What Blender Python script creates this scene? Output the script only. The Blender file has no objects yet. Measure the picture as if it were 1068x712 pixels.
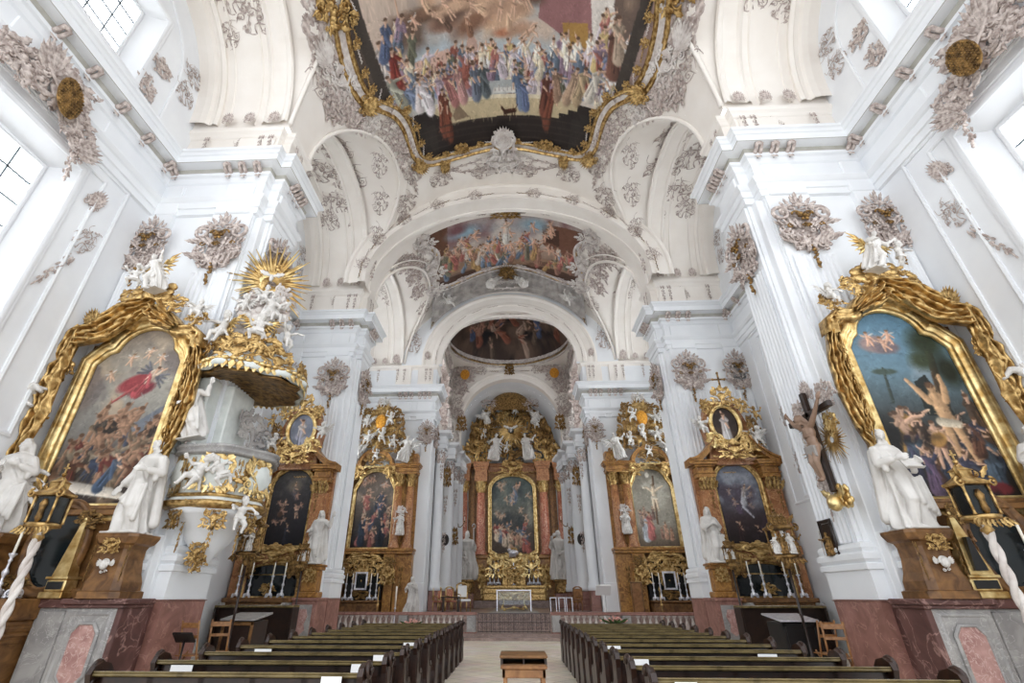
import bpy, math, random
import numpy as np
from mathutils import Matrix, Vector
PI = math.pi
SC = bpy.context.scene
COL = SC.collection

# ------------------------------------------------------------------ materials
MAT = {}
def srgb(c):
    c = np.asarray(c, float)
    return np.where(c <= .04045, c / 12.92, ((c + .055) / 1.055) ** 2.4)
def mat(name, c1, c2=None, rough=.6, metal=0., scale=3., detail=6., bump=0., bscale=None, vein=None, spec=.5, contrast=(.35, .65), dist=0.):
    m = bpy.data.materials.new(name); m.use_nodes = True
    nt = m.node_tree; b = nt.nodes['Principled BSDF']
    b.inputs['Roughness'].default_value = rough
    b.inputs['Metallic'].default_value = metal
    b.inputs['Specular IOR Level'].default_value = spec
    c1 = tuple(srgb(c1)); c2 = c1 if c2 is None else tuple(srgb(c2))
    tc = nt.nodes.new('ShaderNodeTexCoord')
    nz = nt.nodes.new('ShaderNodeTexNoise'); nz.inputs['Scale'].default_value = scale
    nz.inputs['Detail'].default_value = detail; nz.inputs['Distortion'].default_value = dist
    nt.links.new(tc.outputs['Object'], nz.inputs['Vector'])
    rp = nt.nodes.new('ShaderNodeValToRGB')
    rp.color_ramp.elements[0].position = contrast[0]; rp.color_ramp.elements[1].position = contrast[1]
    rp.color_ramp.elements[0].color = (*c1, 1); rp.color_ramp.elements[1].color = (*c2, 1)
    nt.links.new(nz.outputs['Fac'], rp.inputs['Fac'])
    out = rp.outputs['Color']
    if vein:
        vc, vs, vw = vein
        n2 = nt.nodes.new('ShaderNodeTexNoise'); n2.inputs['Scale'].default_value = vs
        n2.inputs['Detail'].default_value = 8; n2.inputs['Distortion'].default_value = 1.6
        nt.links.new(tc.outputs['Object'], n2.inputs['Vector'])
        r2 = nt.nodes.new('ShaderNodeValToRGB'); e = r2.color_ramp.elements
        e[0].position = .5 - vw; e[0].color = (0, 0, 0, 1); e[1].position = .5; e[1].color = (1, 1, 1, 1)
        e3 = e.new(.5 + vw); e3.color = (0, 0, 0, 1)
        nt.links.new(n2.outputs['Fac'], r2.inputs['Fac'])
        mx = nt.nodes.new('ShaderNodeMixRGB'); mx.inputs['Color2'].default_value = (*srgb(vc), 1)
        nt.links.new(r2.outputs['Color'], mx.inputs['Fac']); nt.links.new(out, mx.inputs['Color1'])
        out = mx.outputs['Color']
    nt.links.new(out, b.inputs['Base Color'])
    if bump:
        n3 = nt.nodes.new('ShaderNodeTexNoise'); n3.inputs['Scale'].default_value = bscale or scale * 4
        n3.inputs['Detail'].default_value = 4
        nt.links.new(tc.outputs['Object'], n3.inputs['Vector'])
        bp = nt.nodes.new('ShaderNodeBump'); bp.inputs['Strength'].default_value = bump; bp.inputs['Distance'].default_value = .03
        nt.links.new(n3.outputs['Fac'], bp.inputs['Height']); nt.links.new(bp.outputs['Normal'], b.inputs['Normal'])
    MAT[name] = m
    return m
def paint_mat():
    m = bpy.data.materials.new('painted_canvas'); m.use_nodes = True
    nt = m.node_tree; b = nt.nodes['Principled BSDF']; b.inputs['Roughness'].default_value = .6
    b.inputs['Specular IOR Level'].default_value = .25
    a = nt.nodes.new('ShaderNodeVertexColor'); a.layer_name = 'Col'
    nt.links.new(a.outputs['Color'], b.inputs['Base Color'])
    MAT['paint'] = m
mat('plaster', (.915, .925, .935), (.885, .895, .91), .75, scale=.7, bump=.05, bscale=9)
mat('plaster_warm', (.935, .915, .89), (.91, .885, .855), .75, scale=.8, bump=.05, bscale=9)
mat('plaster_line', (.72, .71, .71), (.78, .77, .77), .8, scale=2)
mat('stucco', (.84, .795, .77), (.58, .52, .495), .8, scale=9, bump=.2, bscale=30)  # dark mottling put into the colour for the contrast of shaded relief
mat('stucco_light', (.88, .86, .84), (.74, .70, .68), .8, scale=4, bump=.1, bscale=30)
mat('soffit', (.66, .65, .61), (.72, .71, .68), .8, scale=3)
mat('statue', (.865, .855, .84), (.77, .755, .735), .55, scale=4, bump=.06, bscale=40)
mat('gold', (.87, .74, .50), (.50, .37, .19), .34, .8, scale=7, bump=.25, bscale=40)
mat('gold_bright', (.94, .85, .62), (.70, .55, .31), .3, .8, scale=5, bump=.15, bscale=30)
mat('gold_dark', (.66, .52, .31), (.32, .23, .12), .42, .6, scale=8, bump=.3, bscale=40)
mat('ochre', (.66, .48, .25), (.46, .30, .14), .38, 0, scale=3, vein=((.75, .55, .28), 2.5, .03), dist=1.)
mat('ochre_red', (.68, .47, .31), (.52, .33, .20), .35, 0, scale=3, vein=((.78, .60, .42), 3, .03), dist=1.)
mat('pink_marble', (.76, .50, .40), (.62, .34, .26), .3, 0, scale=2.5, vein=((.88, .72, .62), 2, .03), dist=1.)
mat('brown_wood', (.52, .37, .21), (.33, .215, .11), .45, 0, scale=4, dist=1.)
mat('dark_wood', (.17, .105, .075), (.11, .065, .045), .38, 0, scale=5, dist=1.)
mat('pew_wood', (.20, .11, .07), (.12, .065, .04), .35, 0, scale=6, dist=1.)
mat('pew_top_lit', (.47, .41, .27), (.34, .29, .18), .25, 0, scale=5, dist=.6)  # ledge wood paled: reflected daylight put into its colour
mat('light_wood', (.60, .43, .26), (.47, .31, .17), .4, 0, scale=6, dist=.8)
mat('red_marble', (.62, .45, .41), (.51, .36, .32), .42, 0, scale=2.2, vein=((.68, .52, .47), 1.6, .018), dist=1.2)
mat('red_marble_dark', (.40, .27, .25), (.31, .20, .185), .45, 0, scale=2.5, vein=((.60, .47, .44), 1.5, .02), dist=1.)
mat('grey_marble', (.64, .63, .62), (.53, .52, .515), .45, 0, scale=2.6, vein=((.72, .71, .70), 3, .015), dist=1.)
mat('step_marble', (.60, .52, .49), (.50, .42, .39), .4, 0, scale=2.4, vein=((.70, .62, .58), 2, .02), dist=1.)
mat('cartouche_red', (.72, .57, .54), (.60, .44, .42), .45, 0, scale=5, vein=((.78, .67, .64), 4, .03))
mat('silver', (.93, .93, .95), (.80, .80, .84), .3, .55, scale=10)
mat('iron', (.10, .10, .11), None, .5, .6)
mat('black', (.045, .042, .045), (.07, .065, .065), .4, scale=4)
mat('dark_glass', (.10, .13, .14), (.05, .06, .07), .12, scale=2)
mat('candle', (.97, .95, .90), None, .5)
mat('paper', (.93, .93, .93), None, .7)
mat('skin', (.62, .52, .45), (.50, .40, .33), .5, scale=4)
mat('teal_grey', (.87, .885, .87), (.78, .80, .785), .5, scale=3)
mat('cloth_grey', (.66, .64, .62), (.52, .50, .49), .7, scale=2, bump=.1)  # plain grey of the tent, loincloth and curtain cloth
mat('amber', (.92, .68, .25), (.75, .48, .12), .45, .3, scale=10, bump=.4, bscale=50)
mat('flower', (.95, .85, .80), (.85, .45, .40), .7, scale=25)
mat('lead', (.33, .36, .38), None, .6)
mat('green', (.25, .36, .17), (.16, .25, .1), .7, scale=10)
paint_mat()
def floor_mat():
    m = bpy.data.materials.new('floor_stone'); m.use_nodes = True; nt = m.node_tree; b = nt.nodes['Principled BSDF']
    tc = nt.nodes.new('ShaderNodeTexCoord'); mp = nt.nodes.new('ShaderNodeMapping'); mp.inputs['Rotation'].default_value = (0, 0, PI / 4)
    nt.links.new(tc.outputs['Object'], mp.inputs['Vector'])
    br = nt.nodes.new('ShaderNodeTexBrick'); br.offset = 0; br.inputs['Scale'].default_value = 1.0
    br.inputs['Brick Width'].default_value = .5; br.inputs['Row Height'].default_value = .5; br.inputs['Mortar Size'].default_value = .008
    br.inputs['Color1'].default_value = (*srgb((.93, .87, .76)), 1); br.inputs['Color2'].default_value = (*srgb((.86, .78, .65)), 1)
    br.inputs['Mortar'].default_value = (*srgb((.45, .40, .34)), 1)
    nt.links.new(mp.outputs['Vector'], br.inputs['Vector'])
    nz = nt.nodes.new('ShaderNodeTexNoise'); nz.inputs['Scale'].default_value = 1.3; nz.inputs['Detail'].default_value = 7
    nt.links.new(tc.outputs['Object'], nz.inputs['Vector'])
    mx = nt.nodes.new('ShaderNodeMixRGB'); mx.blend_type = 'OVERLAY'; mx.inputs['Fac'].default_value = .55
    nt.links.new(br.outputs['Color'], mx.inputs['Color1']); nt.links.new(nz.outputs['Color'], mx.inputs['Color2'])
    hs = nt.nodes.new('ShaderNodeHueSaturation'); hs.inputs['Saturation'].default_value = .6
    nt.links.new(mx.outputs['Color'], hs.inputs['Color']); nt.links.new(hs.outputs['Color'], b.inputs['Base Color'])
    b.inputs['Roughness'].default_value = .32
    MAT['floor_stone'] = m
floor_mat()
def pane_mat(key='pane', e=9.5):
    m = bpy.data.materials.new('window_daylight'); m.use_nodes = True; nt = m.node_tree
    b = nt.nodes['Principled BSDF']; b.inputs['Base Color'].default_value = (.8, .85, .9, 1)
    b.inputs['Emission Color'].default_value = (.93, .97, 1, 1); b.inputs['Emission Strength'].default_value = e
    MAT[key] = m
pane_mat(); pane_mat('pane_fill', 8.); pane_mat('pane_bright', 17.)
def pew_glass():
    m = bpy.data.materials.new('clear_glass'); m.use_nodes = True; nt = m.node_tree
    b = nt.nodes['Principled BSDF']; b.inputs['Base Color'].default_value = (.85, .92, .95, 1)
    b.inputs['Transmission Weight'].default_value = .9; b.inputs['Roughness'].default_value = .05; b.inputs['IOR'].default_value = 1.3
    MAT['glass'] = m
pew_glass()

# ------------------------------------------------------------------ mesh builder
def frame(o, x, y, z):
    M = np.eye(4); M[:3, 0] = x; M[:3, 1] = y; M[:3, 2] = z; M[:3, 3] = o
    return M
def west(x=0, z=0, y=0):   # a west-facing surface: local (right, up, out to the viewer)
    return frame((x, y, z), (1, 0, 0), (0, 0, 1), (0, -1, 0))
def side(s, xf, y=0, z=0):  # a nave-facing surface on side s (-1 left, +1 right): local x runs in depth, out towards the axis
    return frame((s * xf, y, z), (0, 1, 0), (0, 0, 1), (-s, 0, 0))
def rotm(ax, a):
    return np.array(Matrix.Rotation(a, 4, ax))
def trans(x, y, z):
    M = np.eye(4); M[:3, 3] = (x, y, z); return M
def scl(x, y=None, z=None):
    return np.diag([x, x if y is None else y, x if z is None else z, 1.])
class MB:
    def __init__(s, M=None, root=None):
        s.v = []; s.f = []; s.n = 0; s.M = M; s.m = 0; s.root = root
    def add(s, V, F, smooth=True):
        V = np.asarray(V, float)
        flip = False
        if s.M is not None:
            V = V @ s.M[:3, :3].T + s.M[:3, 3]
            flip = np.linalg.det(s.M[:3, :3]) < 0
        for f in (F if isinstance(F, list) and len(F) and isinstance(F[0], np.ndarray) and F[0].ndim == 2 else [F]):
            if isinstance(f, np.ndarray) and f.ndim == 2:
                g = f + s.n
                s.f.append((g[:, ::-1] if flip else g, s.m, smooth))
            else:
                for q in f:
                    g = np.asarray(q)[None, :] + s.n
                    s.f.append((g[:, ::-1] if flip else g, s.m, smooth))
        s.v.append(V); s.n += len(V)
    # -- primitives
    def box(s, x0, x1, y0, y1, z0, z1, c=0.):
        if c <= 0:
            V = [(x, y, z) for z in (z0, z1) for y in (y0, y1) for x in (x0, x1)]
            s.add(V, np.array([(0, 2, 3, 1), (4, 5, 7, 6), (0, 1, 5, 4), (2, 6, 7, 3), (0, 4, 6, 2), (1, 3, 7, 5)]), False); return
        c = min(c, abs(x1 - x0) / 2.1, abs(y1 - y0) / 2.1, abs(z1 - z0) / 2.1)
        pl = lambda d: [(x0 + d, y0), (x1 - d, y0), (x1, y0 + d), (x1, y1 - d), (x1 - d, y1), (x0 + d, y1), (x0, y1 - d), (x0, y0 + d)]
        pi = lambda d: [(x0 + d + c * .4, y0 + c), (x1 - d - c * .4, y0 + c), (x1 - c, y0 + d + c * .4), (x1 - c, y1 - d - c * .4), (x1 - d - c * .4, y1 - c), (x0 + d + c * .4, y1 - c), (x0 + c, y1 - d - c * .4), (x0 + c, y0 + d + c * .4)]
        V = [(*p, z0) for p in pi(c)] + [(*p, z0 + c) for p in pl(c)] + [(*p, z1 - c) for p in pl(c)] + [(*p, z1) for p in pi(c)]
        F = []
        for r in range(3):
            for i in range(8):
                j = (i + 1) % 8; F.append((r * 8 + i, r * 8 + j, r * 8 + 8 + j, r * 8 + 8 + i))
        s.add(V, [np.array(F), np.array([tuple(range(7, -1, -1))]), np.array([tuple(range(24, 32))])], False)
    _sph = {}
    def blob(s, c, r, R=None, k=8):
        if k not in MB._sph:
            h = max(4, k * 3 // 4); V = [(0, 0, -1)]; F4 = []; F3 = []
            for i in range(1, h):
                t = PI * i / h - PI / 2
                for j in range(k):
                    a = 2 * PI * j / k; V.append((math.cos(t) * math.cos(a), math.cos(t) * math.sin(a), math.sin(t)))
            V.append((0, 0, 1))
            for i in range(h - 2):
                for j in range(k):
                    a = 1 + i * k + j; b = 1 + i * k + (j + 1) % k; F4.append((a, b, b + k, a + k))
            for j in range(k):
                F3.append((0, 1 + (j + 1) % k, 1 + j)); q = 1 + (h - 2) * k; F3.append((q + j, q + (j + 1) % k, len(V) - 1))
            MB._sph[k] = (np.array(V), [np.array(F4), np.array(F3)])
        V, F = MB._sph[k]
        V = V * np.asarray(r if np.ndim(r) else (r, r, r))
        if R is not None: V = V @ np.asarray(R)[:3, :3].T
        s.add(V + np.asarray(c, float), F)
    def tube(s, P, R, k=6, ref=(0, 0, 1), closed=False, flat=1., cap=True):
        P = np.asarray(P, float); n = len(P)
        R = np.full(n, float(R)) if not np.ndim(R) else np.asarray(R, float)
        T = (np.roll(P, -1, 0) - np.roll(P, 1, 0)) if closed else np.gradient(P, axis=0)
        T /= np.maximum(np.linalg.norm(T, axis=1), 1e-9)[:, None]
        ref = np.asarray(ref, float)
        N = np.cross(T, ref); L = np.linalg.norm(N, axis=1)
        if (L < .05).any():
            r2 = np.array([.31, .95, .1]) if abs(ref[1]) < .8 else np.array([.95, .2, .31])
            N2 = np.cross(T, r2); N = np.where((L < .05)[:, None] if (L < .05).sum() < n else True, N2, N) if (L < .05).all() else np.cross(T, ref + .12 * r2)
            L = np.linalg.norm(N, axis=1)
        N /= np.maximum(L, 1e-9)[:, None]; B = np.cross(N, T)
        a = np.arange(k) * 2 * PI / k
        V = P[:, None, :] + R[:, None, None] * (np.cos(a)[None, :, None] * N[:, None, :] + flat * np.sin(a)[None, :, None] * B[:, None, :])
        s.add(V.reshape(-1, 3), s._grid(n, k, closed, True) + ([] if closed or not cap else [np.arange(k)[None, :], (np.arange(k)[::-1] + (n - 1) * k)[None, :]]))
    @staticmethod
    def _grid(n, k, cn=False, ck=False):
        i = np.arange(n if cn else n - 1)[:, None]; j = np.arange(k if ck else k - 1)[None, :]
        i2 = (i + 1) % n; j2 = (j + 1) % k
        return [np.stack(np.broadcast_arrays(i * k + j, i2 * k + j, i2 * k + j2, i * k + j2), -1).reshape(-1, 4)]
    def grid(s, V, cn=False, ck=False, smooth=True):   # V (n,k,3)
        V = np.asarray(V, float); n, k = V.shape[:2]
        s.add(V.reshape(-1, 3), s._grid(n, k, cn, ck), smooth)
    def lathe(s, prof, k=12, c=(0, 0, 0), R=None, smooth=True, wob=None):
        p = np.asarray(prof, float); a = np.arange(k) * 2 * PI / k
        r = p[:, 0][:, None] * np.ones(k)[None, :]
        if wob is not None: r = r * wob(a[None, :], p[:, 1][:, None])
        V = np.stack([r * np.cos(a), r * np.sin(a), np.broadcast_to(p[:, 1][:, None], r.shape)], -1).reshape(-1, 3)
        if R is not None: V = V @ np.asarray(R)[:3, :3].T
        n = len(p)
        s.add(V + np.asarray(c, float), [q[:, ::-1] for q in s._grid(n, k, False, True)] + [np.arange(k)[::-1][None, :], (np.arange(k) + (n - 1) * k)[None, :]], smooth)
    def sweep(s, path, prof, closed=False, smooth=False):   # plan path (x,y); profile (out to the right of travel, z)
        P = np.asarray(path, float); n = len(P); pr = np.asarray(prof, float)
        D = np.roll(P, -1, 0) - P; D /= np.maximum(np.linalg.norm(D, axis=1), 1e-9)[:, None]
        N = np.stack([D[:, 1], -D[:, 0]], 1)
        Nb = np.roll(N, 1, 0)
        if not closed: N[-1] = N[-2]; Nb[0] = N[0]; Nb[-1] = N[-2]
        d = 1 + (N * Nb).sum(1); O = (N + Nb) / np.maximum(d, .15)[:, None]
        V = np.zeros((n, len(pr), 3)); V[:, :, :2] = P[:, None, :] + O[:, None, :] * pr[None, :, 0, None]; V[:, :, 2] = pr[None, :, 1]
        s.grid(V, closed, False, smooth)
    def rail(s, P, N, B, prof, closed=False, smooth=True, ck=False):  # profile (along N, along B) carried along a 3-D curve
        P, N, B = (np.asarray(q, float) for q in (P, N, B)); pr = np.asarray(prof, float)
        s.grid(P[:, None] + N[:, None] * pr[None, :, 0, None] + B[:, None] * pr[None, :, 1, None], closed, ck, smooth)
    def prism(s, pts, d0, d1, smooth=False):   # outline in local (x,y), thickness along local z
        p = np.asarray(pts, float); n = len(p)
        if (p[:, 0] * np.roll(p[:, 1], -1) - np.roll(p[:, 0], -1) * p[:, 1]).sum() < 0: p = p[::-1]
        V = np.concatenate([np.c_[p, np.full(n, d0)], np.c_[p, np.full(n, d1)]])
        i = np.arange(n); j = (i + 1) % n
        s.add(V, [np.stack([i, j, j + n, i + n], 1), np.arange(n)[::-1][None, :], (np.arange(n) + n)[None, :]], smooth)
    def mould(s, pts, prof, closed=True, z=0., smooth=True):   # frame moulding round an outline in local (x,y): prof (outward, height)
        p = np.asarray(pts, float); n = len(p)
        if closed and (p[:, 0] * np.roll(p[:, 1], -1) - np.roll(p[:, 0], -1) * p[:, 1]).sum() < 0: p = p[::-1]
        D = np.roll(p, -1, 0) - p; D /= np.maximum(np.linalg.norm(D, axis=1), 1e-9)[:, None]
        N = np.stack([D[:, 1], -D[:, 0]], 1); Nb = np.roll(N, 1, 0)
        if not closed: N[-1] = N[-2]; Nb[0] = N[0]
        O = (N + Nb) / np.maximum(1 + (N * Nb).sum(1), .3)[:, None]
        pr = np.asarray(prof, float)
        V = np.zeros((n, len(pr), 3)); V[:, :, :2] = p[:, None] + O[:, None] * pr[None, :, 0, None]; V[:, :, 2] = z + pr[None, :, 1]
        s.grid(V, closed, False, smooth)
    # -- ornament elements in a local plane (x right, y up, z out)
    def scroll(s, x, y, r, a0=0., turns=1.2, d=1, t=.25, z=0., lift=.5, k=6, tail=0.):
        n = max(8, int(10 * turns) + 4); u = np.linspace(0, 1, n)
        rr = r * (1 - .82 * u); a = a0 + d * turns * 2 * PI * u
        P = np.stack([x + rr * np.cos(a), y + rr * np.sin(a), z + lift * r * u * .8 + r * .12], 1)
        R = r * t * (1 - .45 * u)
        if tail:
            m = 5; v = np.linspace(1, 0, m, endpoint=False)[:, None]
            tg = np.array([math.sin(a0) * d, -math.cos(a0) * d, 0.])
            Q = P[0] + v * tail * tg; P = np.vstack([Q, P]); R = np.r_[r * t * (1 - .7 * v[:, 0]), R]
        s.tube(P, R, k); s.blob(P[-1], r * t * 1.1, k=6)
    def scurve(s, p0, p1, bow=.3, r0=.05, r1=.02, z=0., lift=.1, k=6, n=9):
        p0 = np.array(p0, float); p1 = np.array(p1, float); d = p1 - p0; nn = np.array([-d[1], d[0]])
        u = np.linspace(0, 1, n)[:, None]
        P2 = p0 + d * u + nn * bow * np.sin(2 * PI * u)
        s.tube(np.c_[P2, z + lift * np.sin(PI * u)], r0 + (r1 - r0) * u[:, 0], k)
    def leaf(s, x, y, ang, L, W, z=0., curl=.4, lobes=3, thick=.12, bend=0.):
        n = 9; u = np.linspace(0, 1, n)
        w = W * .5 * np.sin(PI * np.clip(u * .94 + .06, 0, 1)) ** .8 * (1 + .3 * np.sin(u * lobes * 2 * PI))
        aa = ang + bend * u; dx = np.cumsum(np.cos(aa)) * L / n; dy = np.cumsum(np.sin(aa)) * L / n
        zz = z + L * curl * (u ** 2) * .7 + L * .06
        nx, ny = -np.sin(aa), np.cos(aa); th = L * thick
        V = np.zeros((n, 6, 3))
        for j, (o, h) in enumerate(((-1, -.25), (-.5, .35), (0, .05), (.5, .35), (1, -.25), (0, -.9))):
            V[:, j, 0] = x + dx + nx * w * o; V[:, j, 1] = y + dy + ny * w * o; V[:, j, 2] = zz + th * h * np.sin(PI * np.clip(u * .9 + .1, 0, 1))
        s.grid(V[:, ::-1], False, True)
    def rosette(s, x, y, r, z=0., n=6):
        for i in range(n):
            a = 2 * PI * i / n; s.blob((x + .6 * r * math.cos(a), y + .6 * r * math.sin(a), z + r * .2), (r * .42, r * .3, r * .25), rotm('Z', a), 6)
        s.blob((x, y, z + r * .4), r * .34, k=6)
    def shell(s, x, y, r, ang=PI / 2, spread=2.2, n=7, z=0.):
        for i in range(n):
            a = ang + spread * (i / (n - 1) - .5); c, q = math.cos(a), math.sin(a)
            u = np.linspace(.12, 1, 5)
            s.tube(np.stack([x + r * c * u, y + r * q * u, z + r * .35 * np.sin(u * 2.4)], 1), r * (.03 + .14 * u), 6)
        s.blob((x, y, z + .06 * r), r * .2, k=6)
    def garland(s, pts, r, rng, z=0.):
        p = np.asarray(pts, float); n = max(3, int(np.linalg.norm(np.diff(p, axis=0), axis=1).sum() / (r * 1.1)))
        t = np.linspace(0, len(p) - 1, n); i = np.minimum(t.astype(int), len(p) - 2); f = (t - i)[:, None]
        q = p[i] * (1 - f) + p[i + 1] * f
        for a in q:
            for _ in range(2):
                o = np.array([rng.uniform(-.6, .6), rng.uniform(-.6, .6)]) * r
                s.blob((a[0] + o[0], a[1] + o[1], z + r * rng.uniform(.3, .8)), r * rng.uniform(.45, .75), k=6)
    def build(s, name, material, parent=None, **kw):
        if parent is None and 'loc' not in kw:      # a thing of one mesh: origin at the middle of its base
            V = np.concatenate(s.v); lo, hi = V.min(0), V.max(0); b = np.array([(lo[0] + hi[0]) / 2, (lo[1] + hi[1]) / 2, lo[2]])
            s.v = [V - b]; kw['loc'] = tuple(b)
        me = s.mesh(name, material)
        return link(name, me, parent, **kw)
    def mesh(s, name, material):
        me = bpy.data.meshes.new(name)
        V = np.concatenate(s.v)
        if s.root is not None: V = V - np.array(s.root.location)
        me.vertices.add(len(V)); me.vertices.foreach_set('co', V.ravel())
        ls = []; tot = []; mi = []; sm = []
        for g, m, o in s.f:
            ls.append(g.ravel()); tot.append(np.full(len(g), g.shape[1])); mi.append(np.full(len(g), m)); sm.append(np.full(len(g), o))
        ls = np.concatenate(ls).astype(np.int32); tot = np.concatenate(tot).astype(np.int32)
        me.loops.add(len(ls)); me.loops.foreach_set('vertex_index', ls)
        me.polygons.add(len(tot)); st = np.r_[0, np.cumsum(tot)[:-1]].astype(np.int32)
        me.polygons.foreach_set('loop_start', st)
        me.polygons.foreach_set('material_index', np.concatenate(mi).astype(np.int32))
        me.polygons.foreach_set('use_smooth', np.concatenate(sm).astype(bool))
        for mm in (material if isinstance(material, (list, tuple)) else [material]): me.materials.append(MAT[mm])
        me.update(calc_edges=True); me.validate()
        return me
def link(name, me, parent=None, loc=None, rot=None, scale=None):
    o = bpy.data.objects.new(name, me); COL.objects.link(o)
    if parent is not None:
        o.parent = parent
    if loc is not None: o.location = loc
    if rot is not None: o.rotation_euler = rot
    if scale is not None: o.scale = scale
    return o
def tag(o, label, cat, group=None):
    o['label'] = label; o['category'] = cat
    if group: o['group'] = group
    return o
def struct(o, label=None):
    o['kind'] = 'structure'
    if label: o['label'] = label
    return o
def thing(name, label, cat, loc=(0, 0, 0), rz=0., group=None, s=1.):
    o = bpy.data.objects.new(name, None); COL.objects.link(o)
    o.location = loc; o.rotation_euler = (0, 0, rz); o.scale = (s, s, s) if not isinstance(s, tuple) else s
    o.empty_display_size = .2
    return tag(o, label, cat, group)
def sub(M, x=0, y=0, z=0, a=0., s=1.):   # a frame shifted and turned inside another local plane
    return M @ trans(x, y, z) @ rotm('Z', a) @ scl(s)
def copy_tree(o, parent=None, **kw):
    c = o.copy(); COL.objects.link(c)
    if parent is not None: c.parent = parent
    for ch in list(o.children): copy_tree(ch, c)
    return c
def dup(o, loc, rz=None, label=None, group=None, s=None):
    c = copy_tree(o); c.location = loc
    if rz is not None: c.rotation_euler = (0, 0, rz)
    if s is not None: c.scale = (s, s, s) if not isinstance(s, tuple) else s
    if label: c['label'] = label
    if group: c['group'] = group
    return c
def arc(cx, cz, rx, rz, a0, a1, n):
    a = np.linspace(a0, a1, n); return np.stack([cx + rx * np.cos(a), cz + rz * np.sin(a)], 1)
def archline(x0, x1, z0, zs, zt, n=20):   # closed outline with an arched head
    cx = (x0 + x1) / 2
    return np.vstack([[(x0, z0), (x1, z0)], arc(cx, zs, (x1 - x0) / 2, zt - zs, 0, PI, n)])
FR = [(-.02, .0), (-.02, .05), (.03, .09), (.06, .05), (.10, .06), (.15, .14), (.20, .10), (.22, 0)]   # picture-frame profile
def frp(s, h=None): return [(a * s, b * (h or s)) for a, b in FR]
# ------------------------------------------------------------------ carved figures: one closed skin grown over limbs, robe and head
def skin(mb, name, material, voxel, smooth=2):
    me = mb.mesh(name + '_raw', 'statue'); ob = link(name + '_raw', me)
    md = ob.modifiers.new('skin', 'REMESH'); md.mode = 'VOXEL'; md.voxel_size = voxel; md.use_smooth_shade = True
    if smooth:
        sm = ob.modifiers.new('soft', 'SMOOTH'); sm.factor = .5; sm.iterations = smooth
    dg = bpy.context.evaluated_depsgraph_get(); out = bpy.data.meshes.new_from_object(ob.evaluated_get(dg)); out.name = name
    bpy.data.objects.remove(ob); bpy.data.meshes.remove(me)
    out.materials.clear(); out.materials.append(MAT[material]); return out
def capsule(mb, p, q, r0, r1, k=10, n=5):
    p, q = np.array(p, float), np.array(q, float); d = q - p; L = np.linalg.norm(d); t = d / max(L, 1e-6)
    a = np.linspace(-PI / 2, 0, 4)[:-1]; b = np.linspace(0, PI / 2, 4)[1:]
    u = np.r_[np.sin(a) * r0, np.linspace(0, L, n), L + np.sin(b) * r1]; R = np.r_[np.cos(a) * r0, np.linspace(r0, r1, n), np.cos(b) * r1]
    mb.tube(p + t * u[:, None], np.maximum(R, r0 * .05), k, ref=(.13, .3, .94) if abs(t[2]) < .9 else (1, .1, .05))
def hand(mb, p, d, s, curl=.6, flip=1):
    """palm, four unequal bent fingers and a side thumb at p, pointing along d"""
    d = np.array(d, float); d /= np.linalg.norm(d); up = np.array([0, -1., .2]); sx = np.cross(d, up); sx /= np.linalg.norm(sx); up = np.cross(sx, d)
    p = np.array(p, float); mb.blob(p + d * .025 * s, (.026 * s,) * 3, k=8); capsule(mb, p, p + d * .045 * s, .02 * s, .024 * s, 8)
    for i, l in enumerate((.038, .046, .043, .033)):
        b = p + d * .05 * s + sx * (i - 1.5) * .0165 * s; m = b + d * l * .6 * s - up * l * .25 * curl * s; e = m + d * l * .45 * (1 - .5 * curl) * s - up * l * .5 * curl * s
        capsule(mb, b, m, .0085 * s, .008 * s, 6, 3); capsule(mb, m, e, .008 * s, .0065 * s, 6, 3)
    b = p + d * .015 * s + sx * flip * .022 * s; m = b + (d * .6 + sx * flip * .7) * .026 * s; capsule(mb, b, m, .0095 * s, .0085 * s, 6, 3); capsule(mb, m, m + (d * .9 + sx * flip * .1) * .022 * s, .0085 * s, .007 * s, 6, 3)
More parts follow.
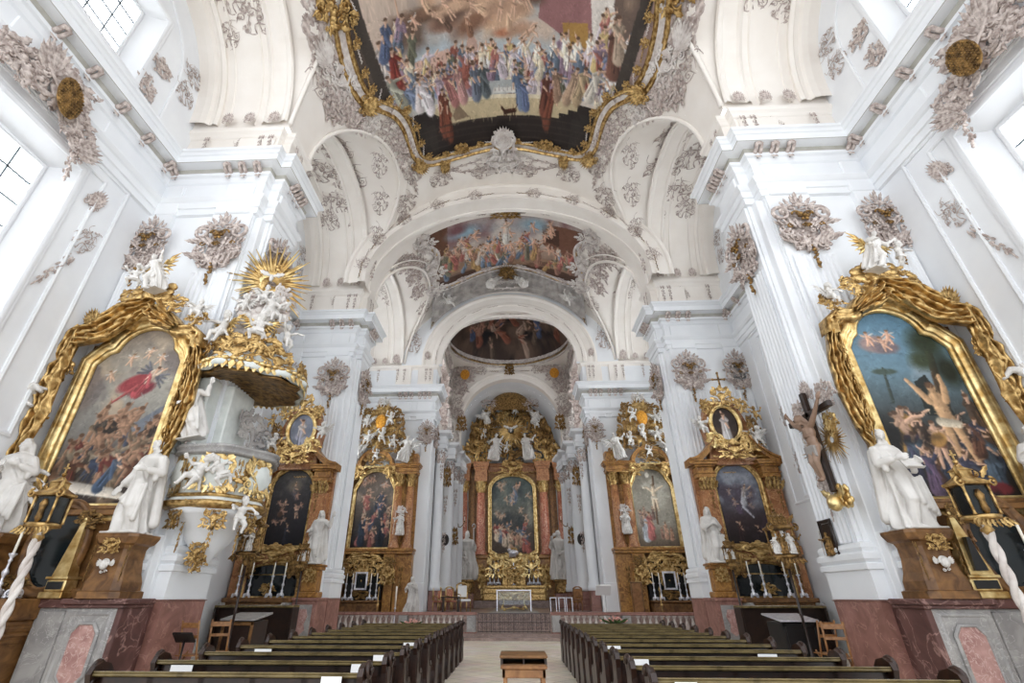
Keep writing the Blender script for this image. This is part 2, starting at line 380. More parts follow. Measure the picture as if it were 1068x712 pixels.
def head(mb, c, turn, tilt, s=1., beard=False, hair='short', rng=None):
    M = trans(*c) @ rotm('Z', turn) @ rotm('X', tilt) @ scl(s); o = mb.M; mb.M = M if o is None else o @ M
    mb.blob((0, 0, .01), (.05, .058, .062), k=12); mb.blob((0, -.022, -.03), (.038, .036, .04), k=10)
    capsule(mb, (0, -.055, .018), (0, -.07, -.012), .008, .012, 6); mb.blob((0, -.05, .026), (.036, .012, .009), k=8)
    mb.blob((0, -.057, -.032), (.017, .008, .006), k=6); mb.blob((0, -.05, -.055), (.016, .014, .012), k=6)
    for q in (-1, 1): mb.blob((q * .05, .005, -.002), (.008, .014, .02), k=6); mb.blob((q * .02, -.05, .008), (.01, .008, .007), k=6)
    if hair != 'none':
        r = rng or random.Random(1)
        for i in range(26):
            a = r.uniform(0, 2 * PI); e = r.uniform(.1, 1.4); v = np.array([math.cos(a) * math.cos(e), math.sin(a) * math.cos(e), math.sin(e)])
            if v[1] < -.55 and v[2] < .75: continue
            mb.blob(v * (.052, .06, .066) + (0, .006, .012), r.uniform(.012, .018), k=6)
        if hair == 'long':
            for q in (-1, 1):
                for j in range(3): capsule(mb, (q * .045, .02 + j * .012, .01), (q * (.05 + .01 * j), .03 + .012 * j, -.1), .02, .012, 6)
        if hair == 'mitre': mb.prism([(-.05, .05), (.05, .05), (.045, .12), (0, .19), (-.045, .12)], -.045, .03)
        if hair == 'veil': mb.blob((0, .02, .02), (.062, .066, .07), k=10); capsule(mb, (0, .05, 0), (0, .09, -.16), .055, .08, 10)
    if beard:
        for j in range(7): capsule(mb, ((j - 3) * .011, -.045, -.045), ((j - 3) * .014, -.06 - .008 * (j % 2), -.1 + abs(j - 3) * .012), .013, .007, 6)
    mb.M = o
def saint(name, seed, sway=.03, turn=0., tilt=0., L=((.06, -.02, -.16), (.02, -.16, -.18)), R=((-.06, -.02, -.16), (-.04, -.15, -.2)), beard=False, hair='short', item=None, material='statue', voxel=.0085, wide=1., sit=False, flutter=0):
    mb = MB(); rng = random.Random(seed); ph = rng.uniform(0, 6)
    ax = lambda z: sway * math.sin(min(max(z, 0), .95) / .95 * PI * 1.35)
    zs = np.linspace(.012, .868, 40)
    rx = np.interp(zs, [0, .05, .2, .4, .52, .6, .7, .78, .82, .85, .87], np.array([.165, .17, .155, .135, .125, .112, .128, .142, .125, .06, .035]) * wide)
    ry = rx * np.interp(zs, [0, .4, .7, .87], [.82, .78, .66, .8])
    k = 56; a = np.arange(k) * 2 * PI / k; V = np.zeros((40, k, 3)); A, Z = a[None, :], zs[:, None]
    am = np.interp(zs, [0, .3, .55, .62, .7, .87], [.22, .17, .08, .05, .055, 0])[:, None]
    w = 1 + am * (np.sin(9 * A + 5 * Z + ph) + .6 * np.sin(5 * A - 8 * Z + 2 * ph) + .35 * np.sin(14 * A + 11 * Z * np.sin(A + ph)))
    V[:, :, 0] = np.array([ax(z) for z in zs])[:, None] + rx[:, None] * w * np.cos(A); V[:, :, 1] = ry[:, None] * w * np.sin(A); V[:, :, 2] = Z
    mb.add(V.reshape(-1, 3), [q[:, ::-1] for q in MB._grid(40, k, False, True)] + [np.arange(k)[::-1][None], (np.arange(k) + 39 * k)[None]])
    hx = ax(.55); sg = 1 if sway > 0 else -1
    capsule(mb, (hx - sg * .03, -.05, .5), (hx - sg * .07, -.135 if not sit else -.24, .28), .085, .06); capsule(mb, (hx - sg * .07, -.13 if not sit else -.23, .28), (-sg * .07, -.08 if not sit else -.2, .04), .055, .05)
    for q in (-1, 1): mb.blob((q * .06, -.13 - (.1 if sit else 0), .018), (.028, .062, .022), k=8)
    cx = ax(.8)
    # mantle: bundles of folds slung from one shoulder to the other hip and falling in front
    m = rng.choice((-1, 1)); 
    for j in range(6):
        u = np.linspace(0, 1, 9)[:, None]; p0 = np.array([cx + m * .11, -.05, .80 - .02 * j]); p1 = np.array([hx - m * (.125 - .01 * j), -.10, .50 - .03 * j]); p2 = np.array([hx - m * .13, -.02 + .01 * j, .40 - .05 * j])
        P = p0 * (1 - u) ** 2 + 2 * (p0 * .3 + p1 * .7 + np.array([0, -.06, -.02])) * u * (1 - u) + p2 * u ** 2; mb.tube(P, np.linspace(.018, .026, 9), 6, ref=(.1, 1, 0))
    for j in range(7):
        x = hx - m * (.15 - .028 * j); capsule(mb, (x, -.10, .50 - .01 * j), (x + m * .01 * j, -.125 - .01 * (j % 2), .14 + .035 * j), .02, .026, 7)
    for j in range(5): x = -.1 + .05 * j; capsule(mb, (cx + x * .8, .07, .78), (x * 1.5, .12, .12 + .02 * (j % 2)), .045, .06, 8)
    if flutter:
        for j in range(4): u = np.linspace(0, 1, 7)[:, None]; mb.tube(np.array([cx + flutter * .08, .05, .62 - .07 * j]) + u * np.array([flutter * .2, .05, .02 - .05 * j]) + np.sin(u * PI) * np.array([0, 0, .05]), np.linspace(.04, .018, 7), 7, ref=(0, 1, .2))
    for q, (e, h) in ((1, L), (-1, R)):
        sh = np.array([cx + q * .115, 0, .785]); el = sh + np.array(e); ha = el + np.array(h)
        capsule(mb, sh, el, .052, .047); capsule(mb, el, el + (ha - el) * .7, .046, .04); capsule(mb, el + (ha - el) * .55, ha, .026, .02)
        for j in range(3): mb.blob(el + (ha - el) * .3 + np.array([0, 0, -.03 - .022 * j]), (.035, .03, .035), k=7)
        hand(mb, ha, ha - el, 1.15, .5, q)
    capsule(mb, (cx, 0, .82), (cx, -.005, .89), .036, .034); head(mb, (cx, -.01, .935), turn, tilt, 1., beard, hair, rng)
    if item == 'book':
        F = mb.M; p = np.array([cx, -.24, .60]); mb.M = trans(*p) @ rotm('X', -.5); mb.box(-.1, .1, -.012, .012, -.065, .065, .01); mb.box(-.1, .1, -.03, -.008, -.062, -.05, .005); mb.M = F
    if item == 'staff': capsule(mb, (cx - .26, -.17, .04), (cx - .2, -.15, 1.08), .011, .011, 8, 9)
    if item == 'crozier': capsule(mb, (cx + .25, -.16, .04), (cx + .22, -.14, 1.06), .011, .011, 8, 9); t = np.linspace(0, 5, 12); mb.tube(np.stack([cx + .22 + .05 * np.sin(t) * np.exp(-t * .1), np.full(12, -.14), 1.1 - .05 * np.cos(t)], 1), .01, 6, ref=(0, 1, 0))
    if item == 'child':
        mb.blob((cx + .1, -.15, .7), (.05, .045, .07), k=8); mb.blob((cx + .1, -.165, .80), .037, k=8)
        for q in (-1, 1): capsule(mb, (cx + .1 + q * .03, -.16, .66), (cx + .1 + q * .05, -.2, .58), .025, .018, 7); capsule(mb, (cx + .1 + q * .045, -.16, .74), (cx + .1 + q * .1, -.19, .72), .018, .013, 7)
    mb.box(-.17, .17, -.19, .15, 0, .02, .006)
    return skin(mb, name, material, voxel, 1)
def putto(name, seed, material='statue', fly=False):
    mb = MB(); r = random.Random(seed); b = r.uniform(-.15, .15)
    mb.blob((0, 0, .45), (.13, .115, .14), k=10); mb.blob((b * .3, 0, .6), (.125, .1, .13), k=10); mb.blob((0, .03, .38), (.125, .12, .1), k=10)
    for q in (-1, 1):
        if fly or r.random() < .5: kn = (q * r.uniform(.12, .22), r.uniform(-.22, .05), r.uniform(.16, .3)); ft = (kn[0] + r.uniform(-.08, .1) * q, kn[1] + r.uniform(-.05, .2), kn[2] - .2)
        else: kn = (q * .12, -.2, .32); ft = (q * .13, -.22, .08)
        capsule(mb, (q * .07, 0, .38), kn, .085, .065); capsule(mb, kn, ft, .06, .04); mb.blob((ft[0], ft[1] - .04, ft[2] - .02), (.035, .065, .03), k=7)
        el = (q * r.uniform(.18, .3), r.uniform(-.18, .02), r.uniform(.5, .85)); ha = (el[0] + q * r.uniform(-.1, .15), el[1] - r.uniform(.02, .15), el[2] + r.uniform(-.1, .2))
        capsule(mb, (q * .12, 0, .68), el, .052, .045); capsule(mb, el, ha, .042, .03); hand(mb, ha, np.array(ha) - np.array(el), 1.6, .4, q)
    capsule(mb, (0, 0, .7), (b * .4, 0, .78), .05, .05); head(mb, (b * .5, -.01, .87), r.uniform(-.8, .8), r.uniform(-.4, .4), 1.85, False, 'short', r)
    for j in range(4): capsule(mb, (-.14, -.1, .42 + .02 * j), (.15, -.12, .34 + .03 * j), .022, .018, 6)
    capsule(mb, (.14, 0, .38), (.26, .06, .2), .045, .03, 7)
    return skin(mb, name, material, .017, 1)
def corpus():
    mb = MB()
    mb.blob((0, 0, .66), (.105, .07, .11), k=12); mb.blob((.01, 0, .54), (.085, .06, .1), k=12); mb.blob((.015, .01, .47), (.09, .068, .07), k=12)
    for q in (-1, 1): capsule(mb, (q * .05 + .01, 0, .46), (q * .04 + .03, -.07, .26), .058, .042); capsule(mb, (q * .04 + .03, -.07, .26), (q * .015, -.01, .06), .042, .026); mb.blob((q * .015, -.04, .035), (.022, .045, .02), k=7)
    for q in (-1, 1): el = (q * .25, -.01, .84); ha = (q * .39, .01, 1.0); capsule(mb, (q * .1, 0, .74), el, .04, .032); capsule(mb, el, ha, .03, .02); hand(mb, ha, (q * .6, 0, .8), 1.1, .5, q)
    capsule(mb, (0, 0, .74), (-.01, -.03, .82), .032, .032); head(mb, (-.03, -.055, .84), -.4, .5, .95, True, 'long', random.Random(4))
    for j in range(5): mb.blob((.0, -.045, .6 + .026 * j), (.08 - .004 * j, .03, .01), k=8)
    return skin(mb, 'corpus', 'skin', .0085, 1)
def loincloth():
    mb = MB()
    for j in range(5): capsule(mb, (-.09, -.055, .47 - .018 * j), (.11, -.06, .45 - .03 * j), .025, .02, 7)
    mb.blob((.015, .01, .45), (.1, .08, .06), k=10)
    for j in range(3): capsule(mb, (-.09 - .015 * j, -.03, .46), (-.12 - .02 * j, -.02, .3), .02, .016, 7)
    return skin(mb, 'loincloth', 'cloth_grey', .01, 1)
def wings_mesh(material, span=1.):
    mb = MB(frame((0, .08, 0), (1, 0, 0), (0, 0, 1), (0, 1, 0)))
    for q in (-1, 1):
        for row, (n, l, w) in enumerate(((8, .62, .13), (6, .4, .12), (5, .24, .12))):
            for i in range(n):
                u = i / (n - 1); x = q * (.06 + .3 * u * (1 - .2 * row)); y = .62 + .28 * u - .05 * row
                an = (PI / 2 - q * (PI / 2 + .2) - q * (1.15 - 1.15 * u)) if False else math.atan2(-1 + 1.25 * u, q * (.25 + .8 * u))
                mb.leaf(x, y, an, l * span * (.75 + .35 * u), w, .02 * row, .08, 1, .06)
        mb.tube([(q * .03, .55, .02), (q * .15, .72, .04), (q * .36, .92, .03), (q * .45, .93, 0)], [.05, .05, .04, .02], 7)
    return mb.mesh('wing', material)
SAINTS = {
    'book': saint('saint_with_book', 1, .035, -.5, .35, ((.05, -.06, -.15), (-.06, -.15, .0)), ((-.06, -.05, -.15), (.07, -.15, .02)), True, 'short', 'book'),
    'turned': saint('saint_turned', 2, -.04, .9, -.1, ((.07, -.02, -.16), (-.1, -.13, .02)), ((-.08, 0, -.15), (-.02, -.1, -.16)), True, 'short', None),
    'young': saint('saint_young', 3, .04, -.5, .1, ((.08, -.02, -.14), (-.13, -.1, .06)), ((-.05, -.03, -.16), (.1, -.14, .05)), False, 'long', None, flutter=1),
    'raised': saint('saint_raised', 4, -.035, .4, -.2, ((.12, -.03, -.08), (.08, -.06, .16)), ((-.07, 0, -.15), (.04, -.14, -.03)), False, 'long', None, flutter=-1),
    'bishop': saint('saint_bishop', 5, .03, .3, .05, ((.1, -.05, -.13), (.03, -.1, .05)), ((-.1, -.04, -.12), (-.02, -.12, .12)), True, 'mitre', 'crozier', wide=1.2),
    'monk': saint('saint_monk', 6, -.03, -.5, -.15, ((.08, -.06, -.13), (-.09, -.12, .08)), ((-.08, -.05, -.13), (.08, -.12, .1)), True, 'veil', None, wide=1.15),
    'madonna': saint('madonna', 7, .04, .2, .2, ((.08, -.07, -.14), (-.04, -.1, .05)), ((-.07, -.06, -.14), (.08, -.12, .03)), False, 'veil', 'child', wide=1.25),
    'staff': saint('saint_staff', 8, .03, .6, .0, ((.06, -.04, -.15), (-.08, -.14, .04)), ((-.12, -.05, -.1), (-.02, -.1, .02)), True, 'short', 'staff'),
    'kneel': saint('angel_seated', 9, .05, -.3, .1, ((.12, -.06, -.06), (.1, -.06, .1)), ((-.1, -.06, -.12), (.02, -.14, -.02)), False, 'short', None, sit=True, flutter=1, voxel=.011),
}
PUTTI = [putto(f'putto_body', 20 + i, fly=i % 2 == 0) for i in range(6)]
PUTTI_GOLD = []
for p in PUTTI[:3]:
    q = p.copy(); q.materials.clear(); q.materials.append(MAT['gold']); PUTTI_GOLD.append(q)
FIG_GOLD = {}
for k in ('staff', 'raised', 'young'):
    q = SAINTS[k].copy(); q.materials.clear(); q.materials.append(MAT['gold_dark']); FIG_GOLD[k] = q
CORPUS, LOIN = corpus(), loincloth()
WING_G, WING_W = wings_mesh('gold_bright'), wings_mesh('statue')
# ------------------------------------------------------------------ carved ornament clusters, unit size, reused as parts
_orn = {}
def orn(kind, material):
    key = (kind, material)
    if key in _orn: return _orn[key]
    for (k2, m2), me in _orn.items():
        if k2 == kind:
            c = me.copy(); c.materials.clear(); c.materials.append(MAT[material]); _orn[key] = c; return c
    mb = MB(); r = random.Random(sum(map(ord, kind)))
    def bits(n, w, h, cx=0, cy=0, sc=1., z=0.):
        for i in range(n):
            a, q = r.uniform(0, 2 * PI), math.sqrt(r.random()); x, y = cx + w * q * math.cos(a), cy + h * q * math.sin(a); t = r.random()
            if t < .34: mb.scroll(x, y, r.uniform(.07, .14) * sc, r.uniform(0, 6.3), r.uniform(.8, 1.3), r.choice((-1, 1)), r.uniform(.2, .34), z + r.uniform(0, .06), tail=r.uniform(0, .2) * sc)
            elif t < .8: mb.leaf(x, y, r.uniform(0, 6.3), r.uniform(.18, .36) * sc, r.uniform(.09, .17) * sc, z + r.uniform(0, .06), r.uniform(.1, .5), 3, .14, r.uniform(-1.2, 1.2))
            else: mb.rosette(x, y, r.uniform(.05, .09) * sc, z + .05)
    if kind == 'mass': bits(52, .46, .46); [mb.blob((r.uniform(-.35, .35), r.uniform(-.35, .35), 0), r.uniform(.06, .12), k=7) for _ in range(14)]
    elif kind == 'airy':   # light tendrils on plaster
        for sx in (-1, 1):
            for i in range(5):
                x, y = sx * r.uniform(.06, .4), r.uniform(-.45, .4); mb.scroll(x, y, r.uniform(.07, .13), r.uniform(0, 6), 1.1, sx, .16, 0, .25, 5, .2)
            for i in range(6): mb.leaf(sx * r.uniform(.0, .4), r.uniform(-.45, .4), r.uniform(0, 6), r.uniform(.12, .22), .07, 0, .2)
            mb.scurve((0, -.45), (sx * .42, .1), .25, .022, .01); mb.scurve((0, -.1), (sx * .3, .48), -.25, .022, .01)
        for i in range(6): mb.rosette(r.uniform(-.4, .4), r.uniform(-.4, .4), .045)
    elif kind == 'crest':  # symmetrical cartouche with shell
        for sx in (-1, 1):
            mb.scroll(sx * .30, .18, .16, PI / 2, 1.3, -sx, .28, 0, tail=.25); mb.scroll(sx * .28, -.2, .14, -PI / 2, 1.3, sx, .28, 0, tail=.2); mb.scroll(sx * .12, .38, .09, PI / 2, 1., sx, .28)
            for i in range(4): mb.leaf(sx * (.16 + .05 * i), .3 - .2 * i, PI / 2 - sx * (.5 + .42 * i), .3, .14, .02, .4, bend=-sx * .6)
            for i in range(3): mb.leaf(sx * .1 * i, -.28, -PI / 2 + sx * .4 * i, .24, .11, .02, .3)
            mb.scurve((sx * .05, -.42), (sx * .22, .36), .2 * sx, .045, .03, .03)
        mb.shell(0, .28, .2, PI / 2, 2.4, 9, .05); mb.blob((0, 0, .02), (.17, .22, .09), k=12); mb.leaf(0, .4, PI / 2, .2, .12, .04, .2); bits(16, .4, .42)
    elif kind == 'drop':   # hanging festoon, taller than wide
        mb.garland([(0, .48), (.05, .2), (-.04, -.1), (.02, -.34), (0, -.5)], .07, r, .03)
        for sx in (-1, 1):
            for i in range(5): mb.leaf(sx * .04, .42 - .18 * i, -PI / 2 + sx * r.uniform(.5, 1.1), .24 - .02 * i, .1, .02, .3)
            mb.scroll(sx * .13, .42, .1, PI / 2, 1.2, -sx, .28)
    elif kind == 'scrollband':   # long running band
        for i in range(9):
            x = -.46 + .115 * i; q = (-1) ** i; mb.scroll(x, q * .03, .062, -q * PI / 2, 1.2, q, .3, .01); mb.leaf(x + .03, -q * .03, q * .9, .13, .07, .01, .3); mb.leaf(x, q * .05, PI * .6 * q, .1, .05, .01, .3)
    elif kind == 'spray':  # upright plume
        for i in range(11): a = PI / 2 + (i - 5) * .22; mb.leaf(.02 * (i - 5), -.4, a, .55 + .3 * math.cos((i - 5) * .3), .14, .02 + .02 * (i % 2), .2, bend=(i - 5) * -.06)
        for sx in (-1, 1): mb.scroll(sx * .2, -.38, .13, PI / 2, 1.3, -sx, .28); mb.scroll(sx * .36, -.2, .09, PI / 2, 1.1, sx, .28)
        mb.rosette(0, -.3, .12, .06)
    elif kind == 'cloud':
        for i in range(34): a = r.uniform(0, 6.3); q = math.sqrt(r.random()); mb.blob((.44 * q * math.cos(a), .32 * q * math.sin(a), r.uniform(-.1, .1)), r.uniform(.07, .16), k=8)
    elif kind == 'lattice':   # bossed trellis field
        for i in range(-6, 7):
            for j in range(-6, 7):
                x, y = (i + .5 * (j % 2)) * .075, j * .075
                if (x / .42) ** 2 + (y / .48) ** 2 < 1: mb.blob((x, y, .06), (.032, .032, .03), k=6)
        mb.blob((0, 0, 0), (.46, .52, .06), k=16)
    elif kind == 'rays':
        for i in range(40):
            a = 2 * PI * i / 40 + r.uniform(-.05, .05); l = r.uniform(.3, .5); c, q = math.cos(a), math.sin(a)
            mb.tube([(c * .06, q * .06, .02), (c * l * .5, q * l * .5, .03), (c * l, q * l, 0)], [.02, .017, .004], 4)
        for i in range(12): a = r.uniform(0, 6.3); mb.blob((.1 * math.cos(a), .1 * math.sin(a), .03), r.uniform(.03, .05), k=6)
    me = mb.mesh('ornament', material); _orn[key] = me; return me
def put(parent, kind, material, x, y, z, sx, sz=None, r=0., d=None, yaw=0., name='rocaille_ornament'):
    """an ornament cluster standing upright at a place in the room, facing -Y turned by yaw"""
    sz = sx if sz is None else sz; L = parent.location if parent.parent is None else parent.parent.location
    R = Matrix.Rotation(yaw, 4, 'Z') @ Matrix.Rotation(PI / 2, 4, 'X') @ Matrix.Rotation(r, 4, 'Z')
    o = link(name, orn(kind, material), parent); o.location = (x - L[0], y - L[1], z - L[2]); o.rotation_euler = R.to_euler(); o.scale = (sx, sz, d if d else (abs(sx) + abs(sz)) * .35)
    return o
def figure(me, name, label, cat, loc, h, yaw=0., tilt=0., wing=None, group=None, roll=0.):
    """a carved figure as a thing of its own"""
    o = link(name, me, None, loc=loc, scale=(h, h, h)); o.rotation_euler = (Matrix.Rotation(yaw, 4, 'Z') @ Matrix.Rotation(roll, 4, 'Y') @ Matrix.Rotation(tilt, 4, 'X')).to_euler()
    tag(o, label, cat, group)
    if wing is not None: link('wing', wing, o, loc=(0, 0, .12))
    return o
def pfig(parent, me, x, y, z, h, yaw=0., tilt=0., wing=None, roll=0., name='putto'):
    """a carved figure fixed on something as a part of it"""
    L = parent.location; o = link(name, me, parent, loc=(x - L[0], y - L[1], z - L[2]), scale=(h, h, h))
    o.rotation_euler = (Matrix.Rotation(yaw, 4, 'Z') @ Matrix.Rotation(roll, 4, 'Y') @ Matrix.Rotation(tilt, 4, 'X')).to_euler()
    if wing is not None: link('wing', wing, o, loc=(0, .03, .22), scale=(.62,) * 3)
    return o
# ------------------------------------------------------------------ the building
XW, XN, XC = 11.3, 7.6, 7.93          # side wall, nave face of the piers, corner notch
PIERS = [(10.95, 12.65), (21.05, 22.70)]
BAYS = [(2.5, 10.95), (12.65, 21.05), (22.70, 31.0)]
ZS = 16.6
MIR = {-1: None, 1: scl(-1, 1, 1)}
def z_main(x):
    return ZS + 6.6 * np.sqrt(np.maximum(0, 1 - (np.abs(x) / 7.7) ** 2))
def z_cross(y, bay):
    y0, y1 = BAYS[bay]; t = np.clip(np.abs((np.asarray(y) - (y0 + y1) / 2) / ((y1 - y0) / 2)), 0, 1)
    return ZS + 4.6 * (1 - t ** 2.3) ** (1 / 2.3)
def z_choir(x, y):
    g = np.sqrt(1 - (np.clip((y - 24.5) / 17., 0, 1)) ** 2)
    return ZS + 6.7 * np.sqrt(np.maximum(0, 1 - (np.abs(x) / 7.9) ** 2)) * g
def pier_path(k, o=0.):
    y0, y1 = PIERS[k]
    return [(-XW - .3, y0 - o), (-XC + 0, y0 - o), (-XC, y0 + .35), (-XN, y0 + .35), (-XN, y1), (-XW - .3, y1)]
# floor
fl = MB(); fl.box(-XW - 1, XW + 1, -7, 24.02, -.3, 0)
struct(fl.build('floor', 'floor_stone'))
st = MB()
st.box(-XW, XW, 24.0, 49, -.28, .125, .01); st.box(-XW, XW, 24.35, 49, .1, .25, .01)
for i, y in enumerate((27.6, 28.0, 28.4, 28.8)): st.box(-5.2, 5.2, y, 49, .2, .25 + .1625 * (i + 1), .012)
st.box(-XW, -5.2, 28.8, 32, .2, .9, .012); st.box(5.2, XW, 28.8, 32, .2, .9, .012)
for i in range(3): st.box(-3.4, 3.4, 42.4 + .4 * i, 49, .8, .9 + .16 * (i + 1), .012)
struct(st.build('floor_steps', 'step_marble'))
ca = MB(); ca.box(-1.4, 1.4, 29.6, 42, .885, .915, .005)
struct(ca.build('floor_carpet', 'grey_marble'))

def window(n, s, bay, z0, z1, label):
    """splayed opening with leaded panes in the side wall"""
    y0, y1 = BAYS[bay]; c = (y0 + y1) / 2; M = MIR[s]
    a0, a1 = c - 1.72, c + 1.72; g0, g1 = c - 1.28, c + 1.28; xg = -XW - .5
    rv = MB(M); h0, h1 = z0 + .3, z1 - .35
    A = [(-XW, a0, z0), (-XW, a1, z0), (-XW, a1, z1), (-XW, a0, z1)]; B = [(xg, g0, h0), (xg, g1, h0), (xg, g1, h1), (xg, g0, h1)]
    rv.add(A + B, np.array([(i, (i + 1) % 4, 4 + (i + 1) % 4, 4 + i) for i in range(4)]), False)
    pl = frame((-XW, 0, 0), (0, 1, 0), (0, 0, 1), (1, 0, 0)); pl = pl if M is None else M @ pl
    rv.M = pl
    rv.mould([(a0, z0), (a1, z0), (a1, z1), (a0, z1)], [(0, 0), (0, .05), (.1, .07), (.16, .03), (.2, .05), (.24, 0)])
    rv.mould([(g0, h0), (g1, h0), (g1, h1), (g0, h1)], [(-.06, 0), (-.06, .1), (.02, .1), (.04, 0)], z=-.5)
    w = rv.build(f'window_{n}', 'plaster'); struct(w, label)
    def child(mb, nm, mt):
        mb.root = w; return mb.build(nm, mt, w)
    p = MB(M); p.box(xg - .05, xg - .02, g0, g1, h0, h1); child(p, 'pane', 'pane_bright' if bay == 2 else 'pane')
    l = MB(M)
    for i in range(1, 4): y = g0 + (g1 - g0) * i / 4; l.box(xg - .02, xg + .02, y - .016, y + .016, h0, h1)
    nz = int((h1 - h0) / .62)
    for i in range(1, nz): z = h0 + (h1 - h0) * i / nz; l.box(xg - .02, xg + .02, g0, g1, z - .018, z + .018)
    child(l, 'window_bar', 'lead')
    d = MB(M); hx = .155; r = 0
    zz = h0
    while zz < h1:      # hexagonal leading
        yy = g0 + (hx * .87 if r % 2 else 0)
        while yy < g1:
            for a in (PI / 2, PI / 2 + 2 * PI / 3, PI / 2 - 2 * PI / 3):
                e = (yy + hx * .5 * math.cos(a) * 1.15, zz + hx * .5 * math.sin(a) * 1.15)
                d.tube([(xg - .01, yy, zz), (xg - .01, min(max(e[0], g0), g1), min(max(e[1], h0), h1))], .0075, 3, ref=(1, 0, 0), cap=False)
            yy += hx * .87 * 1.15 * 1.0
        zz += hx * .86; r += 1
    child(d, 'leading', 'lead')
    return w
WINZ = [(7.0, 11.8), (15.75, 18.95)]
nwin = 0
for s in (-1, 1):
    nm = 'left' if s < 0 else 'right'
    w = MB(MIR[s])
    for b, (y0, y1) in enumerate(BAYS):
        c = (y0 + y1) / 2
        ys = np.unique(np.r_[np.linspace(y0 - (3.5 if b == 0 else .3), c - 1.72, 12), np.linspace(c - 1.72, c + 1.72, 8), np.linspace(c + 1.72, y1 + .3, 12)])
        for u, v in zip(ys[:-1], ys[1:]):
            zt = [float(z_cross(q, b)) + .05 if BAYS[b][0] < q < BAYS[b][1] else ZS + .3 for q in (u, v)]
            mid = abs((u + v) / 2 - c) < 1.7
            segs = [(0, 7.0), (11.8, 15.75), (18.95, None)] if mid else [(0, None)]
            for a, e in segs:
                t = (e, e) if e else zt
                w.add([(-XW, u, a), (-XW, v, a), (-XW, v, t[1]), (-XW, u, t[0])], np.array([(0, 3, 2, 1)]), False)
        # panel lines on the wall
    w.M = (frame((-XW, 0, 0), (0, 1, 0), (0, 0, 1), (1, 0, 0)) if s < 0 else scl(-1, 1, 1) @ frame((-XW, 0, 0), (0, 1, 0), (0, 0, 1), (1, 0, 0)))
    for b, (y0, y1) in enumerate(BAYS):
        c = (y0 + y1) / 2
        for o in (2.35, 3.1):
            w.mould([(c - o, 5.6 - o * .2), (c + o, 5.6 - o * .2), (c + o, 11.0 + o * .42), (c - o, 11.0 + o * .42)], [(0, 0), (.0, .04), (.05, .06), (.1, .04), (.1, 0)], smooth=False)
        w.mould([(c - 2.9, 15.2), (c + 2.9, 15.2)] + [tuple(q) for q in arc(c, 17.6, 2.9, 2.5, 0, PI, 14)], [(0, 0), (.0, .04), (.06, .06), (.1, 0)], smooth=False)
    struct(w.build(f'wall_{nm}', 'plaster'))
    for b in range(3):
        for q, (z0, z1) in enumerate(WINZ):
            nwin += 1
            window(nwin, s, b, z0, z1, ('lower' if q == 0 else 'upper') + ' leaded window with white splayed reveal in the ' + nm + ' wall')
    # continuous entablature round walls and piers
    pth = [(-XW, -1.0)]
    for k in range(2): pth += [(-XW, PIERS[k][0])] + pier_path(k)[1:-1] + [(-XW, PIERS[k][1])]
    pth += [(-XW, 31.0), (-5.25, 31.0), (-5.25, 32.6)]
    en = MB(MIR[s])
    en.sweep(pth, [(-.02, 12.38), (.1, 12.4), (.1, 12.62), (.15, 12.64), (.15, 12.86), (.2, 12.9), (.27, 13.0), (.27, 13.06), (.04, 13.08), (.04, 13.75), (.1, 13.8), (.16, 13.95), (.24, 13.99), (.24, 14.1)])
    en.sweep(pth, [(.22, 14.3), (.5, 14.34), (.5, 14.62), (.54, 14.64), (.58, 14.72), (.64, 14.76), (.65, 14.84), (.3, 14.92), (-.05, 14.94)])
    en.box(0, .01, 0, .01, 14, 14.01)
    cor = struct(en.build(f'cornice_{nm}', 'plaster'))
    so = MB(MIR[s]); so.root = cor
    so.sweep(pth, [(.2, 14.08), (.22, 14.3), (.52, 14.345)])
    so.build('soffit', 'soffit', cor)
    # raised panels in the frieze
    fp = MB(MIR[s]); fp.root = cor
    for k in range(2):
        y0, y1 = PIERS[k]
        for xa, xb in ((-9.2, -8.05), (-11.2, -10.45)):
            fp.box(xa, xb, y0 - .16, y0, 12.4, 12.98, .03); fp.box(xa + .1, xb - .1, y0 - .12, y0, 13.12, 13.72, .03)
        fp.box(-XN, -XN + .1, y0 + .45, y1 - .1, 13.12, 13.72, .03)
    for xa, xb in ((-7.9, -6.9), (-6.5, -5.4)): fp.box(xa, xb, 30.86, 31, 12.4, 13.7, .03)
    for b, (y0, y1) in enumerate(BAYS):
        for i in range(3): q = (y1 - y0) / 3; fp.box(-XW, -XW + .09, y0 + q * i + .25, y0 + q * (i + 1) - .25, 13.14, 13.7, .03)
    fp.build('frieze_panel', 'plaster', cor)
    # consoles under the cornice
    if s < 0:
        br = MB()
        for d in (-.075, .075):
            u = np.linspace(0, 1, 9)
            br.tube(np.stack([np.full(9, d), -.06 - .42 * u, 14.06 + .22 * u ** .6 - .1 * np.sin(u * PI)], 1), .075 - .02 * u, 6, ref=(1, 0, 0))
        br.blob((0, -.1, 14.03), (.13, .1, .12)); br.blob((0, -.46, 14.27), (.12, .07, .07))
        br.M = west(0, 14.0, -.1); br.leaf(0, .12, -PI / 2, .3, .2, .1, .4)
        BRK = br.mesh('bracket', 'stucco')
    def bracket(x, y, r):
        o = link('bracket', BRK, cor, loc=(-s * x - cor.location[0], y - cor.location[1], -cor.location[2]), rot=(0, 0, r if s < 0 else -r))
    for k in range(2):
        y0 = PIERS[k][0]
        for x in (-9.1, -8.6, -8.1, -10.95): bracket(x, y0, 0)
        for y in (.62, .95, 1.28): bracket(-XN, y0 + y, PI / 2)
    for x in (-7.7, -7.3, -6.9, -6.3, -5.95, -5.6): bracket(x, 31, 0)
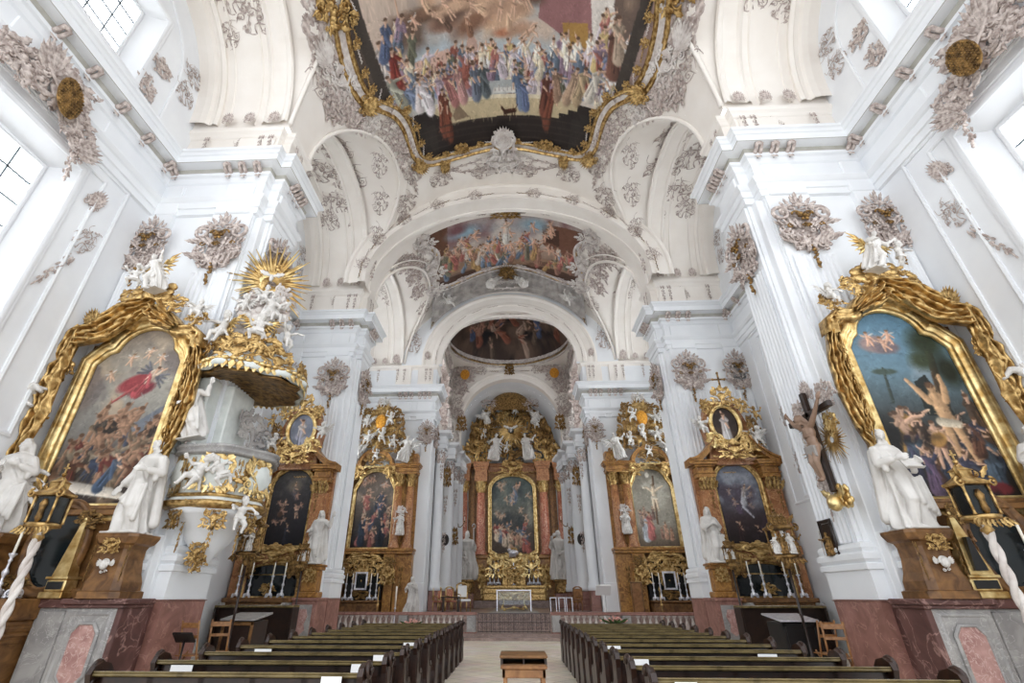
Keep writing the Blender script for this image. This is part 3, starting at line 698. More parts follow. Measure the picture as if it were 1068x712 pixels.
    for b in (0, 1, 2):
        y0, y1 = BAYS[b]
        for i in range(8): bracket(-XW, y0 + .55 + i * (y1 - y0 - 1.1) / 7, PI / 2)
    # attic above the piers
    at = MB(MIR[s])
    ap = [(0, 14.85), (0, 16.2), (.05, 16.24), (.1, 16.34), (.18, 16.42), (.2, 16.56), (.05, 16.62), (-.4, 16.64)]
    for k in range(2):
        at.sweep([(-XW, PIERS[k][0] + .12), (-XC - .08, PIERS[k][0] + .12), (-XC - .08, PIERS[k][0] + .42), (-XN - .1, PIERS[k][0] + .42), (-XN - .1, PIERS[k][1] - .05), (-XW, PIERS[k][1] - .05)], ap)
        at.box(-9.4, -8.1, PIERS[k][0] + .02, PIERS[k][0] + .2, 14.95, 16.15, .03)
    at.sweep([(-XW, 31.05), (-5.3, 31.05), (-5.3, 32.6)], ap)
    for xa in (-8.2, -6.6): at.box(xa, xa + 1.1, 30.9, 31.1, 14.95, 16.6, .03)
    struct(at.build(f'trim_{1 if s < 0 else 2}', 'plaster_warm'))

# ---- piers
def flutes(mb, x0, x1, y, z0, z1, n=7):
    m = n * 8 + 1; x = np.linspace(x0, x1, m); t = (np.arange(m) % 8) / 8.
    d = np.where((t > .12) & (t < .88), np.sin((t - .12) / .76 * PI) * .09, 0)
    V = np.zeros((2, m, 3)); V[:, :, 0] = x; V[:, :, 1] = y + d; V[0, :, 2] = z0; V[1, :, 2] = z1
    mb.grid(V)
def capital_mesh(w=1.25, h=2.3, seed=1):
    g = MB(); d = MB(); rng = random.Random(seed)
    for sx in (-1, 1):
        g.scroll(sx * w * .44, h * .27, w * .22, PI / 2 + .2 * sx, 1.4, -sx, .22, .1, tail=.45)
        g.scroll(sx * w * .20, h * .33, w * .13, PI / 2, 1.3, -sx, .24, .14, tail=.3)
        g.scroll(sx * w * .40, -h * .02, w * .15, -PI / 2, 1.3, sx, .24, .05, tail=.3)
        g.scroll(sx * w * .22, -h * .2, w * .12, PI / 2, 1.2, -sx, .25, .05, tail=.3)
        g.scurve((sx * w * .1, -h * .3), (sx * w * .5, h * .12), .2 * sx, .06, .03, .06, .08)
        for i in range(5): g.leaf(sx * w * (.06 + .085 * i), -h * (.28 - .03 * i), PI / 2 - sx * (.1 + .2 * i), h * .2, w * .12, .06, .6, bend=-sx * .6)
        for i in range(5): g.leaf(sx * w * (.1 + .09 * i), h * (.02 + .02 * i), PI / 2 - sx * (.2 + .25 * i), h * .17, w * .11, .12, .6, bend=-sx * .8)
        g.garland([(sx * w * .52, h * .2), (sx * w * .44, -h * .1), (sx * w * .3, -h * .28)], .06, rng, .08)
        for i in range(3): g.leaf(sx * w * (.06 + .1 * i), h * .40, PI / 2 - sx * (.25 + .4 * i), h * (.17 - .03 * i), w * .1, .14, .3)
    g.leaf(0, h * .42, PI / 2, h * .2, w * .13, .14, .2); g.shell(0, h * .36, w * .15, PI / 2, 2.4, 7, .16)
    for i in range(46): g.blob((rng.uniform(-.46, .46) * w, rng.uniform(-.3, .33) * h, rng.uniform(.04, .16)), rng.uniform(.03, .065), k=6)
    for i in range(8): g.scroll(rng.uniform(-.4, .4) * w, rng.uniform(-.25, .3) * h, rng.uniform(.07, .12), rng.uniform(0, 6), 1.1, rng.choice((-1, 1)), .28, .12)
    g.box(-w * .3, w * .3, -h * .25, h * .36, -.06, .02)
    d.rosette(0, h * .2, w * .14, .2); d.shell(0, h * .1, w * .13, -PI / 2, 1.8, 5, .18)
    for sx in (-1, 1): d.scroll(sx * w * .14, h * .24, w * .1, 0 if sx > 0 else PI, 1., sx, .25, .2); d.scroll(sx * w * .36, h * .08, w * .07, 0, 1., sx, .25, .16)
    b = MB(); b.garland([(0, -h * .24), (w * .04, -h * .34), (-w * .03, -h * .42), (0, -h * .50)], .075, rng, .06); b.leaf(0, -h * .46, -PI / 2, .25, .1, .05, .2)
    return g.mesh('capital', 'stucco'), d.mesh('capital_cartouche', 'gold_dark'), b.mesh('capital_drop', 'gold_dark')
CAPS = [capital_mesh(seed=3), capital_mesh(1.05, 2.25, seed=8)]
def add_capital(parent, kind, x, y, z, r, sc=1.):
    g, d, b = CAPS[kind]; L = parent.location
    c = link('capital', g, parent, loc=(x - L[0], y - L[1], z - L[2]), rot=(PI / 2, 0, r), scale=(sc, sc, sc))
    link('capital_cartouche', d, c); link('capital_drop', b, c)
    return c
for k in range(2):
    y0, y1 = PIERS[k]
    for s in (-1, 1):
        nm = 'left' if s < 0 else 'right'; M = MIR[s]
        root = thing('pillar', ('nearer' if k == 0 else 'farther') + f' white fluted pier on a red marble plinth, {nm} side of the nave', 'pillar', (s * 9.4, (y0 + y1) / 2, 0))
        struct(root); del root['category']
        P = pier_path(k)
        sh = MB(M, root); sh.sweep(P, [(-.05, 1.6), (0, 1.64), (0, 12.5)])
        sh.box(-9.25, -XC - .02, y0 - .08, y0 + .1, 2.5, 12.4); sh.box(-XW, -10.5, y0 - .14, y0 + .1, 2.5, 12.4)
        sh.box(-XN - .05, -XN + .08, y0 + .42, y1 - .06, 2.5, 12.4)
        sh.box(-XC - .05, -XN - .12, y0 + .1, y0 + .4, 1.05, 12.4, .02)
        sh.box(-XC + .06, -XC + .2, y0 - .08, y0 + .12, 1.1, 2.9, .02)
        sh.build('shaft', 'plaster', root)
        fl = MB(M, root)
        flutes(fl, -9.2, -8.05, y0 - .14, 2.75, 10.1, 7)
        flutes(fl, -11.25, -10.55, y0 - .2, 2.75, 10.1, 4)
        fl.M = (np.eye(4) if M is None else M) @ frame((-XN, 0, 0), (0, 1, 0), (-1, 0, 0), (0, 0, 1)); flutes(fl, y0 + .5, y1 - .12, -.13, 2.75, 10.1, 7)
        fl.build('fluting', 'plaster', root)
        ba = MB(M, root)
        Q = [(-XW, y0 - .1), (-XC, y0 - .1), (-XC, y0 + .3), (-XN + .1, y0 + .3), (-XN + .1, y1 + .05), (-XW, y1 + .05)]
        ba.sweep(Q, [(-.1, 1.63), (.06, 1.64), (.06, 2.18), (.12, 2.2), (.12, 2.3), (.07, 2.33), (.13, 2.4), (.13, 2.5), (.06, 2.55), (.09, 2.62), (.06, 2.7), (-.1, 2.76)])
        ba.build('base_molding', 'plaster', root)
        ma = MB(M, root); ma.sweep(Q, [(.1, 0), (.1, .25), (.06, .28), (.06, 1.6), (.1, 1.62), (.0, 1.645)])
        ma.build('marble_plinth', 'red_marble', root)
        mi = MB(M, root); mi.box(-XN - .4, -XN - .02, y0 + .02, y0 + .3, 0, 1.62, .02); mi.build('corner_strip', 'red_marble_dark', root)
        for x, kd in ((-8.62, 0), (-10.9, 1)): add_capital(root, kd, -s * x, y0 - .12, 10.85, 0)
        add_capital(root, 0, s * (XN - .1), y0 + 1.05, 10.85, -s * PI / 2)
# ---- end wall of the nave with the chancel arch
ew = MB()
xs = np.unique(np.r_[np.linspace(-XW, -5.25, 10), np.linspace(-5.25, -4.9, 2), -4.9 * np.cos(np.linspace(0, PI, 25)), np.linspace(4.9, 5.25, 2), np.linspace(5.25, XW, 10)])
za = lambda x: 16.9 + 4.2 * math.sqrt(max(0, 1 - (x / 4.9) ** 2))
for u, v in zip(xs[:-1], xs[1:]):
    m = abs((u + v) / 2)
    b = [0, 0] if m > 5.25 else ([16.5, 16.5] if m > 4.9 else [za(u), za(v)])
    ew.add([(u, 31, b[0]), (v, 31, b[1]), (v, 31, 24.2), (u, 31, 24.2)], np.array([(0, 1, 2, 3)]), False)
for s in (-1, 1):
    ew.add([(s * 5.25, 31, 0), (s * 5.25, 33, 0), (s * 5.25, 33, 17), (s * 5.25, 31, 17)], np.array([(0, 1, 2, 3)]), False)
struct(ew.build('wall_chancel', 'plaster'))
for s in (-1, 1):
    o = thing('pilaster_trim', 'x', 'x', (s * 5.65, 31, 0)); struct(o, f'white pilaster with stucco capital at the {"left" if s < 0 else "right"} edge of the chancel arch'); del o['category']; o.name = f'trim_{5 if s < 0 else 6}'
    m = MB(None, o); m.box(s * 5.65 - .36, s * 5.65 + .36, 30.82, 31.05, .9, 12.4, .02); m.box(s * 5.65 - .42, s * 5.65 + .42, 30.76, 31.05, .9, 2.4, .03); m.build('shaft', 'plaster', o); add_capital(o, 1, s * 5.65, 30.82, 11.2, 0, .85)
    add_capital(o, 1, s * 5.2, 31.7, 11.2, -s * PI / 2, .85)
def arch_band(name, a, b, z0, y, prof, matl, n=40):
    t = np.linspace(-.06, PI + .06, n); P = np.stack([-a * np.cos(t), np.full(n, y), z0 + b * np.sin(t)], 1)
    N = np.stack([-np.cos(t) / a, 0 * t, np.sin(t) / b], 1); N /= np.linalg.norm(N, axis=1)[:, None]
    B = np.tile([0, -1., 0], (n, 1)); m = MB(); m.rail(P, N, B, prof, smooth=False)
    return struct(m.build(name, matl))
arch_band('arch_molding', 7.55, 5.35, 16.75, 20.25, [(1.15, -.1), (1.15, .08), (1.05, .14), (.95, .14), (.88, .05), (.4, .05), (.34, .12), (.24, .14), (.16, .08), (0, .08), (0, -.2), (.06, -.22), (.06, -.85), (0, -.87), (0, -1.1), (1.4, -1.1)], 'plaster_warm')
arch_band('arch_molding', 4.9, 4.2, 16.9, 31.0, [(1.5, 0), (1.5, .12), (1.38, .16), (1.25, .1), (1.2, .05), (.75, .05), (.68, .12), (.5, .14), (.42, .06), (.06, .06), (0, .04), (0, -.3), (1.5, -.35)], 'plaster_warm')
arch_band('arch_molding', 4.45, 4.4, 15.2, 40.5, [(.75, 0), (.75, .1), (.65, .14), (.5, .1), (.45, .04), (.1, .04), (0, .02), (0, -.8)], 'plaster_warm')
# ---- vaults
ce = MB()
for b in (0, 1):
    y0, y1 = BAYS[b]; t = np.linspace(0, PI, 41); y = (y0 + y1) / 2 - (y1 - y0) / 2 * np.cos(t)
    x = np.unique(np.r_[-np.linspace(7.7, XW, 6), np.linspace(7.7, XW, 6), 7.7 * np.cos(np.linspace(0, PI, 73))])
    X, Y = np.meshgrid(x, y, indexing='ij'); zc = np.maximum(z_main(X), z_cross(Y, b))
    ce.grid(np.stack([X, Y, zc], -1)[:, ::-1])
x = 7.7 * np.cos(np.linspace(0, PI, 61))
for (y0, y1) in ((10.95, 12.65), (20.95, 22.8), (.5, 2.5)):
    V = np.zeros((61, 3, 3)); V[:, :, 0] = x[:, None]; V[:, :, 1] = np.linspace(y0, y1, 3)[None]; V[:, :, 2] = z_main(x)[:, None]; ce.grid(V[::-1, ::-1])
y0, y1 = BAYS[2]; y = np.unique(np.r_[(y0 + y1) / 2 - (y1 - y0) / 2 * np.cos(np.linspace(0, PI, 33)), 31.2])
xx = np.unique(np.r_[-np.linspace(7.9, XW, 5), np.linspace(7.9, XW, 5), 7.9 * np.cos(np.linspace(0, PI, 61))])
X, Y = np.meshgrid(xx, y, indexing='ij'); ce.grid(np.stack([X, Y, np.maximum(z_choir(X, Y), np.where(Y > 31, 0, z_cross(Y, 2)))], -1)[:, ::-1])
struct(ce.build('ceiling', 'plaster_warm'))
# ribs of the cross vaults and groin mouldings
rb = MB()
for b in range(3):
    y0, y1 = BAYS[b]; t = np.linspace(.02, PI - .02, 41); y = (y0 + y1) / 2 - (y1 - y0) / 2 * np.cos(t); z = z_cross(y, b)
    ty, tz = np.gradient(y), np.gradient(z); L = np.hypot(ty, tz); B = np.stack([0 * y, tz / L, -ty / L], 1)
    for s in (-1, 1):
        N = np.tile([s, 0, 0.], (41, 1))
        for xa, pf in ((10.35, [(0, 0), (0, .1), (.12, .16), (.2, .1), (.32, .1), (.4, .2), (.6, .24), (.95, .24)]), (7.75, [(0, .12), (.05, .2), (.2, .16), (.28, .1), (.75, .1), (.82, .17), (.92, .1), (1.0, 0)]), (8.95, [(0, 0), (.03, .05), (.07, .05), (.1, 0)]), (10.0, [(0, 0), (.03, .05), (.07, .05), (.1, 0)])):
            rb.rail(np.stack([np.full(41, s * xa), y, z], 1), N, B, pf, smooth=False)
        # groin line
        f = np.clip((z - ZS) / 6.6, 0, .999); gx = 7.7 * np.sqrt(1 - f ** 2) - .02
        rb.tube(np.stack([s * gx, y, z - .02], 1), .09, 6, ref=(1, 0, 0)); rb.tube(np.stack([s * (gx - .45), y, z_main(gx - .45) - .02], 1)[3:-3], .05, 5, ref=(1, 0, 0))
struct(rb.build('ceiling_molding', 'plaster_warm'))
# ---- chancel and apse
cw = MB()
for s in (-1, 1):
    for ya, yb, z0, z1 in ((32.4, 32.9, 0, 20.9), (32.9, 37.2, 0, 13.2), (32.9, 37.2, 18.4, 20.9), (37.2, 40.6, 0, 20.9)): cw.add([(s * 5.25, ya, z0), (s * 5.25, yb, z0), (s * 5.25, yb, z1), (s * 5.25, ya, z1)], np.array([(0, 1, 2, 3)]), False)
for s in (-1, 1):      # glowing panes added out of view in deep recesses to brighten chancel and apse
    for (ya, yb, za_, zb_, xi, xo) in ((32.9, 37.2, 13.2, 18.4, 5.25, 6.7), (41.3, 43.5, 6.5, 14.0, 4.9, 6.2)):
        w = MB(MIR[s]); w.box(-xo - .04, -xo, ya, ya + (yb - ya) * .4, za_, zb_); o = struct(w.build('window_pane', 'pane_fill'), f'added glowing pane out of view in the {"left" if s < 0 else "right"} {"chancel" if ya < 40 else "apse"} wall'); nwin += 1; o.name = f'window_{nwin}'
        w = MB(MIR[s], o); A = [(-xi, ya, za_), (-xi, yb, za_), (-xi, yb, zb_), (-xi, ya, zb_)]; w.add(A + [(-xo, y, z) for _, y, z in A], np.array([(i, (i + 1) % 4, 4 + (i + 1) % 4, 4 + i) for i in range(4)]), False); w.add([(-xo - .02, ya, za_), (-xo - .02, yb, za_), (-xo - .02, yb, zb_), (-xo - .02, ya, zb_)], np.array([(0, 1, 2, 3)]), False); w.build('window_frame', 'stucco', o)  # recess walls in darker stucco to tone down the pane glow
xs = -4.45 * np.cos(np.linspace(0, PI, 21)); zb = lambda x: 15.2 + 4.4 * math.sqrt(max(0, 1 - (x / 4.45) ** 2))
for u, v in zip(xs[:-1], xs[1:]): cw.add([(u, 40.5, zb(u)), (v, 40.5, zb(v)), (v, 40.5, 21), (u, 40.5, 21)], np.array([(0, 1, 2, 3)]), False)
for s in (-1, 1): cw.box(min(s * 4.45, s * 5.3), max(s * 4.45, s * 5.3), 40.5, 41.3, 0, 21)
# saucer vault: flat ring with a round opening, rising dome
n = 48; t = np.linspace(0, 2 * PI, n, endpoint=False); cx, cy, rr = 5.2, 35.95, 4.6
sq = np.stack([np.clip(8.5 * np.cos(t), -5.6, 5.6), cy + np.clip(8 * np.sin(t), -4.9, 4.9)], 1)
V = np.zeros((n, 2, 3)); V[:, 0, :2] = sq; V[:, 1, 0] = cx * np.cos(t); V[:, 1, 1] = cy + rr * np.sin(t); V[:, :, 2] = 20.8; cw.grid(V, True, False)
struct(cw.build('wall_choir', 'plaster_warm'))
ap = MB(); t = np.linspace(0, PI, 25)
yy = [41.2, 43.6]; rows = []
prof = np.r_[0, np.linspace(15.2, 15.2, 1)]
for q in np.linspace(-PI / 2, PI / 2, 31):    # round wall and half dome
    cxx, cyy = 4.9 * math.sin(q), 43.6 + 4.9 * math.cos(q)
    rows.append([(cxx, cyy, z) for z in (0, 15.2)] + [(4.9 * math.sin(q) * math.cos(e), 43.6 + 4.9 * math.cos(q) * math.cos(e), 15.2 + 4.9 * math.sin(e)) for e in np.linspace(.08, PI / 2, 12)])
ap.grid(np.array(rows))
ap.grid(np.array([[(4.9 * -math.cos(a), yv, 15.2 + 4.9 * math.sin(a)) for yv in (41.0, 43.6)] for a in t]))
for s in (-1, 1):
    for ya, yb, z0, z1 in ((41, 41.3, 0, 15.2), (41.3, 43.5, 0, 6.5), (41.3, 43.5, 14, 15.2), (43.5, 43.6, 0, 15.2)): ap.add([(s * 4.9, ya, z0), (s * 4.9, yb, z0), (s * 4.9, yb, z1), (s * 4.9, ya, z1)], np.array([(0, 1, 2, 3)]), False)
struct(ap.build('wall_apse', 'plaster'))
# chancel columns, lower entablature, plinths
for s in (-1, 1):
    nm = 'left' if s < 0 else 'right'
    root = thing('column', f'cluster of white columns under a carved entablature on the {nm} of the chancel', 'columns', (s * 5.0, 36.5, .9)); struct(root); del root['category']
    M = MIR[s]
    co = MB(M, root); cp = MB(M, root)
    for (x, y, r) in ((-5.05, 33.0, .4), (-4.75, 36.2, .42), (-4.6, 38.6, .4), (-4.4, 40.1, .42)):
        co.lathe([(r * 1.25, 2.0), (r * 1.25, 2.25), (r * 1.1, 2.3), (r * 1.18, 2.42), (r, 2.55), (r * 1.02, 5), (r * .86, 9.6), (r * .95, 9.65), (r * .86, 9.7), (r * .86, 11)], 16, (x, y, 0))
        for i in range(8):
            a = i * PI / 4; F = frame((x + r * .8 * math.cos(a), y + r * .8 * math.sin(a), 9.75), (-math.sin(a), math.cos(a), 0), (0, 0, 1), (math.cos(a), math.sin(a), 0))
            cp.M = F if M is None else M @ F
            cp.leaf(0, 0, PI / 2, .75, .34, 0, .5); cp.scroll(0, .85, .16, PI / 2, 1., 1, .3)
    co.build('shaft', 'plaster', root); cp.build('capital', 'stucco', root)
    eb = MB(M, root)
    pth = [(-5.3, 32.6), (-4.55, 32.6), (-4.55, 33.5), (-5.0, 33.5), (-5.0, 35.6), (-4.25, 35.6), (-4.25, 36.8), (-4.6, 36.8), (-4.6, 38), (-4.1, 38), (-4.1, 39.2), (-4.0, 39.4), (-3.85, 40.7), (-5, 41.2)]
    eb.sweep(pth, [(-.3, 10.9), (0, 10.9), (0, 11.2), (.05, 11.22), (.05, 11.4), (-.02, 11.42), (-.02, 11.75), (.1, 11.8), (.3, 11.9), (.32, 12.1), (-.4, 12.14)])
    eb.build('entablature', 'plaster', root)
    mp = MB(M, root); mp.sweep([(a - .12, c) for a, c in pth], [(.02, .9), (.02, 1.15), (-.02, 1.18), (-.02, 1.95), (.04, 2.0), (-.5, 2.02)])
    mp.build('marble_plinth', 'red_marble', root)
    tr = MB(M, root); rng = random.Random(5)
    for y, z in ((34.3, 13.2), (36.2, 13.0), (38.4, 13.0), (39.8, 13.3)):
        F = frame((-4.7, y, z), (0, 1, 0), (0, 0, 1), (1, -.3, 0)); tr.M = F if M is None else M @ F
        for i in range(9): tr.scroll(rng.uniform(-.6, .6), rng.uniform(-.8, .9), rng.uniform(.15, .32), rng.uniform(0, 6), 1.1, rng.choice((-1, 1)), .3)
        for i in range(8): tr.leaf(rng.uniform(-.5, .5), rng.uniform(-.9, .5), PI / 2 + rng.uniform(-1, 1), rng.uniform(.4, .8), .25, 0, .4)
    for (y, x) in ((34.6, -5.2), (37.4, -5.0)):    # pierced ornament strip between the columns
        F = frame((x, y, 6), (0, 1, 0), (0, 0, 1), (1, -.3, 0)); tr.M = F if M is None else M @ F
        for i in range(12):
            tr.scroll(.18 * (-1) ** i, -3.6 + i * .6, .17, PI / 2, 1., (-1) ** i, .25); tr.leaf(0, -3.6 + i * .6, PI / 2 + .4 * (-1) ** i, .5, .2, 0, .2)
    tr.build('stucco_ornament', 'stucco_light', root)
# ------------------------------------------------------------------ painted pictures (brushwork laid down as colours of the canvas itself)
def vnoise(h, w, sc, seed, octv=4):
    r = np.random.RandomState(seed); out = np.zeros((h, w)); amp = 1.; tot = 0
    for o in range(octv):
        gh, gw = max(2, int(sc * 2 ** o * h / max(h, w)) + 2), max(2, int(sc * 2 ** o * w / max(h, w)) + 2)
        g = r.rand(gh, gw); y = np.linspace(0, gh - 1.001, h); x = np.linspace(0, gw - 1.001, w)
        yi, xi = y.astype(int), x.astype(int); fy, fx = (y - yi)[:, None], (x - xi)[None]
        fy, fx = fy * fy * (3 - 2 * fy), fx * fx * (3 - 2 * fx)
        a = g[yi][:, xi]; b = g[yi][:, xi + 1]; c = g[yi + 1][:, xi]; d = g[yi + 1][:, xi + 1]
        out += amp * ((a * (1 - fx) + b * fx) * (1 - fy) + (c * (1 - fx) + d * fx) * fy); tot += amp; amp *= .55
    return out / tot
class Canvas:
    """x to the right 0..asp, y downwards 0..1"""
    def __init__(s, asp, h, base, seed=0):
        s.h = h; s.w = int(round(h * asp)); s.asp = asp; s.a = np.zeros((s.h, s.w, 3)); s.a[:] = base
        s.Y, s.X = np.meshgrid((np.arange(s.h) + .5) / h, (np.arange(s.w) + .5) / h, indexing='ij')
        s.rng = random.Random(seed); s.seed = seed
    def vgrad(s, stops):
        ys = [q[0] for q in stops]; y = s.Y[:, 0]
        for c in range(3): s.a[:, :, c] = np.interp(y, ys, [q[1][c] for q in stops])[:, None]
    def cloud(s, col, lo, hi, sc=4, seed=1, y0=-1., y1=2., al=1.):
        m = np.clip((vnoise(s.h, s.w, sc, seed + s.seed) - lo) / (hi - lo), 0, 1) * al
        m *= np.clip((s.Y - y0) / .12, 0, 1) * np.clip((y1 - s.Y) / .12, 0, 1); s.a += (np.array(col) - s.a) * m[:, :, None]
    def _win(s, x0, x1, y0, y1):
        h = s.h
        return slice(max(0, int(y0 * h) - 1), min(s.h, int(y1 * h) + 2)), slice(max(0, int(x0 * h) - 1), min(s.w, int(x1 * h) + 2))
    def ell(s, x, y, rx, ry, col, a=0., soft=.35, al=1., shade=.0):
        R = max(rx, ry) * 1.3; iy, ix = s._win(x - R, x + R, y - R, y + R)
        if iy.start >= iy.stop or ix.start >= ix.stop: return
        dx, dy = s.X[iy, ix] - x, s.Y[iy, ix] - y; c, q = math.cos(a), math.sin(a)
        u, v = (dx * c + dy * q) / rx, (-dx * q + dy * c) / ry; d = np.sqrt(u * u + v * v)
        m = np.clip((1 + soft * .3 - d) / max(soft, .02), 0, 1)[:, :, None] * al
        C = np.array(col)[None, None] * (1 + shade * (-.6 * u - .6 * v))[:, :, None]
        s.a[iy, ix] = s.a[iy, ix] * (1 - m) + np.clip(C, 0, 1) * m
    def cap(s, p, q, r0, r1, col, al=1., soft=.3, shade=.25):
        x0, y0 = p; x1, y1 = q; R = max(r0, r1) * 1.2
        iy, ix = s._win(min(x0, x1) - R, max(x0, x1) + R, min(y0, y1) - R, max(y0, y1) + R)
        if iy.start >= iy.stop or ix.start >= ix.stop: return
        X, Y = s.X[iy, ix], s.Y[iy, ix]; dx, dy = x1 - x0, y1 - y0; L = dx * dx + dy * dy + 1e-12
        t = np.clip(((X - x0) * dx + (Y - y0) * dy) / L, 0, 1); d = np.hypot(X - x0 - t * dx, Y - y0 - t * dy); r = r0 + (r1 - r0) * t
        m = np.clip((1 + soft * .3 - d / r) / soft, 0, 1)[:, :, None] * al
        sd = ((X - x0 - t * dx) * -dy + (Y - y0 - t * dy) * dx) / (r * math.sqrt(L))
        C = np.array(col)[None, None] * (1 + shade * sd * np.sign(dy if abs(dy) > 1e-9 else 1))[:, :, None]
        s.a[iy, ix] = s.a[iy, ix] * (1 - m) + np.clip(C, 0, 1) * m
    def poly(s, pts, col, al=1.):
        P = np.array(pts); iy, ix = s._win(P[:, 0].min(), P[:, 0].max(), P[:, 1].min(), P[:, 1].max())
        X, Y = s.X[iy, ix], s.Y[iy, ix]; ins = np.zeros(X.shape, bool); n = len(P)
        for i in range(n):
            (x0, y0), (x1, y1) = P[i], P[(i + 1) % n]
            if y0 == y1: continue
            ins ^= ((Y < y0) != (Y < y1)) & (X < (x1 - x0) * (Y - y0) / (y1 - y0) + x0)
        s.a[iy, ix] = np.where(ins[:, :, None], s.a[iy, ix] * (1 - al) + np.array(col) * al, s.a[iy, ix])
    def fig(s, x, y, h, robe, robe2=None, skin=(.82, .64, .52), lean=0., armL=2.2, armR=-.6, sit=False, wings=None, hair=(.36, .25, .18), nude=False):
        """clothed figure with feet at (x, y), height h"""
        r = s.rng; c, q = math.cos(lean), math.sin(lean)
        P = lambda u, v: (x + h * (u * c + v * q), y - h * (v * c - u * q))
        rb = np.array(robe); r2 = np.array(robe2 if robe2 is not None else rb * .8)
        if wings is not None:
            for sg in (-1, 1):
                for k in range(4): s.cap(P(sg * .08, .72), P(sg * (.42 + .02 * k), .95 - .14 * k), .05 * h, .03 * h, np.array(wings) * (1 - .08 * k), .9)
        if nude:
            s.cap(P(-.05, .5), P(-.07, .02), .06 * h, .035 * h, skin); s.cap(P(.05, .5), P(.1, .03), .06 * h, .035 * h, skin)
            s.cap(P(0, .55), P(0, .78), .085 * h, .1 * h, skin); s.cap(P(-.09, .5), P(.1, .46), .06 * h, .05 * h, rb)
        else:
            if sit:
                s.cap(P(-.05, .42), P(.16, .3), .14 * h, .12 * h, rb); s.cap(P(.16, .3), P(.18, .03), .12 * h, .1 * h, rb)
            else: s.cap(P(0, .5), P(r.uniform(-.05, .05), .08), .12 * h, .17 * h, rb)
            s.cap(P(0, .5), P(0, .76), .12 * h, .11 * h, r2)
            for k in range(4):
                u = r.uniform(-.12, .12); s.cap(P(u * .6, .62), P(u + r.uniform(-.06, .06), .1), .014 * h, .022 * h, np.clip(rb * r.choice((.62, .72, 1.25, 1.15)), 0, 1), .75)
            if r.random() < .6: s.cap(P(-.12, .74), P(.13, .38), .05 * h, .06 * h, np.clip(rb * 1.12, 0, 1), .8)
        for sg, a in ((-1, armL), (1, armR)):
            sh = P(sg * .1, .75); el = (sh[0] + h * .17 * math.sin(a) , sh[1] - h * .17 * math.cos(a)); a2 = a + r.uniform(-.7, .7)
            s.cap(sh, el, .048 * h, .042 * h, skin if nude else r2); s.cap(el, (el[0] + h * .16 * math.sin(a2), el[1] - h * .16 * math.cos(a2)), .036 * h, .025 * h, skin)
        s.cap(P(0, .8), P(0, .86), .035 * h, .035 * h, skin)
        s.ell(*P(0, .92), .058 * h, .07 * h, skin, shade=.2); s.ell(*P(-.008, .955), .062 * h, .045 * h, hair, al=.9)
    def putto(s, x, y, h, skin=(.87, .66, .54), wings=(.8, .78, .75)):
        r = s.rng; a = r.uniform(-1, 1); c, q = math.cos(a), math.sin(a); P = lambda u, v: (x + h * (u * c + v * q), y - h * (v * c - u * q))
        for sg in (-1, 1): s.cap(P(0, .2), P(sg * .45, .4), .09 * h, .05 * h, wings, .8)
        s.cap(P(0, -.1), P(0, .2), .17 * h, .15 * h, skin)
        for sg in (-1, 1):
            s.cap(P(sg * .1, -.2), P(sg * r.uniform(.1, .35), -.5), .1 * h, .07 * h, skin); s.cap(P(sg * .14, .22), P(sg * .4, r.uniform(-.1, .5)), .07 * h, .05 * h, skin)
        s.ell(*P(0, .45), .14 * h, .15 * h, skin, shade=.2); s.ell(*P(0, .52), .14 * h, .09 * h, (.45, .3, .18), al=.8)
    def strokes(s, n, L, amp=.08):
        r = np.random.RandomState(s.seed + 5)
        for _ in range(n):
            x, y = r.rand() * s.asp, r.rand(); i, j = min(s.h - 1, int(y * s.h)), min(s.w - 1, int(x * s.h)); a = r.rand() * 6.28
            c = np.clip(s.a[i, j] * (1 + r.uniform(-amp, amp) * 2), 0, 1); l = L * r.uniform(.4, 1)
            s.cap((x, y), (x + l * math.cos(a), y + l * math.sin(a)), l * .16, l * .1, c, .55, shade=0)
    def finish(s, gain=1., sat=.82):
        s.a *= (1 + (vnoise(s.h, s.w, 40, s.seed + 77, 3)[:, :, None] - .5) * .16)
        g = s.a.mean(2, keepdims=True); s.a = np.clip((g + (s.a - g) * sat) * gain, 0, 1); return s
    def sample(s, u, v):   # u,v in 0..1 of the width and height
        x = np.clip(u * s.w - .5, 0, s.w - 1.001); y = np.clip(v * s.h - .5, 0, s.h - 1.001); xi, yi = x.astype(int), y.astype(int); fx, fy = (x - xi)[:, None], (y - yi)[:, None]
        a = s.a; x2, y2 = np.minimum(xi + 1, s.w - 1), np.minimum(yi + 1, s.h - 1)
        return (a[yi, xi] * (1 - fx) + a[yi, x2] * fx) * (1 - fy) + (a[y2, xi] * (1 - fx) + a[y2, x2] * fx) * fy
def inside(P, X, Y):
    ins = np.zeros(X.shape, bool); n = len(P)
    for i in range(n):
        (x0, y0), (x1, y1) = P[i], P[(i + 1) % n]
        if y0 == y1: continue
        ins ^= ((Y < y0) != (Y < y1)) & (X < (x1 - x0) * (Y - y0) / (y1 - y0) + x0)
    return ins
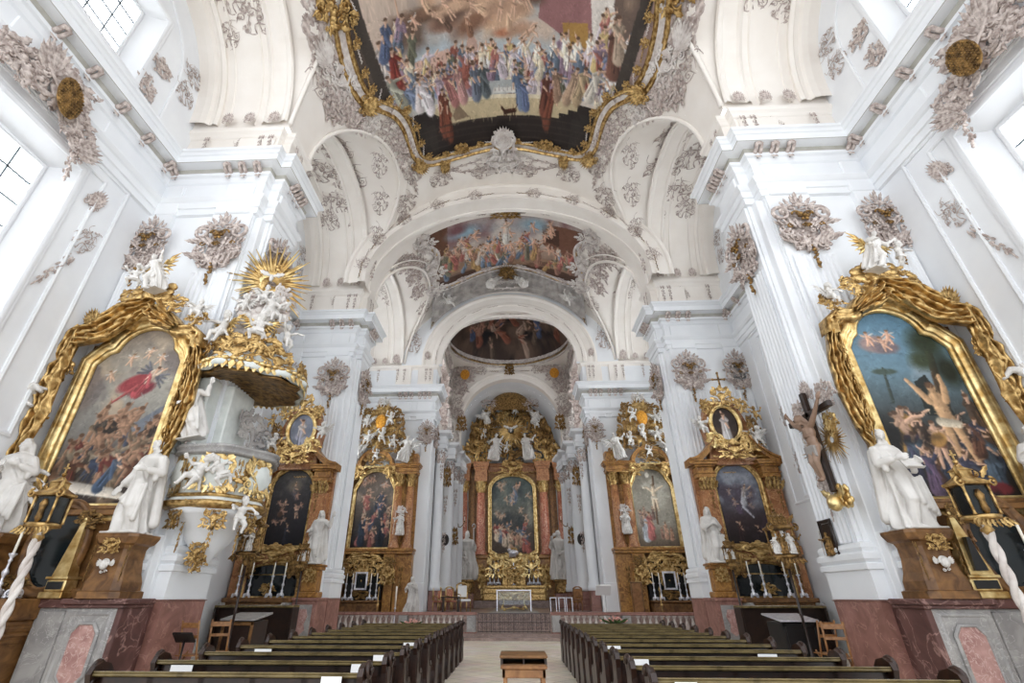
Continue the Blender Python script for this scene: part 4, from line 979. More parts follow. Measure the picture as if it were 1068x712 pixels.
def canvas_obj(name, pts, cv, cell, mapf, parent, up=True, box=None):
    """fine grid of canvas cut to an outline in (u,v); mapf gives the place in the room"""
    P = np.array(pts); x0, y0, x1, y1 = box if box else (*P.min(0), *P.max(0))
    nx, ny = int((x1 - x0) / cell) + 2, int((y1 - y0) / cell) + 2
    gx, gy = np.linspace(x0, x1, nx), np.linspace(y0, y1, ny); X, Y = np.meshgrid(gx, gy, indexing='ij')
    cxm, cym = (X[:-1, :-1] + X[1:, 1:]) / 2, (Y[:-1, :-1] + Y[1:, 1:]) / 2; k = inside(P, cxm, cym)
    i, j = np.nonzero(k); F = np.stack([i * ny + j, (i + 1) * ny + j, (i + 1) * ny + j + 1, i * ny + j + 1], 1)
    used = np.unique(F); re = np.zeros(nx * ny, int); re[used] = np.arange(len(used)); F = re[F]
    xf, yf = X.ravel()[used], Y.ravel()[used]; V = mapf(xf, yf); C = cv.sample((xf - x0) / (x1 - x0), (y1 - yf) / (y1 - y0) if up else (yf - y0) / (y1 - y0))
    m = MB(); m.root = parent; m.add(V, F); me = m.mesh(name, 'paint')
    at = me.color_attributes.new('Col', 'FLOAT_COLOR', 'POINT'); at.data.foreach_set('color', np.c_[srgb(C), np.ones(len(C))].astype(np.float32).ravel())
    return link(name, me, parent)

# ---- the large vault fresco
FY = lambda y: (y - 8.2) / (17.6 - 8.2)
def fresco_main():
    A = 1.9 * 12.4 / 9.4; c = Canvas(A, 330, (.6, .66, .7), 3)
    c.vgrad([(0, (.58, .60, .62)), (.35, (.66, .72, .76)), (.6, (.76, .78, .78)), (1, (.7, .66, .6))])
    c.cloud((.80, .70, .62), .48, .62, 4, 5, -1, .45); c.cloud((.42, .32, .26), .56, .68, 5, 9, -1, .38, .9); c.cloud((.86, .68, .52), .6, .7, 7, 14, -1, .38, .8)
    X = lambda x: A / 2 + 1.9 * x / 9.4
    for x, y, r, col in ((-3.2, .12, .10, (.45, .32, .24)), (-1.6, .10, .08, (.38, .28, .22)), (-.3, .2, .09, (.85, .62, .45)), (.6, .15, .08, (.88, .72, .56)), (-2.4, .2, .07, (.72, .48, .36)), (.1, .3, .05, (.75, .45, .3))): c.ell(X(x), y, r * 1.9, r * .7, col, soft=.9); c.ell(X(x) + .04, y - .02, r * .9, r * .35, np.clip(np.array(col) * 1.2, 0, 1), soft=.9)
    for x, y in ((-3.5, .14), (-2.2, .16), (-.6, .2), (.3, .18), (-1.2, .08), (1.0, .1), (-2.8, .06)): c.putto(X(x), y, .09)
    pk = (.84, .66, .58)      # the pink city in the distance
    c.poly([(X(-3.9), .62), (X(-3.8), .40), (X(-2.3), .36), (X(-2.2), .62)], pk); c.poly([(X(-1.7), .62), (X(-1.6), .44), (X(1.2), .47), (X(1.3), .62)], np.array(pk) * .97)
    c.poly([(X(-1.55), .5), (X(-1.5), .34), (X(-1.28), .27), (X(-1.05), .34), (X(-1.0), .5)], np.array(pk) * .93); c.poly([(X(.1), .5), (X(.12), .38), (X(.55), .37), (X(.6), .5)], np.array(pk) * .95)
    for i in range(22): xx = -3.7 + i * .24; c.cap((X(xx), .47), (X(xx), .52), .005, .005, np.array(pk) * .72)
    for i in range(8): c.cap((X(-3.7 + i * .18), .41), (X(-3.7 + i * .18), .43), .005, .005, np.array(pk) * .7)
    c.poly([(X(-2.4), .62), (X(-1.7), .45), (X(-1.3), .5), (X(-1.5), .62)], (.62, .66, .36))
    # throne with hangings
    c.poly([(X(1.6), .2), (X(1.7), .02), (X(4.4), .0), (X(4.6), .22), (X(2.6), .3)], (.62, .40, .40)); c.poly([(X(2.6), .22), (X(3.6), .2), (X(3.9), .5), (X(2.9), .52)], (.72, .52, .22)); c.poly([(X(3.6), .05), (X(4.4), .03), (X(4.9), .3), (X(3.9), .34)], (.86, .82, .78))
    c.poly([(X(.9), .84), (X(1.4), .56), (X(4.2), .56), (X(4.4), .84)], (.86, .80, .74)); c.poly([(X(1.9), .64), (X(2.2), .55), (X(3.5), .55), (X(3.6), .64)], (.74, .45, .40))
    rb = [(.70, .40, .36), (.88, .86, .84), (.42, .48, .60), (.60, .32, .26), (.80, .68, .42), (.55, .44, .52), (.40, .40, .32), (.76, .70, .74), (.36, .42, .50), (.85, .78, .66)]
    for i in range(105):
        x = c.rng.uniform(-4.6, 4.4); c.fig(X(x), c.rng.uniform(.56, .78), c.rng.uniform(.19, .29), c.rng.choice(rb), c.rng.choice(rb), lean=c.rng.uniform(-.45, .45), armL=c.rng.uniform(.5, 4), armR=c.rng.uniform(-1, 4))
    for x, y, h in ((2.3, .5, .15), (2.8, .47, .16), (3.3, .52, .18), (1.6, .52, .14), (3.8, .45, .16), (3.0, .62, .2)): c.fig(X(x), y + .06, h * 1.6, c.rng.choice(rb), (.9, .86, .8), sit=True)
    for i in range(9): x = -4.2 + i * .9; c.cap((X(x), .62), (X(x + c.rng.uniform(-.3, .3)), .4 + c.rng.uniform(0, .06)), .0035, .0035, (.35, .25, .2))
    for sg in (-1, 1):
        for i in range(16): yy = .3 + i * .035; c.fig(X(sg * c.rng.uniform(4.0, 5.2)), yy, c.rng.uniform(.2, .3), c.rng.choice(rb), c.rng.choice(rb), lean=c.rng.uniform(-.5, .5), armL=c.rng.uniform(.5, 4), armR=c.rng.uniform(-1, 4))
    for i in range(14): xx = c.rng.uniform(-3.8, 1.6); yy = c.rng.uniform(.02, .3); col = c.rng.choice([(.56, .38, .28), (.82, .64, .50), (.44, .32, .26), (.74, .56, .44)]); c.ell(X(xx), yy, c.rng.uniform(.1, .22), c.rng.uniform(.04, .08), col, c.rng.uniform(-.4, .4), soft=.8); c.fig(X(xx), yy + .08, .18, col, (.8, .62, .5), lean=c.rng.uniform(-1, 1), armL=c.rng.uniform(.5, 3), armR=c.rng.uniform(.5, 3), nude=c.rng.random() < .5)
    # stage edge
    c.poly([(0, .80), (A, .80), (A, 1), (0, 1)], (.19, .155, .14))
    c.poly([(X(-3.6), .80), (X(-2.9), .79), (X(3.4), .79), (X(3.6), .80), (X(3.6), .835), (X(3.2), .835), (X(3.2), .86), (X(2.8), .86), (X(2.8), .89), (X(2.4), .89), (X(-2.6), .90), (X(-3.0), .86)], (.80, .71, .53))
    c.poly([(X(-3.3), .775), (X(3.4), .775), (X(3.4), .80), (X(-3.3), .80)], (.88, .82, .68)); c.poly([(X(-2.5), .86), (X(-2.2), .80), (X(-1.7), .88), (X(-2.4), .89)], (.55, .45, .34))
    c.poly([(X(-.9), .77), (X(-.8), .66), (X(1.1), .65), (X(1.2), .77)], (.66, .68, .68)); c.poly([(X(-.5), .765), (X(-.4), .72), (X(.7), .715), (X(.8), .765)], (.84, .83, .80))
    for i in range(6): c.cap((X(-.35 + .2 * i), .745), (X(-.35 + .2 * i), .715 - .02 * (i % 2)), .006, .003, (.7, .66, .62))
    for x, y, h, col in ((-3.9, .76, .2, (.82, .78, .78)), (-3.5, .79, .2, (.86, .82, .84)), (-2.9, .8, .21, (.72, .62, .68)), (-2.3, .78, .2, (.66, .40, .38)), (-1.8, .77, .2, (.74, .52, .50)), (-1.2, .77, .2, (.42, .46, .54)), (-.8, .76, .19, (.36, .40, .42)), (-3.0, .9, .18, (.52, .26, .18)), (-2.7, .92, .15, (.50, .24, .16)), (2.0, .86, .2, (.46, .24, .18)), (2.2, .9, .17, (.52, .26, .18)), (.95, .83, .2, (.40, .48, .62)), (1.2, .84, .15, (.36, .42, .58)), (3.1, .78, .2, (.70, .56, .44)), (3.5, .77, .2, (.74, .62, .46)), (2.7, .77, .17, (.6, .46, .36)), (4.0, .74, .2, (.8, .76, .7)), (-5.0, .6, .24, (.46, .50, .60)), (-4.7, .52, .2, (.58, .20, .16)), (-5.2, .45, .2, (.8, .74, .7)), (4.8, .5, .24, (.45, .28, .22)), (5.0, .38, .2, (.7, .6, .5)), (-4.6, .68, .2, (.66, .66, .58)), (-4.9, .3, .18, (.3, .36, .5))):
        c.fig(X(x), y + .02, h * 1.5, col, np.array(col) * .85, lean=c.rng.uniform(-.3, .3), armL=c.rng.uniform(.8, 3.6), armR=c.rng.uniform(.8, 3.6))
    c.cap((X(.1), .875), (X(.65), .865), .014, .012, (.3, .16, .1)); c.cap((X(.1), .87), (X(-.05), .85), .011, .009, (.3, .16, .1)); c.cap((X(.62), .86), (X(.75), .835), .005, .003, (.3, .16, .1))
    for u in (.1, .2, .5, .62): c.cap((X(u), .87), (X(u - .03), .9), .006, .005, (.28, .15, .1))
    # dark painted steps and the columns of the wings
    for sg in (-1, 1):
        for i in range(6): x = 3.4 + i * .38; c.poly([(X(sg * x), .88 - i * .035), (X(sg * 7), .88 - i * .035), (X(sg * 7), 1), (X(sg * x), 1)], np.array((.22, .19, .17)) * (1 - .04 * (i % 2)))
        c.poly([(X(sg * 5.3), 0), (X(sg * 5.75), 0), (X(sg * 5.4), .82), (X(sg * 4.9), .82)], (.28, .24, .21)); c.poly([(X(sg * 5.7), 0), (X(sg * 6.6), 0), (X(sg * 6.4), .8), (X(sg * 5.35), .8)], (.66, .54, .50) if sg > 0 else (.36, .30, .26))
        c.poly([(X(sg * 5.9), .2), (X(sg * 6.3), .2), (X(sg * 6.1), .6), (X(sg * 5.75), .6)], (.56, .40, .38) if sg > 0 else (.30, .26, .23))
    for i in range(5): c.cap((0, .9 + .02 * i), (A, .9 + .02 * i), .003, .003, (.25, .2, .18), .6)
    c.strokes(9000, .022, .12); return c.finish(.97, .72)
# ---- smaller pictures
def pic_martyr_left():
    c = Canvas(.52, 230, (.5, .47, .42), 11); c.vgrad([(0, (.56, .50, .44)), (.35, (.62, .60, .55)), (.6, (.50, .49, .47)), (1, (.24, .19, .17))])
    c.cloud((.70, .62, .52), .5, .65, 4, 2, 0, .6); c.cloud((.40, .36, .36), .52, .66, 5, 8, 0, .6, .7)
    c.ell(.28, .34, .11, .05, (.60, .22, .24), -.4); c.ell(.33, .38, .08, .04, (.46, .16, .20), -.3)
    c.fig(.30, .42, .2, (.66, .26, .28), (.8, .7, .6), lean=.5, armL=1, armR=.8, wings=(.42, .42, .46)); c.cap((.18, .46), (.3, .36), .006, .012, (.64, .28, .28))
    for x, y in ((.2, .2), (.3, .16), (.38, .2), (.12, .3)): c.putto(x, y, .07, (.80, .64, .52))
    c.poly([(.3, .62), (.52, .46), (.52, .8), (.36, .74)], (.42, .44, .48))
    cols = [(.36, .23, .17), (.46, .38, .30), (.22, .25, .33), (.30, .27, .24), (.42, .20, .17), (.54, .48, .40), (.20, .17, .15)]
    for i in range(34): c.fig(c.rng.uniform(.04, .48), .70 + i * .0088, c.rng.uniform(.2, .3), c.rng.choice(cols), c.rng.choice(cols), lean=c.rng.uniform(-.7, .7), armL=c.rng.uniform(.3, 3), armR=c.rng.uniform(.3, 3), nude=c.rng.random() < .3, skin=(.60, .45, .35))
    c.cap((.12, .9), (.36, .93), .03, .025, (.84, .80, .74)); c.cap((.36, .93), (.48, .96), .025, .012, (.84, .80, .74)); c.fig(.29, .92, .2, (.26, .33, .43), (.3, .34, .4), lean=.4)
    c.cloud((.16, .12, .11), .5, .7, 5, 31, .6, 1.4, .75); c.strokes(1500, .024, .12); return c.finish(.95)
def pic_martyr_right():
    c = Canvas(.52, 230, (.3, .36, .4), 12); c.vgrad([(0, (.36, .54, .66)), (.35, (.40, .53, .60)), (.6, (.26, .28, .28)), (1, (.17, .14, .13))])
    c.cloud((.55, .62, .66), .5, .66, 4, 3, 0, .5, .8); c.ell(.16, .2, .1, .055, (.62, .52, .50)); c.ell(.2, .22, .08, .04, (.48, .42, .44))
    for x, y in ((.13, .17), (.2, .2), (.24, .16)): c.putto(x, y, .08)
    c.cap((.36, .62), (.44, .1), .025, .02, (.28, .22, .16)); c.ell(.42, .2, .1, .1, (.20, .24, .17), soft=.8); c.ell(.36, .3, .07, .06, (.24, .28, .19), soft=.8); c.ell(.47, .36, .07, .1, (.16, .18, .13), soft=.8); c.cap((.12, .52), (.14, .34), .01, .006, (.24, .28, .26)); c.ell(.14, .36, .07, .018, (.28, .34, .30))
    c.poly([(.26, .6), (.27, .42), (.34, .38), (.4, .6)], (.16, .18, .17))
    for i in range(18): c.fig(c.rng.uniform(.03, .5), .72 + .014 * i, c.rng.uniform(.16, .26), c.rng.choice([(.26, .22, .26), (.36, .26, .18), (.22, .24, .3), (.3, .2, .18)]), (.3, .24, .2), lean=c.rng.uniform(-.7, .7), armL=c.rng.uniform(.4, 2.5), armR=c.rng.uniform(.4, 2.5))
    c.fig(.36, .84, .42, (.80, .74, .64), skin=(.80, .62, .44), armL=-.5, armR=.25, nude=True, lean=-.05)
    cols = [(.38, .30, .40), (.62, .46, .24), (.26, .26, .34), (.40, .26, .20), (.30, .36, .42)]
    for x, y, h in ((.1, .8, .26), (.17, .84, .28), (.24, .86, .24), (.06, .92, .26), (.45, .94, .26), (.3, .97, .2), (.42, .8, .2), (.14, .97, .22)): c.fig(x, y, h, c.rng.choice(cols), c.rng.choice(cols), lean=c.rng.uniform(-.3, .5), armL=c.rng.uniform(.4, 2.5), armR=c.rng.uniform(.4, 2.5), nude=c.rng.random() < .2)
    c.ell(.26, .72, .05, .035, (.72, .52, .26), -.6); c.ell(.44, .95, .06, .03, (.50, .18, .20)); c.cloud((.10, .09, .09), .5, .68, 5, 33, .55, 1.5, .7); c.strokes(1500, .024, .12); return c.finish(.92)
def pic_dark(seed):
    c = Canvas(.56, 170, (.17, .16, .17), seed); c.vgrad([(0, (.28, .27, .26)), (.3, (.25, .24, .25)), (1, (.12, .11, .13))]); c.cloud((.40, .38, .36), .5, .7, 4, 2, 0, .5, .8)
    c.ell(.3, .24, .1, .09, (.46, .42, .36), soft=.9)
    c.fig(.31, .42, .24, (.30, .28, .30), (.52, .44, .38), sit=True); c.fig(.16, .62, .22, (.34, .24, .20), (.5, .4, .34), lean=.3); c.fig(.4, .66, .2, (.34, .30, .30), lean=-.2, nude=True)
    for x, y in ((.14, .46), (.2, .56), (.42, .5), (.22, .68), (.36, .36), (.12, .7)): c.putto(x, y, .09, (.66, .50, .42), (.38, .36, .36))
    c.fig(.3, .96, .24, (.16, .16, .2), (.2, .2, .24)); c.strokes(900, .04, .13); return c.finish()
def pic_sky_dark(seed):
    c = Canvas(.56, 170, (.2, .2, .24), seed); c.vgrad([(0, (.44, .47, .53)), (.4, (.36, .36, .42)), (.7, (.24, .19, .2)), (1, (.14, .11, .11))]); c.cloud((.60, .62, .66), .48, .66, 4, 2, 0, .6, .8); c.cloud((.28, .22, .26), .5, .68, 5, 6, .2, 1, .7)
    c.fig(.3, .52, .26, (.66, .66, .68), (.56, .52, .50), lean=.3, armL=1, armR=1); c.fig(.26, .62, .2, (.34, .28, .36), lean=-.4)
    for x, y in ((.16, .36), (.42, .4), (.2, .5), (.4, .54)): c.putto(x, y, .08, (.6, .5, .46), (.5, .5, .52))
    c.cap((.3, .55), (.4, .68), .02, .01, (.7, .7, .74)); c.fig(.2, .98, .26, (.2, .14, .14), (.24, .16, .16)); c.fig(.42, .97, .2, (.2, .15, .17)); c.strokes(900, .04, .13); return c.finish()
def pic_group(seed):
    c = Canvas(.56, 190, (.35, .3, .28), seed); c.vgrad([(0, (.46, .40, .36)), (.4, (.40, .36, .32)), (1, (.20, .16, .15))]); c.cloud((.62, .54, .46), .5, .68, 4, 2, 0, .5, .8); c.cloud((.2, .22, .26), .52, .7, 4, 9, .2, 1, .8)
    cols = [(.56, .32, .28), (.70, .60, .50), (.28, .32, .42), (.46, .40, .34), (.66, .46, .40), (.24, .26, .3), (.62, .36, .34)]
    for i in range(9): c.putto(c.rng.uniform(.06, .5), c.rng.uniform(.08, .4), .09, (.76, .58, .48))
    for i in range(20): c.fig(c.rng.uniform(.05, .51), .45 + i * .027, c.rng.uniform(.16, .24), c.rng.choice(cols), c.rng.choice(cols), lean=c.rng.uniform(-.4, .4), armL=c.rng.uniform(.3, 3), armR=c.rng.uniform(.3, 3))
    c.fig(.42, .98, .34, (.14, .16, .2), (.18, .2, .24)); c.fig(.14, .96, .34, (.16, .2, .26), (.18, .22, .28)); c.fig(.27, .99, .2, (.56, .32, .30)); c.strokes(1200, .036, .13); return c.finish()
def pic_cross(seed):
    c = Canvas(.56, 190, (.6, .58, .52), seed); c.vgrad([(0, (.46, .43, .38)), (.35, (.58, .56, .50)), (.7, (.62, .60, .54)), (1, (.40, .34, .28))]); c.cloud((.72, .70, .64), .5, .68, 4, 2, 0, .8, .8)
    c.cap((.33, .1), (.3, .72), .014, .014, (.42, .32, .24)); c.fig(.31, .56, .36, (.82, .78, .7), skin=(.84, .76, .64), armL=-.9, armR=1., nude=True, hair=(.4, .3, .2)); c.ell(.25, .08, .03, .04, (.85, .82, .76))
    for x, y, h, col in ((.12, .92, .34, (.74, .78, .82)), (.2, .9, .34, (.66, .38, .36)), (.26, .66, .16, (.5, .4, .36)), (.4, .9, .2, (.74, .56, .46)), (.47, .92, .16, (.7, .52, .42)), (.34, .9, .14, (.62, .46, .4)), (.08, .74, .2, (.56, .5, .46)), (.14, .64, .14, (.62, .5, .44))): c.fig(x, y, h, col, np.array(col) * .9)
    c.strokes(1200, .036, .13); return c.finish(1.02)
def pic_high():
    c = Canvas(.56, 190, (.35, .37, .36), 21); c.vgrad([(0, (.30, .36, .36)), (.3, (.40, .44, .42)), (.65, (.36, .34, .32)), (1, (.32, .26, .22))]); c.cloud((.58, .58, .52), .5, .66, 4, 2, 0, .7, .8); c.cloud((.22, .26, .28), .5, .68, 4, 9, 0, 1, .7)
    c.fig(.29, .36, .28, (.40, .46, .54), (.66, .56, .50), lean=.2, armL=1, armR=.5)
    for i in range(12): c.putto(c.rng.uniform(.06, .5), c.rng.uniform(.08, .56), .08, (.72, .60, .50))
    cols = [(.66, .36, .32), (.78, .70, .60), (.36, .42, .5), (.5, .46, .4), (.72, .56, .46), (.60, .30, .28)]
    for i in range(15): c.fig(c.rng.uniform(.05, .51), .78 + i * .015, c.rng.uniform(.18, .24), c.rng.choice(cols), c.rng.choice(cols), lean=c.rng.uniform(-.3, .3), armL=c.rng.uniform(.3, 3), armR=c.rng.uniform(.3, 3))
    c.strokes(1200, .036, .13); return c.finish()
def pic_portrait(seed, dark):
    c = Canvas(.74, 110, (.2, .15, .13) if dark else (.44, .46, .52), seed); c.cloud((.34, .25, .2) if dark else (.58, .60, .66), .45, .7, 3, 2, al=.7)
    c.fig(.37, 1.1, .95, (.74, .72, .72) if dark else (.56, .56, .62), (.66, .62, .6) if dark else (.70, .66, .64), sit=not dark); c.strokes(150, .03); return c.finish()
def fresco_choir():
    k = 1.9; A = 1.35 * k; c = Canvas(A, 200, (.6, .58, .58), 31); Q = lambda pts: [(x * k, y) for x, y in pts]
    c.vgrad([(0, (.70, .58, .54)), (.3, (.66, .66, .68)), (.6, (.70, .58, .50)), (1, (.42, .32, .27))]); c.cloud((.56, .40, .40), .5, .64, 4, 2, 0, .5, .9); c.cloud((.82, .78, .74), .5, .64, 5, 6, 0, .6, .9)
    c.poly(Q([(1.0, .5), (.98, .2), (1.32, .15), (1.35, .6), (1.1, .6)]), (.50, .32, .24)); c.poly(Q([(1.02, .45), (1.02, .26), (1.12, .24), (1.14, .48)]), (.34, .22, .17)); c.poly(Q([(0, .5), (.02, .05), (.2, .02), (.16, .5)]), (.44, .28, .2)); c.poly(Q([(.1, .86), (.12, .72), (1.2, .74), (1.25, .9)]), (.62, .48, .38)); c.poly(Q([(0, .9), (1.35, .86), (1.35, 1), (0, 1)]), (.36, .25, .2)); c.poly(Q([(.85, .85), (1.3, .68), (1.32, .74), (.9, .9)]), (.50, .36, .28))
    c.ell(.62, .26, .3, .1, (.56, .70, .78), soft=.9); c.ell(1.75, .22, .25, .1, (.54, .68, .76), soft=.9); c.ell(.5, .2, .16, .08, (.52, .34, .36), soft=.8)
    cols = [(.80, .74, .68), (.62, .44, .36), (.42, .50, .60), (.72, .56, .34), (.70, .40, .36), (.48, .46, .38)]
    for i in range(60): c.fig(k * c.rng.uniform(.08, 1.28), c.rng.uniform(.6, .95), c.rng.uniform(.22, .34), c.rng.choice(cols), c.rng.choice(cols), lean=c.rng.uniform(-.6, .6), armL=c.rng.uniform(.3, 3.5), armR=c.rng.uniform(.3, 3.5))
    for i in range(22): c.putto(k * c.rng.uniform(.2, 1.1), c.rng.uniform(.2, .6), .14)
    c.fig(k * .68, .52, .36, (.86, .84, .80), (.8, .7, .62), armL=1, armR=1); c.strokes(3500, .03, .12); return c.finish(.97, .8)
def fresco_dome():
    c = Canvas(1, 220, (.30, .23, .20), 41); c.cloud((.46, .36, .30), .42, .64, 4, 2); c.cloud((.12, .11, .13), .5, .66, 5, 7); c.cloud((.50, .40, .34), .58, .74, 5, 12, al=.8)
    cols = [(.60, .34, .26), (.32, .38, .54), (.72, .60, .52), (.44, .36, .30), (.66, .46, .38)]
    for i in range(60):
        a = c.rng.uniform(0, 2 * PI); r = c.rng.uniform(.1, .46); c.fig(.5 + r * math.cos(a), .5 - r * math.sin(a) + .06, c.rng.uniform(.14, .22), c.rng.choice(cols), c.rng.choice(cols), lean=c.rng.uniform(-.8, .8), armL=c.rng.uniform(.3, 3.5), armR=c.rng.uniform(.3, 3.5), skin=(.78, .6, .5))
    c.strokes(900, .022, .12); return c.finish(.9)
# ------------------------------------------------------------------ vault pictures, their gilded frames and the stucco round them
def sym(half):   # outline from its left half, listed from the far end round
    return [(x, y) for x, y in half] + [(-x, y) for x, y in half[::-1] if abs(x) > 1e-6]
def smooth(pts, it=2):
    P = np.array(pts, float)
    for _ in range(it): Q = np.roll(P, -1, 0); P = np.stack([.75 * P + .25 * Q, .25 * P + .75 * Q], 1).reshape(-1, 2)
    return P
def vframe(mb, P, zf, prof, closed=True):
    """moulding following an outline in plan, carried on a vault surface"""
    P = np.array(P); e = .05
    z = lambda x, y: zf(x, y)
    Z = z(P[:, 0], P[:, 1]); D = (np.roll(P, -1, 0) - np.roll(P, 1, 0)); D /= np.linalg.norm(D, axis=1)[:, None]; N = np.stack([D[:, 1], -D[:, 0]], 1)
    if (P[:, 0] * np.roll(P[:, 1], -1) - np.roll(P[:, 0], -1) * P[:, 1]).sum() < 0: N = -N
    V = np.zeros((len(P), len(prof), 3))
    for j, (o, h) in enumerate(prof):
        q = P + N * o; V[:, j, :2] = q; V[:, j, 2] = z(q[:, 0], q[:, 1]) - h
    mb.grid(V, closed, False)
zmf = lambda x, y: z_main(x) + 0 * y
zcf = lambda x, y: z_choir(x, y)
def vput(parent, kind, material, x, y, zf, sx, sz=None, r=0., lift=.03, d=None, name='stucco_ornament'):
    sz = sx if sz is None else sz; e = .05; z = float(zf(np.array(x), np.array(y)))
    gx = float(zf(np.array(x + e), np.array(y)) - zf(np.array(x - e), np.array(y))) / (2 * e); gy = float(zf(np.array(x), np.array(y + e)) - zf(np.array(x), np.array(y - e))) / (2 * e)
    out = Vector((gx, gy, -1)).normalized(); up = Vector((0, -1, -gy)).normalized(); rt = up.cross(out).normalized(); up = out.cross(rt)
    M = Matrix((rt, up, out)).transposed().to_4x4() @ Matrix.Rotation(r, 4, 'Z')
    L = parent.location; o = link(name, orn(kind, material), parent); p = Vector((x, y, z)) + out * lift - L
    o.location = p; o.rotation_euler = M.to_euler(); o.scale = (sx, sz, d or (abs(sx) + abs(sz)) * .4); return o
# -- the large picture over the nave
half = [(0, 3.2), (-4, 3.4), (-5.5, 5), (-5.55, 8.6), (-5.8, 9.6), (-5.93, 10.4), (-5.95, 11.4), (-5.9, 12.3), (-5.7, 13.0), (-5.2, 13.5), (-4.75, 14.1), (-4.5, 14.9), (-4.42, 15.8), (-4.38, 16.8), (-4.0, 17.4), (-3.3, 17.5), (-2.2, 17.45), (-1.1, 17.3), (0, 17.15)]
OUT1 = smooth(sym(half), 2)
mp = thing('ceiling_painting', 'large vault painting of a crowd before a pink city, in an undulating gilded frame', 'ceiling painting', (0, 12.5, 22.5))
canv = fresco_main()
def map1(u, v): return np.stack([u, v, z_main(u) - .03], 1)
_s = canv.sample
canv.sample = lambda u, v: _s(u, np.interp(v, [0, .2, .43, .67, .79, 1], [0, .05, .40, .785, .895, 1]))
canvas_obj('canvas', OUT1, canv, .033, map1, mp, up=False, box=(-6.2, 8.2, 6.2, 17.6))
gf = MB(None, mp)
vframe(gf, OUT1, zmf, [(-.08, .02), (-.06, .12), (.01, .16), (.06, .08), (.08, .05)]); gf.build('gilded_fillet', 'gold', mp)
gf = MB(None, mp); vframe(gf, OUT1, zmf, [(.06, .05), (.09, .07), (.25, .07), (.28, .05)]); gf.build('white_band', 'stucco_light', mp)
gf = MB(None, mp); vframe(gf, OUT1, zmf, [(.26, .05), (.3, .18), (.36, .2), (.42, .1), (.44, 0)]); gf.build('gilded_frame', 'gold', mp)
nP = len(OUT1); seg = np.r_[0, np.cumsum(np.linalg.norm(np.diff(OUT1, axis=0), axis=1))]
rng = random.Random(2)
for i, t in enumerate(np.arange(0, seg[-1], .5)):
    k = min(int(np.searchsorted(seg, t)), nP - 2); x, y = OUT1[k]
    if y < 8.8: continue
    dx, dy = OUT1[k + 1] - OUT1[k - 1]; a = math.atan2(dx, -dy) + PI
    vput(mp, 'scrollband' if i % 2 else 'mass', 'stucco_light' if i % 4 == 1 else 'gold', x - .17 * dy / math.hypot(dx, dy) * (-1), y - .17 * dx / math.hypot(dx, dy), zmf, .6 if i % 2 else .42, .42, a + PI / 2, .12, .25, 'frame_ornament')
for sx in (-1, 1):
    for x, y, k, m, a, b, r in ((-6.15, 9.0, 'mass', 'gold', 1.6, 1.6, .3), (-5.9, 13.1, 'spray', 'gold', 1.2, 1.2, 2.2), (-4.5, 17.5, 'spray', 'gold', 1.0, 1.2, 2.6), (-3.3, 18.1, 'spray', 'gold', .8, 1.0, 3.3), (-2.3, 17.2, 'crest', 'gold', .8, .7, 0), (-4.6, 14.4, 'scrollband', 'gold', 1.3, .6, 1.0)): vput(mp, k, m, -sx * x, y, zmf, a, b, r * (-sx) * -1, .14, None, 'frame_ornament')
vput(mp, 'crest', 'stucco_light', 0, 17.35, zmf, 1.4, 2.0, 0, .2, .8, 'crest'); vput(mp, 'spray', 'stucco_light', 0, 16.6, zmf, 1.2, 1.4, 0, .2, .6, 'crest')
# -- picture over the choir bay
half = [(0, 22.45), (-1, 22.35), (-2.9, 22.2), (-3.9, 22.3), (-4.9, 22.4), (-5.3, 22.9), (-5.05, 23.7), (-4.6, 24.5), (-4.5, 25.3), (-4.75, 26.2), (-5.1, 27.0), (-5.3, 27.8), (-4.8, 28.5), (-3.7, 28.6), (-2, 28.2), (0, 27.8)]
OUT2 = smooth(sym(half), 2)
cp = thing('ceiling_painting', 'cloud-filled choir vault painting behind the first big arch, in a white stucco frame', 'ceiling painting', (0, 25.5, 22.5))
canvas_obj('canvas', OUT2, fresco_choir(), .045, lambda u, v: np.stack([u, v, z_choir(u, v) - .03], 1), cp, up=False)
wf = MB(None, cp); vframe(wf, OUT2, zcf, [(-.06, .02), (-.04, .12), (.04, .14), (.1, .06), (.28, .08), (.34, .16), (.4, .02)]); wf.build('stucco_frame', 'stucco_light', cp)
gl = MB(None, cp); vframe(gl, OUT2, zcf, [(.1, .06), (.12, .11), (.2, .11), (.24, .06)]); gl.build('gilded_fillet', 'gold', cp)
seg = np.r_[0, np.cumsum(np.linalg.norm(np.diff(OUT2, axis=0), axis=1))]
for i, t in enumerate(np.arange(0, seg[-1], .85)):
    k = min(int(np.searchsorted(seg, t)), len(OUT2) - 2); x, y = OUT2[k]; dx, dy = OUT2[k + 1] - OUT2[k - 1]; L = math.hypot(dx, dy)
    vput(cp, ('scrollband', 'mass')[i % 2], 'stucco', x + .3 * np.sign(x), y, zcf, .9, .5, math.atan2(-dy, dx), .1, .3, 'frame_ornament')
vput(cp, 'crest', 'gold', 0, 22.5, zcf, 1.8, 1.0, 0, .2, .5, 'crest')
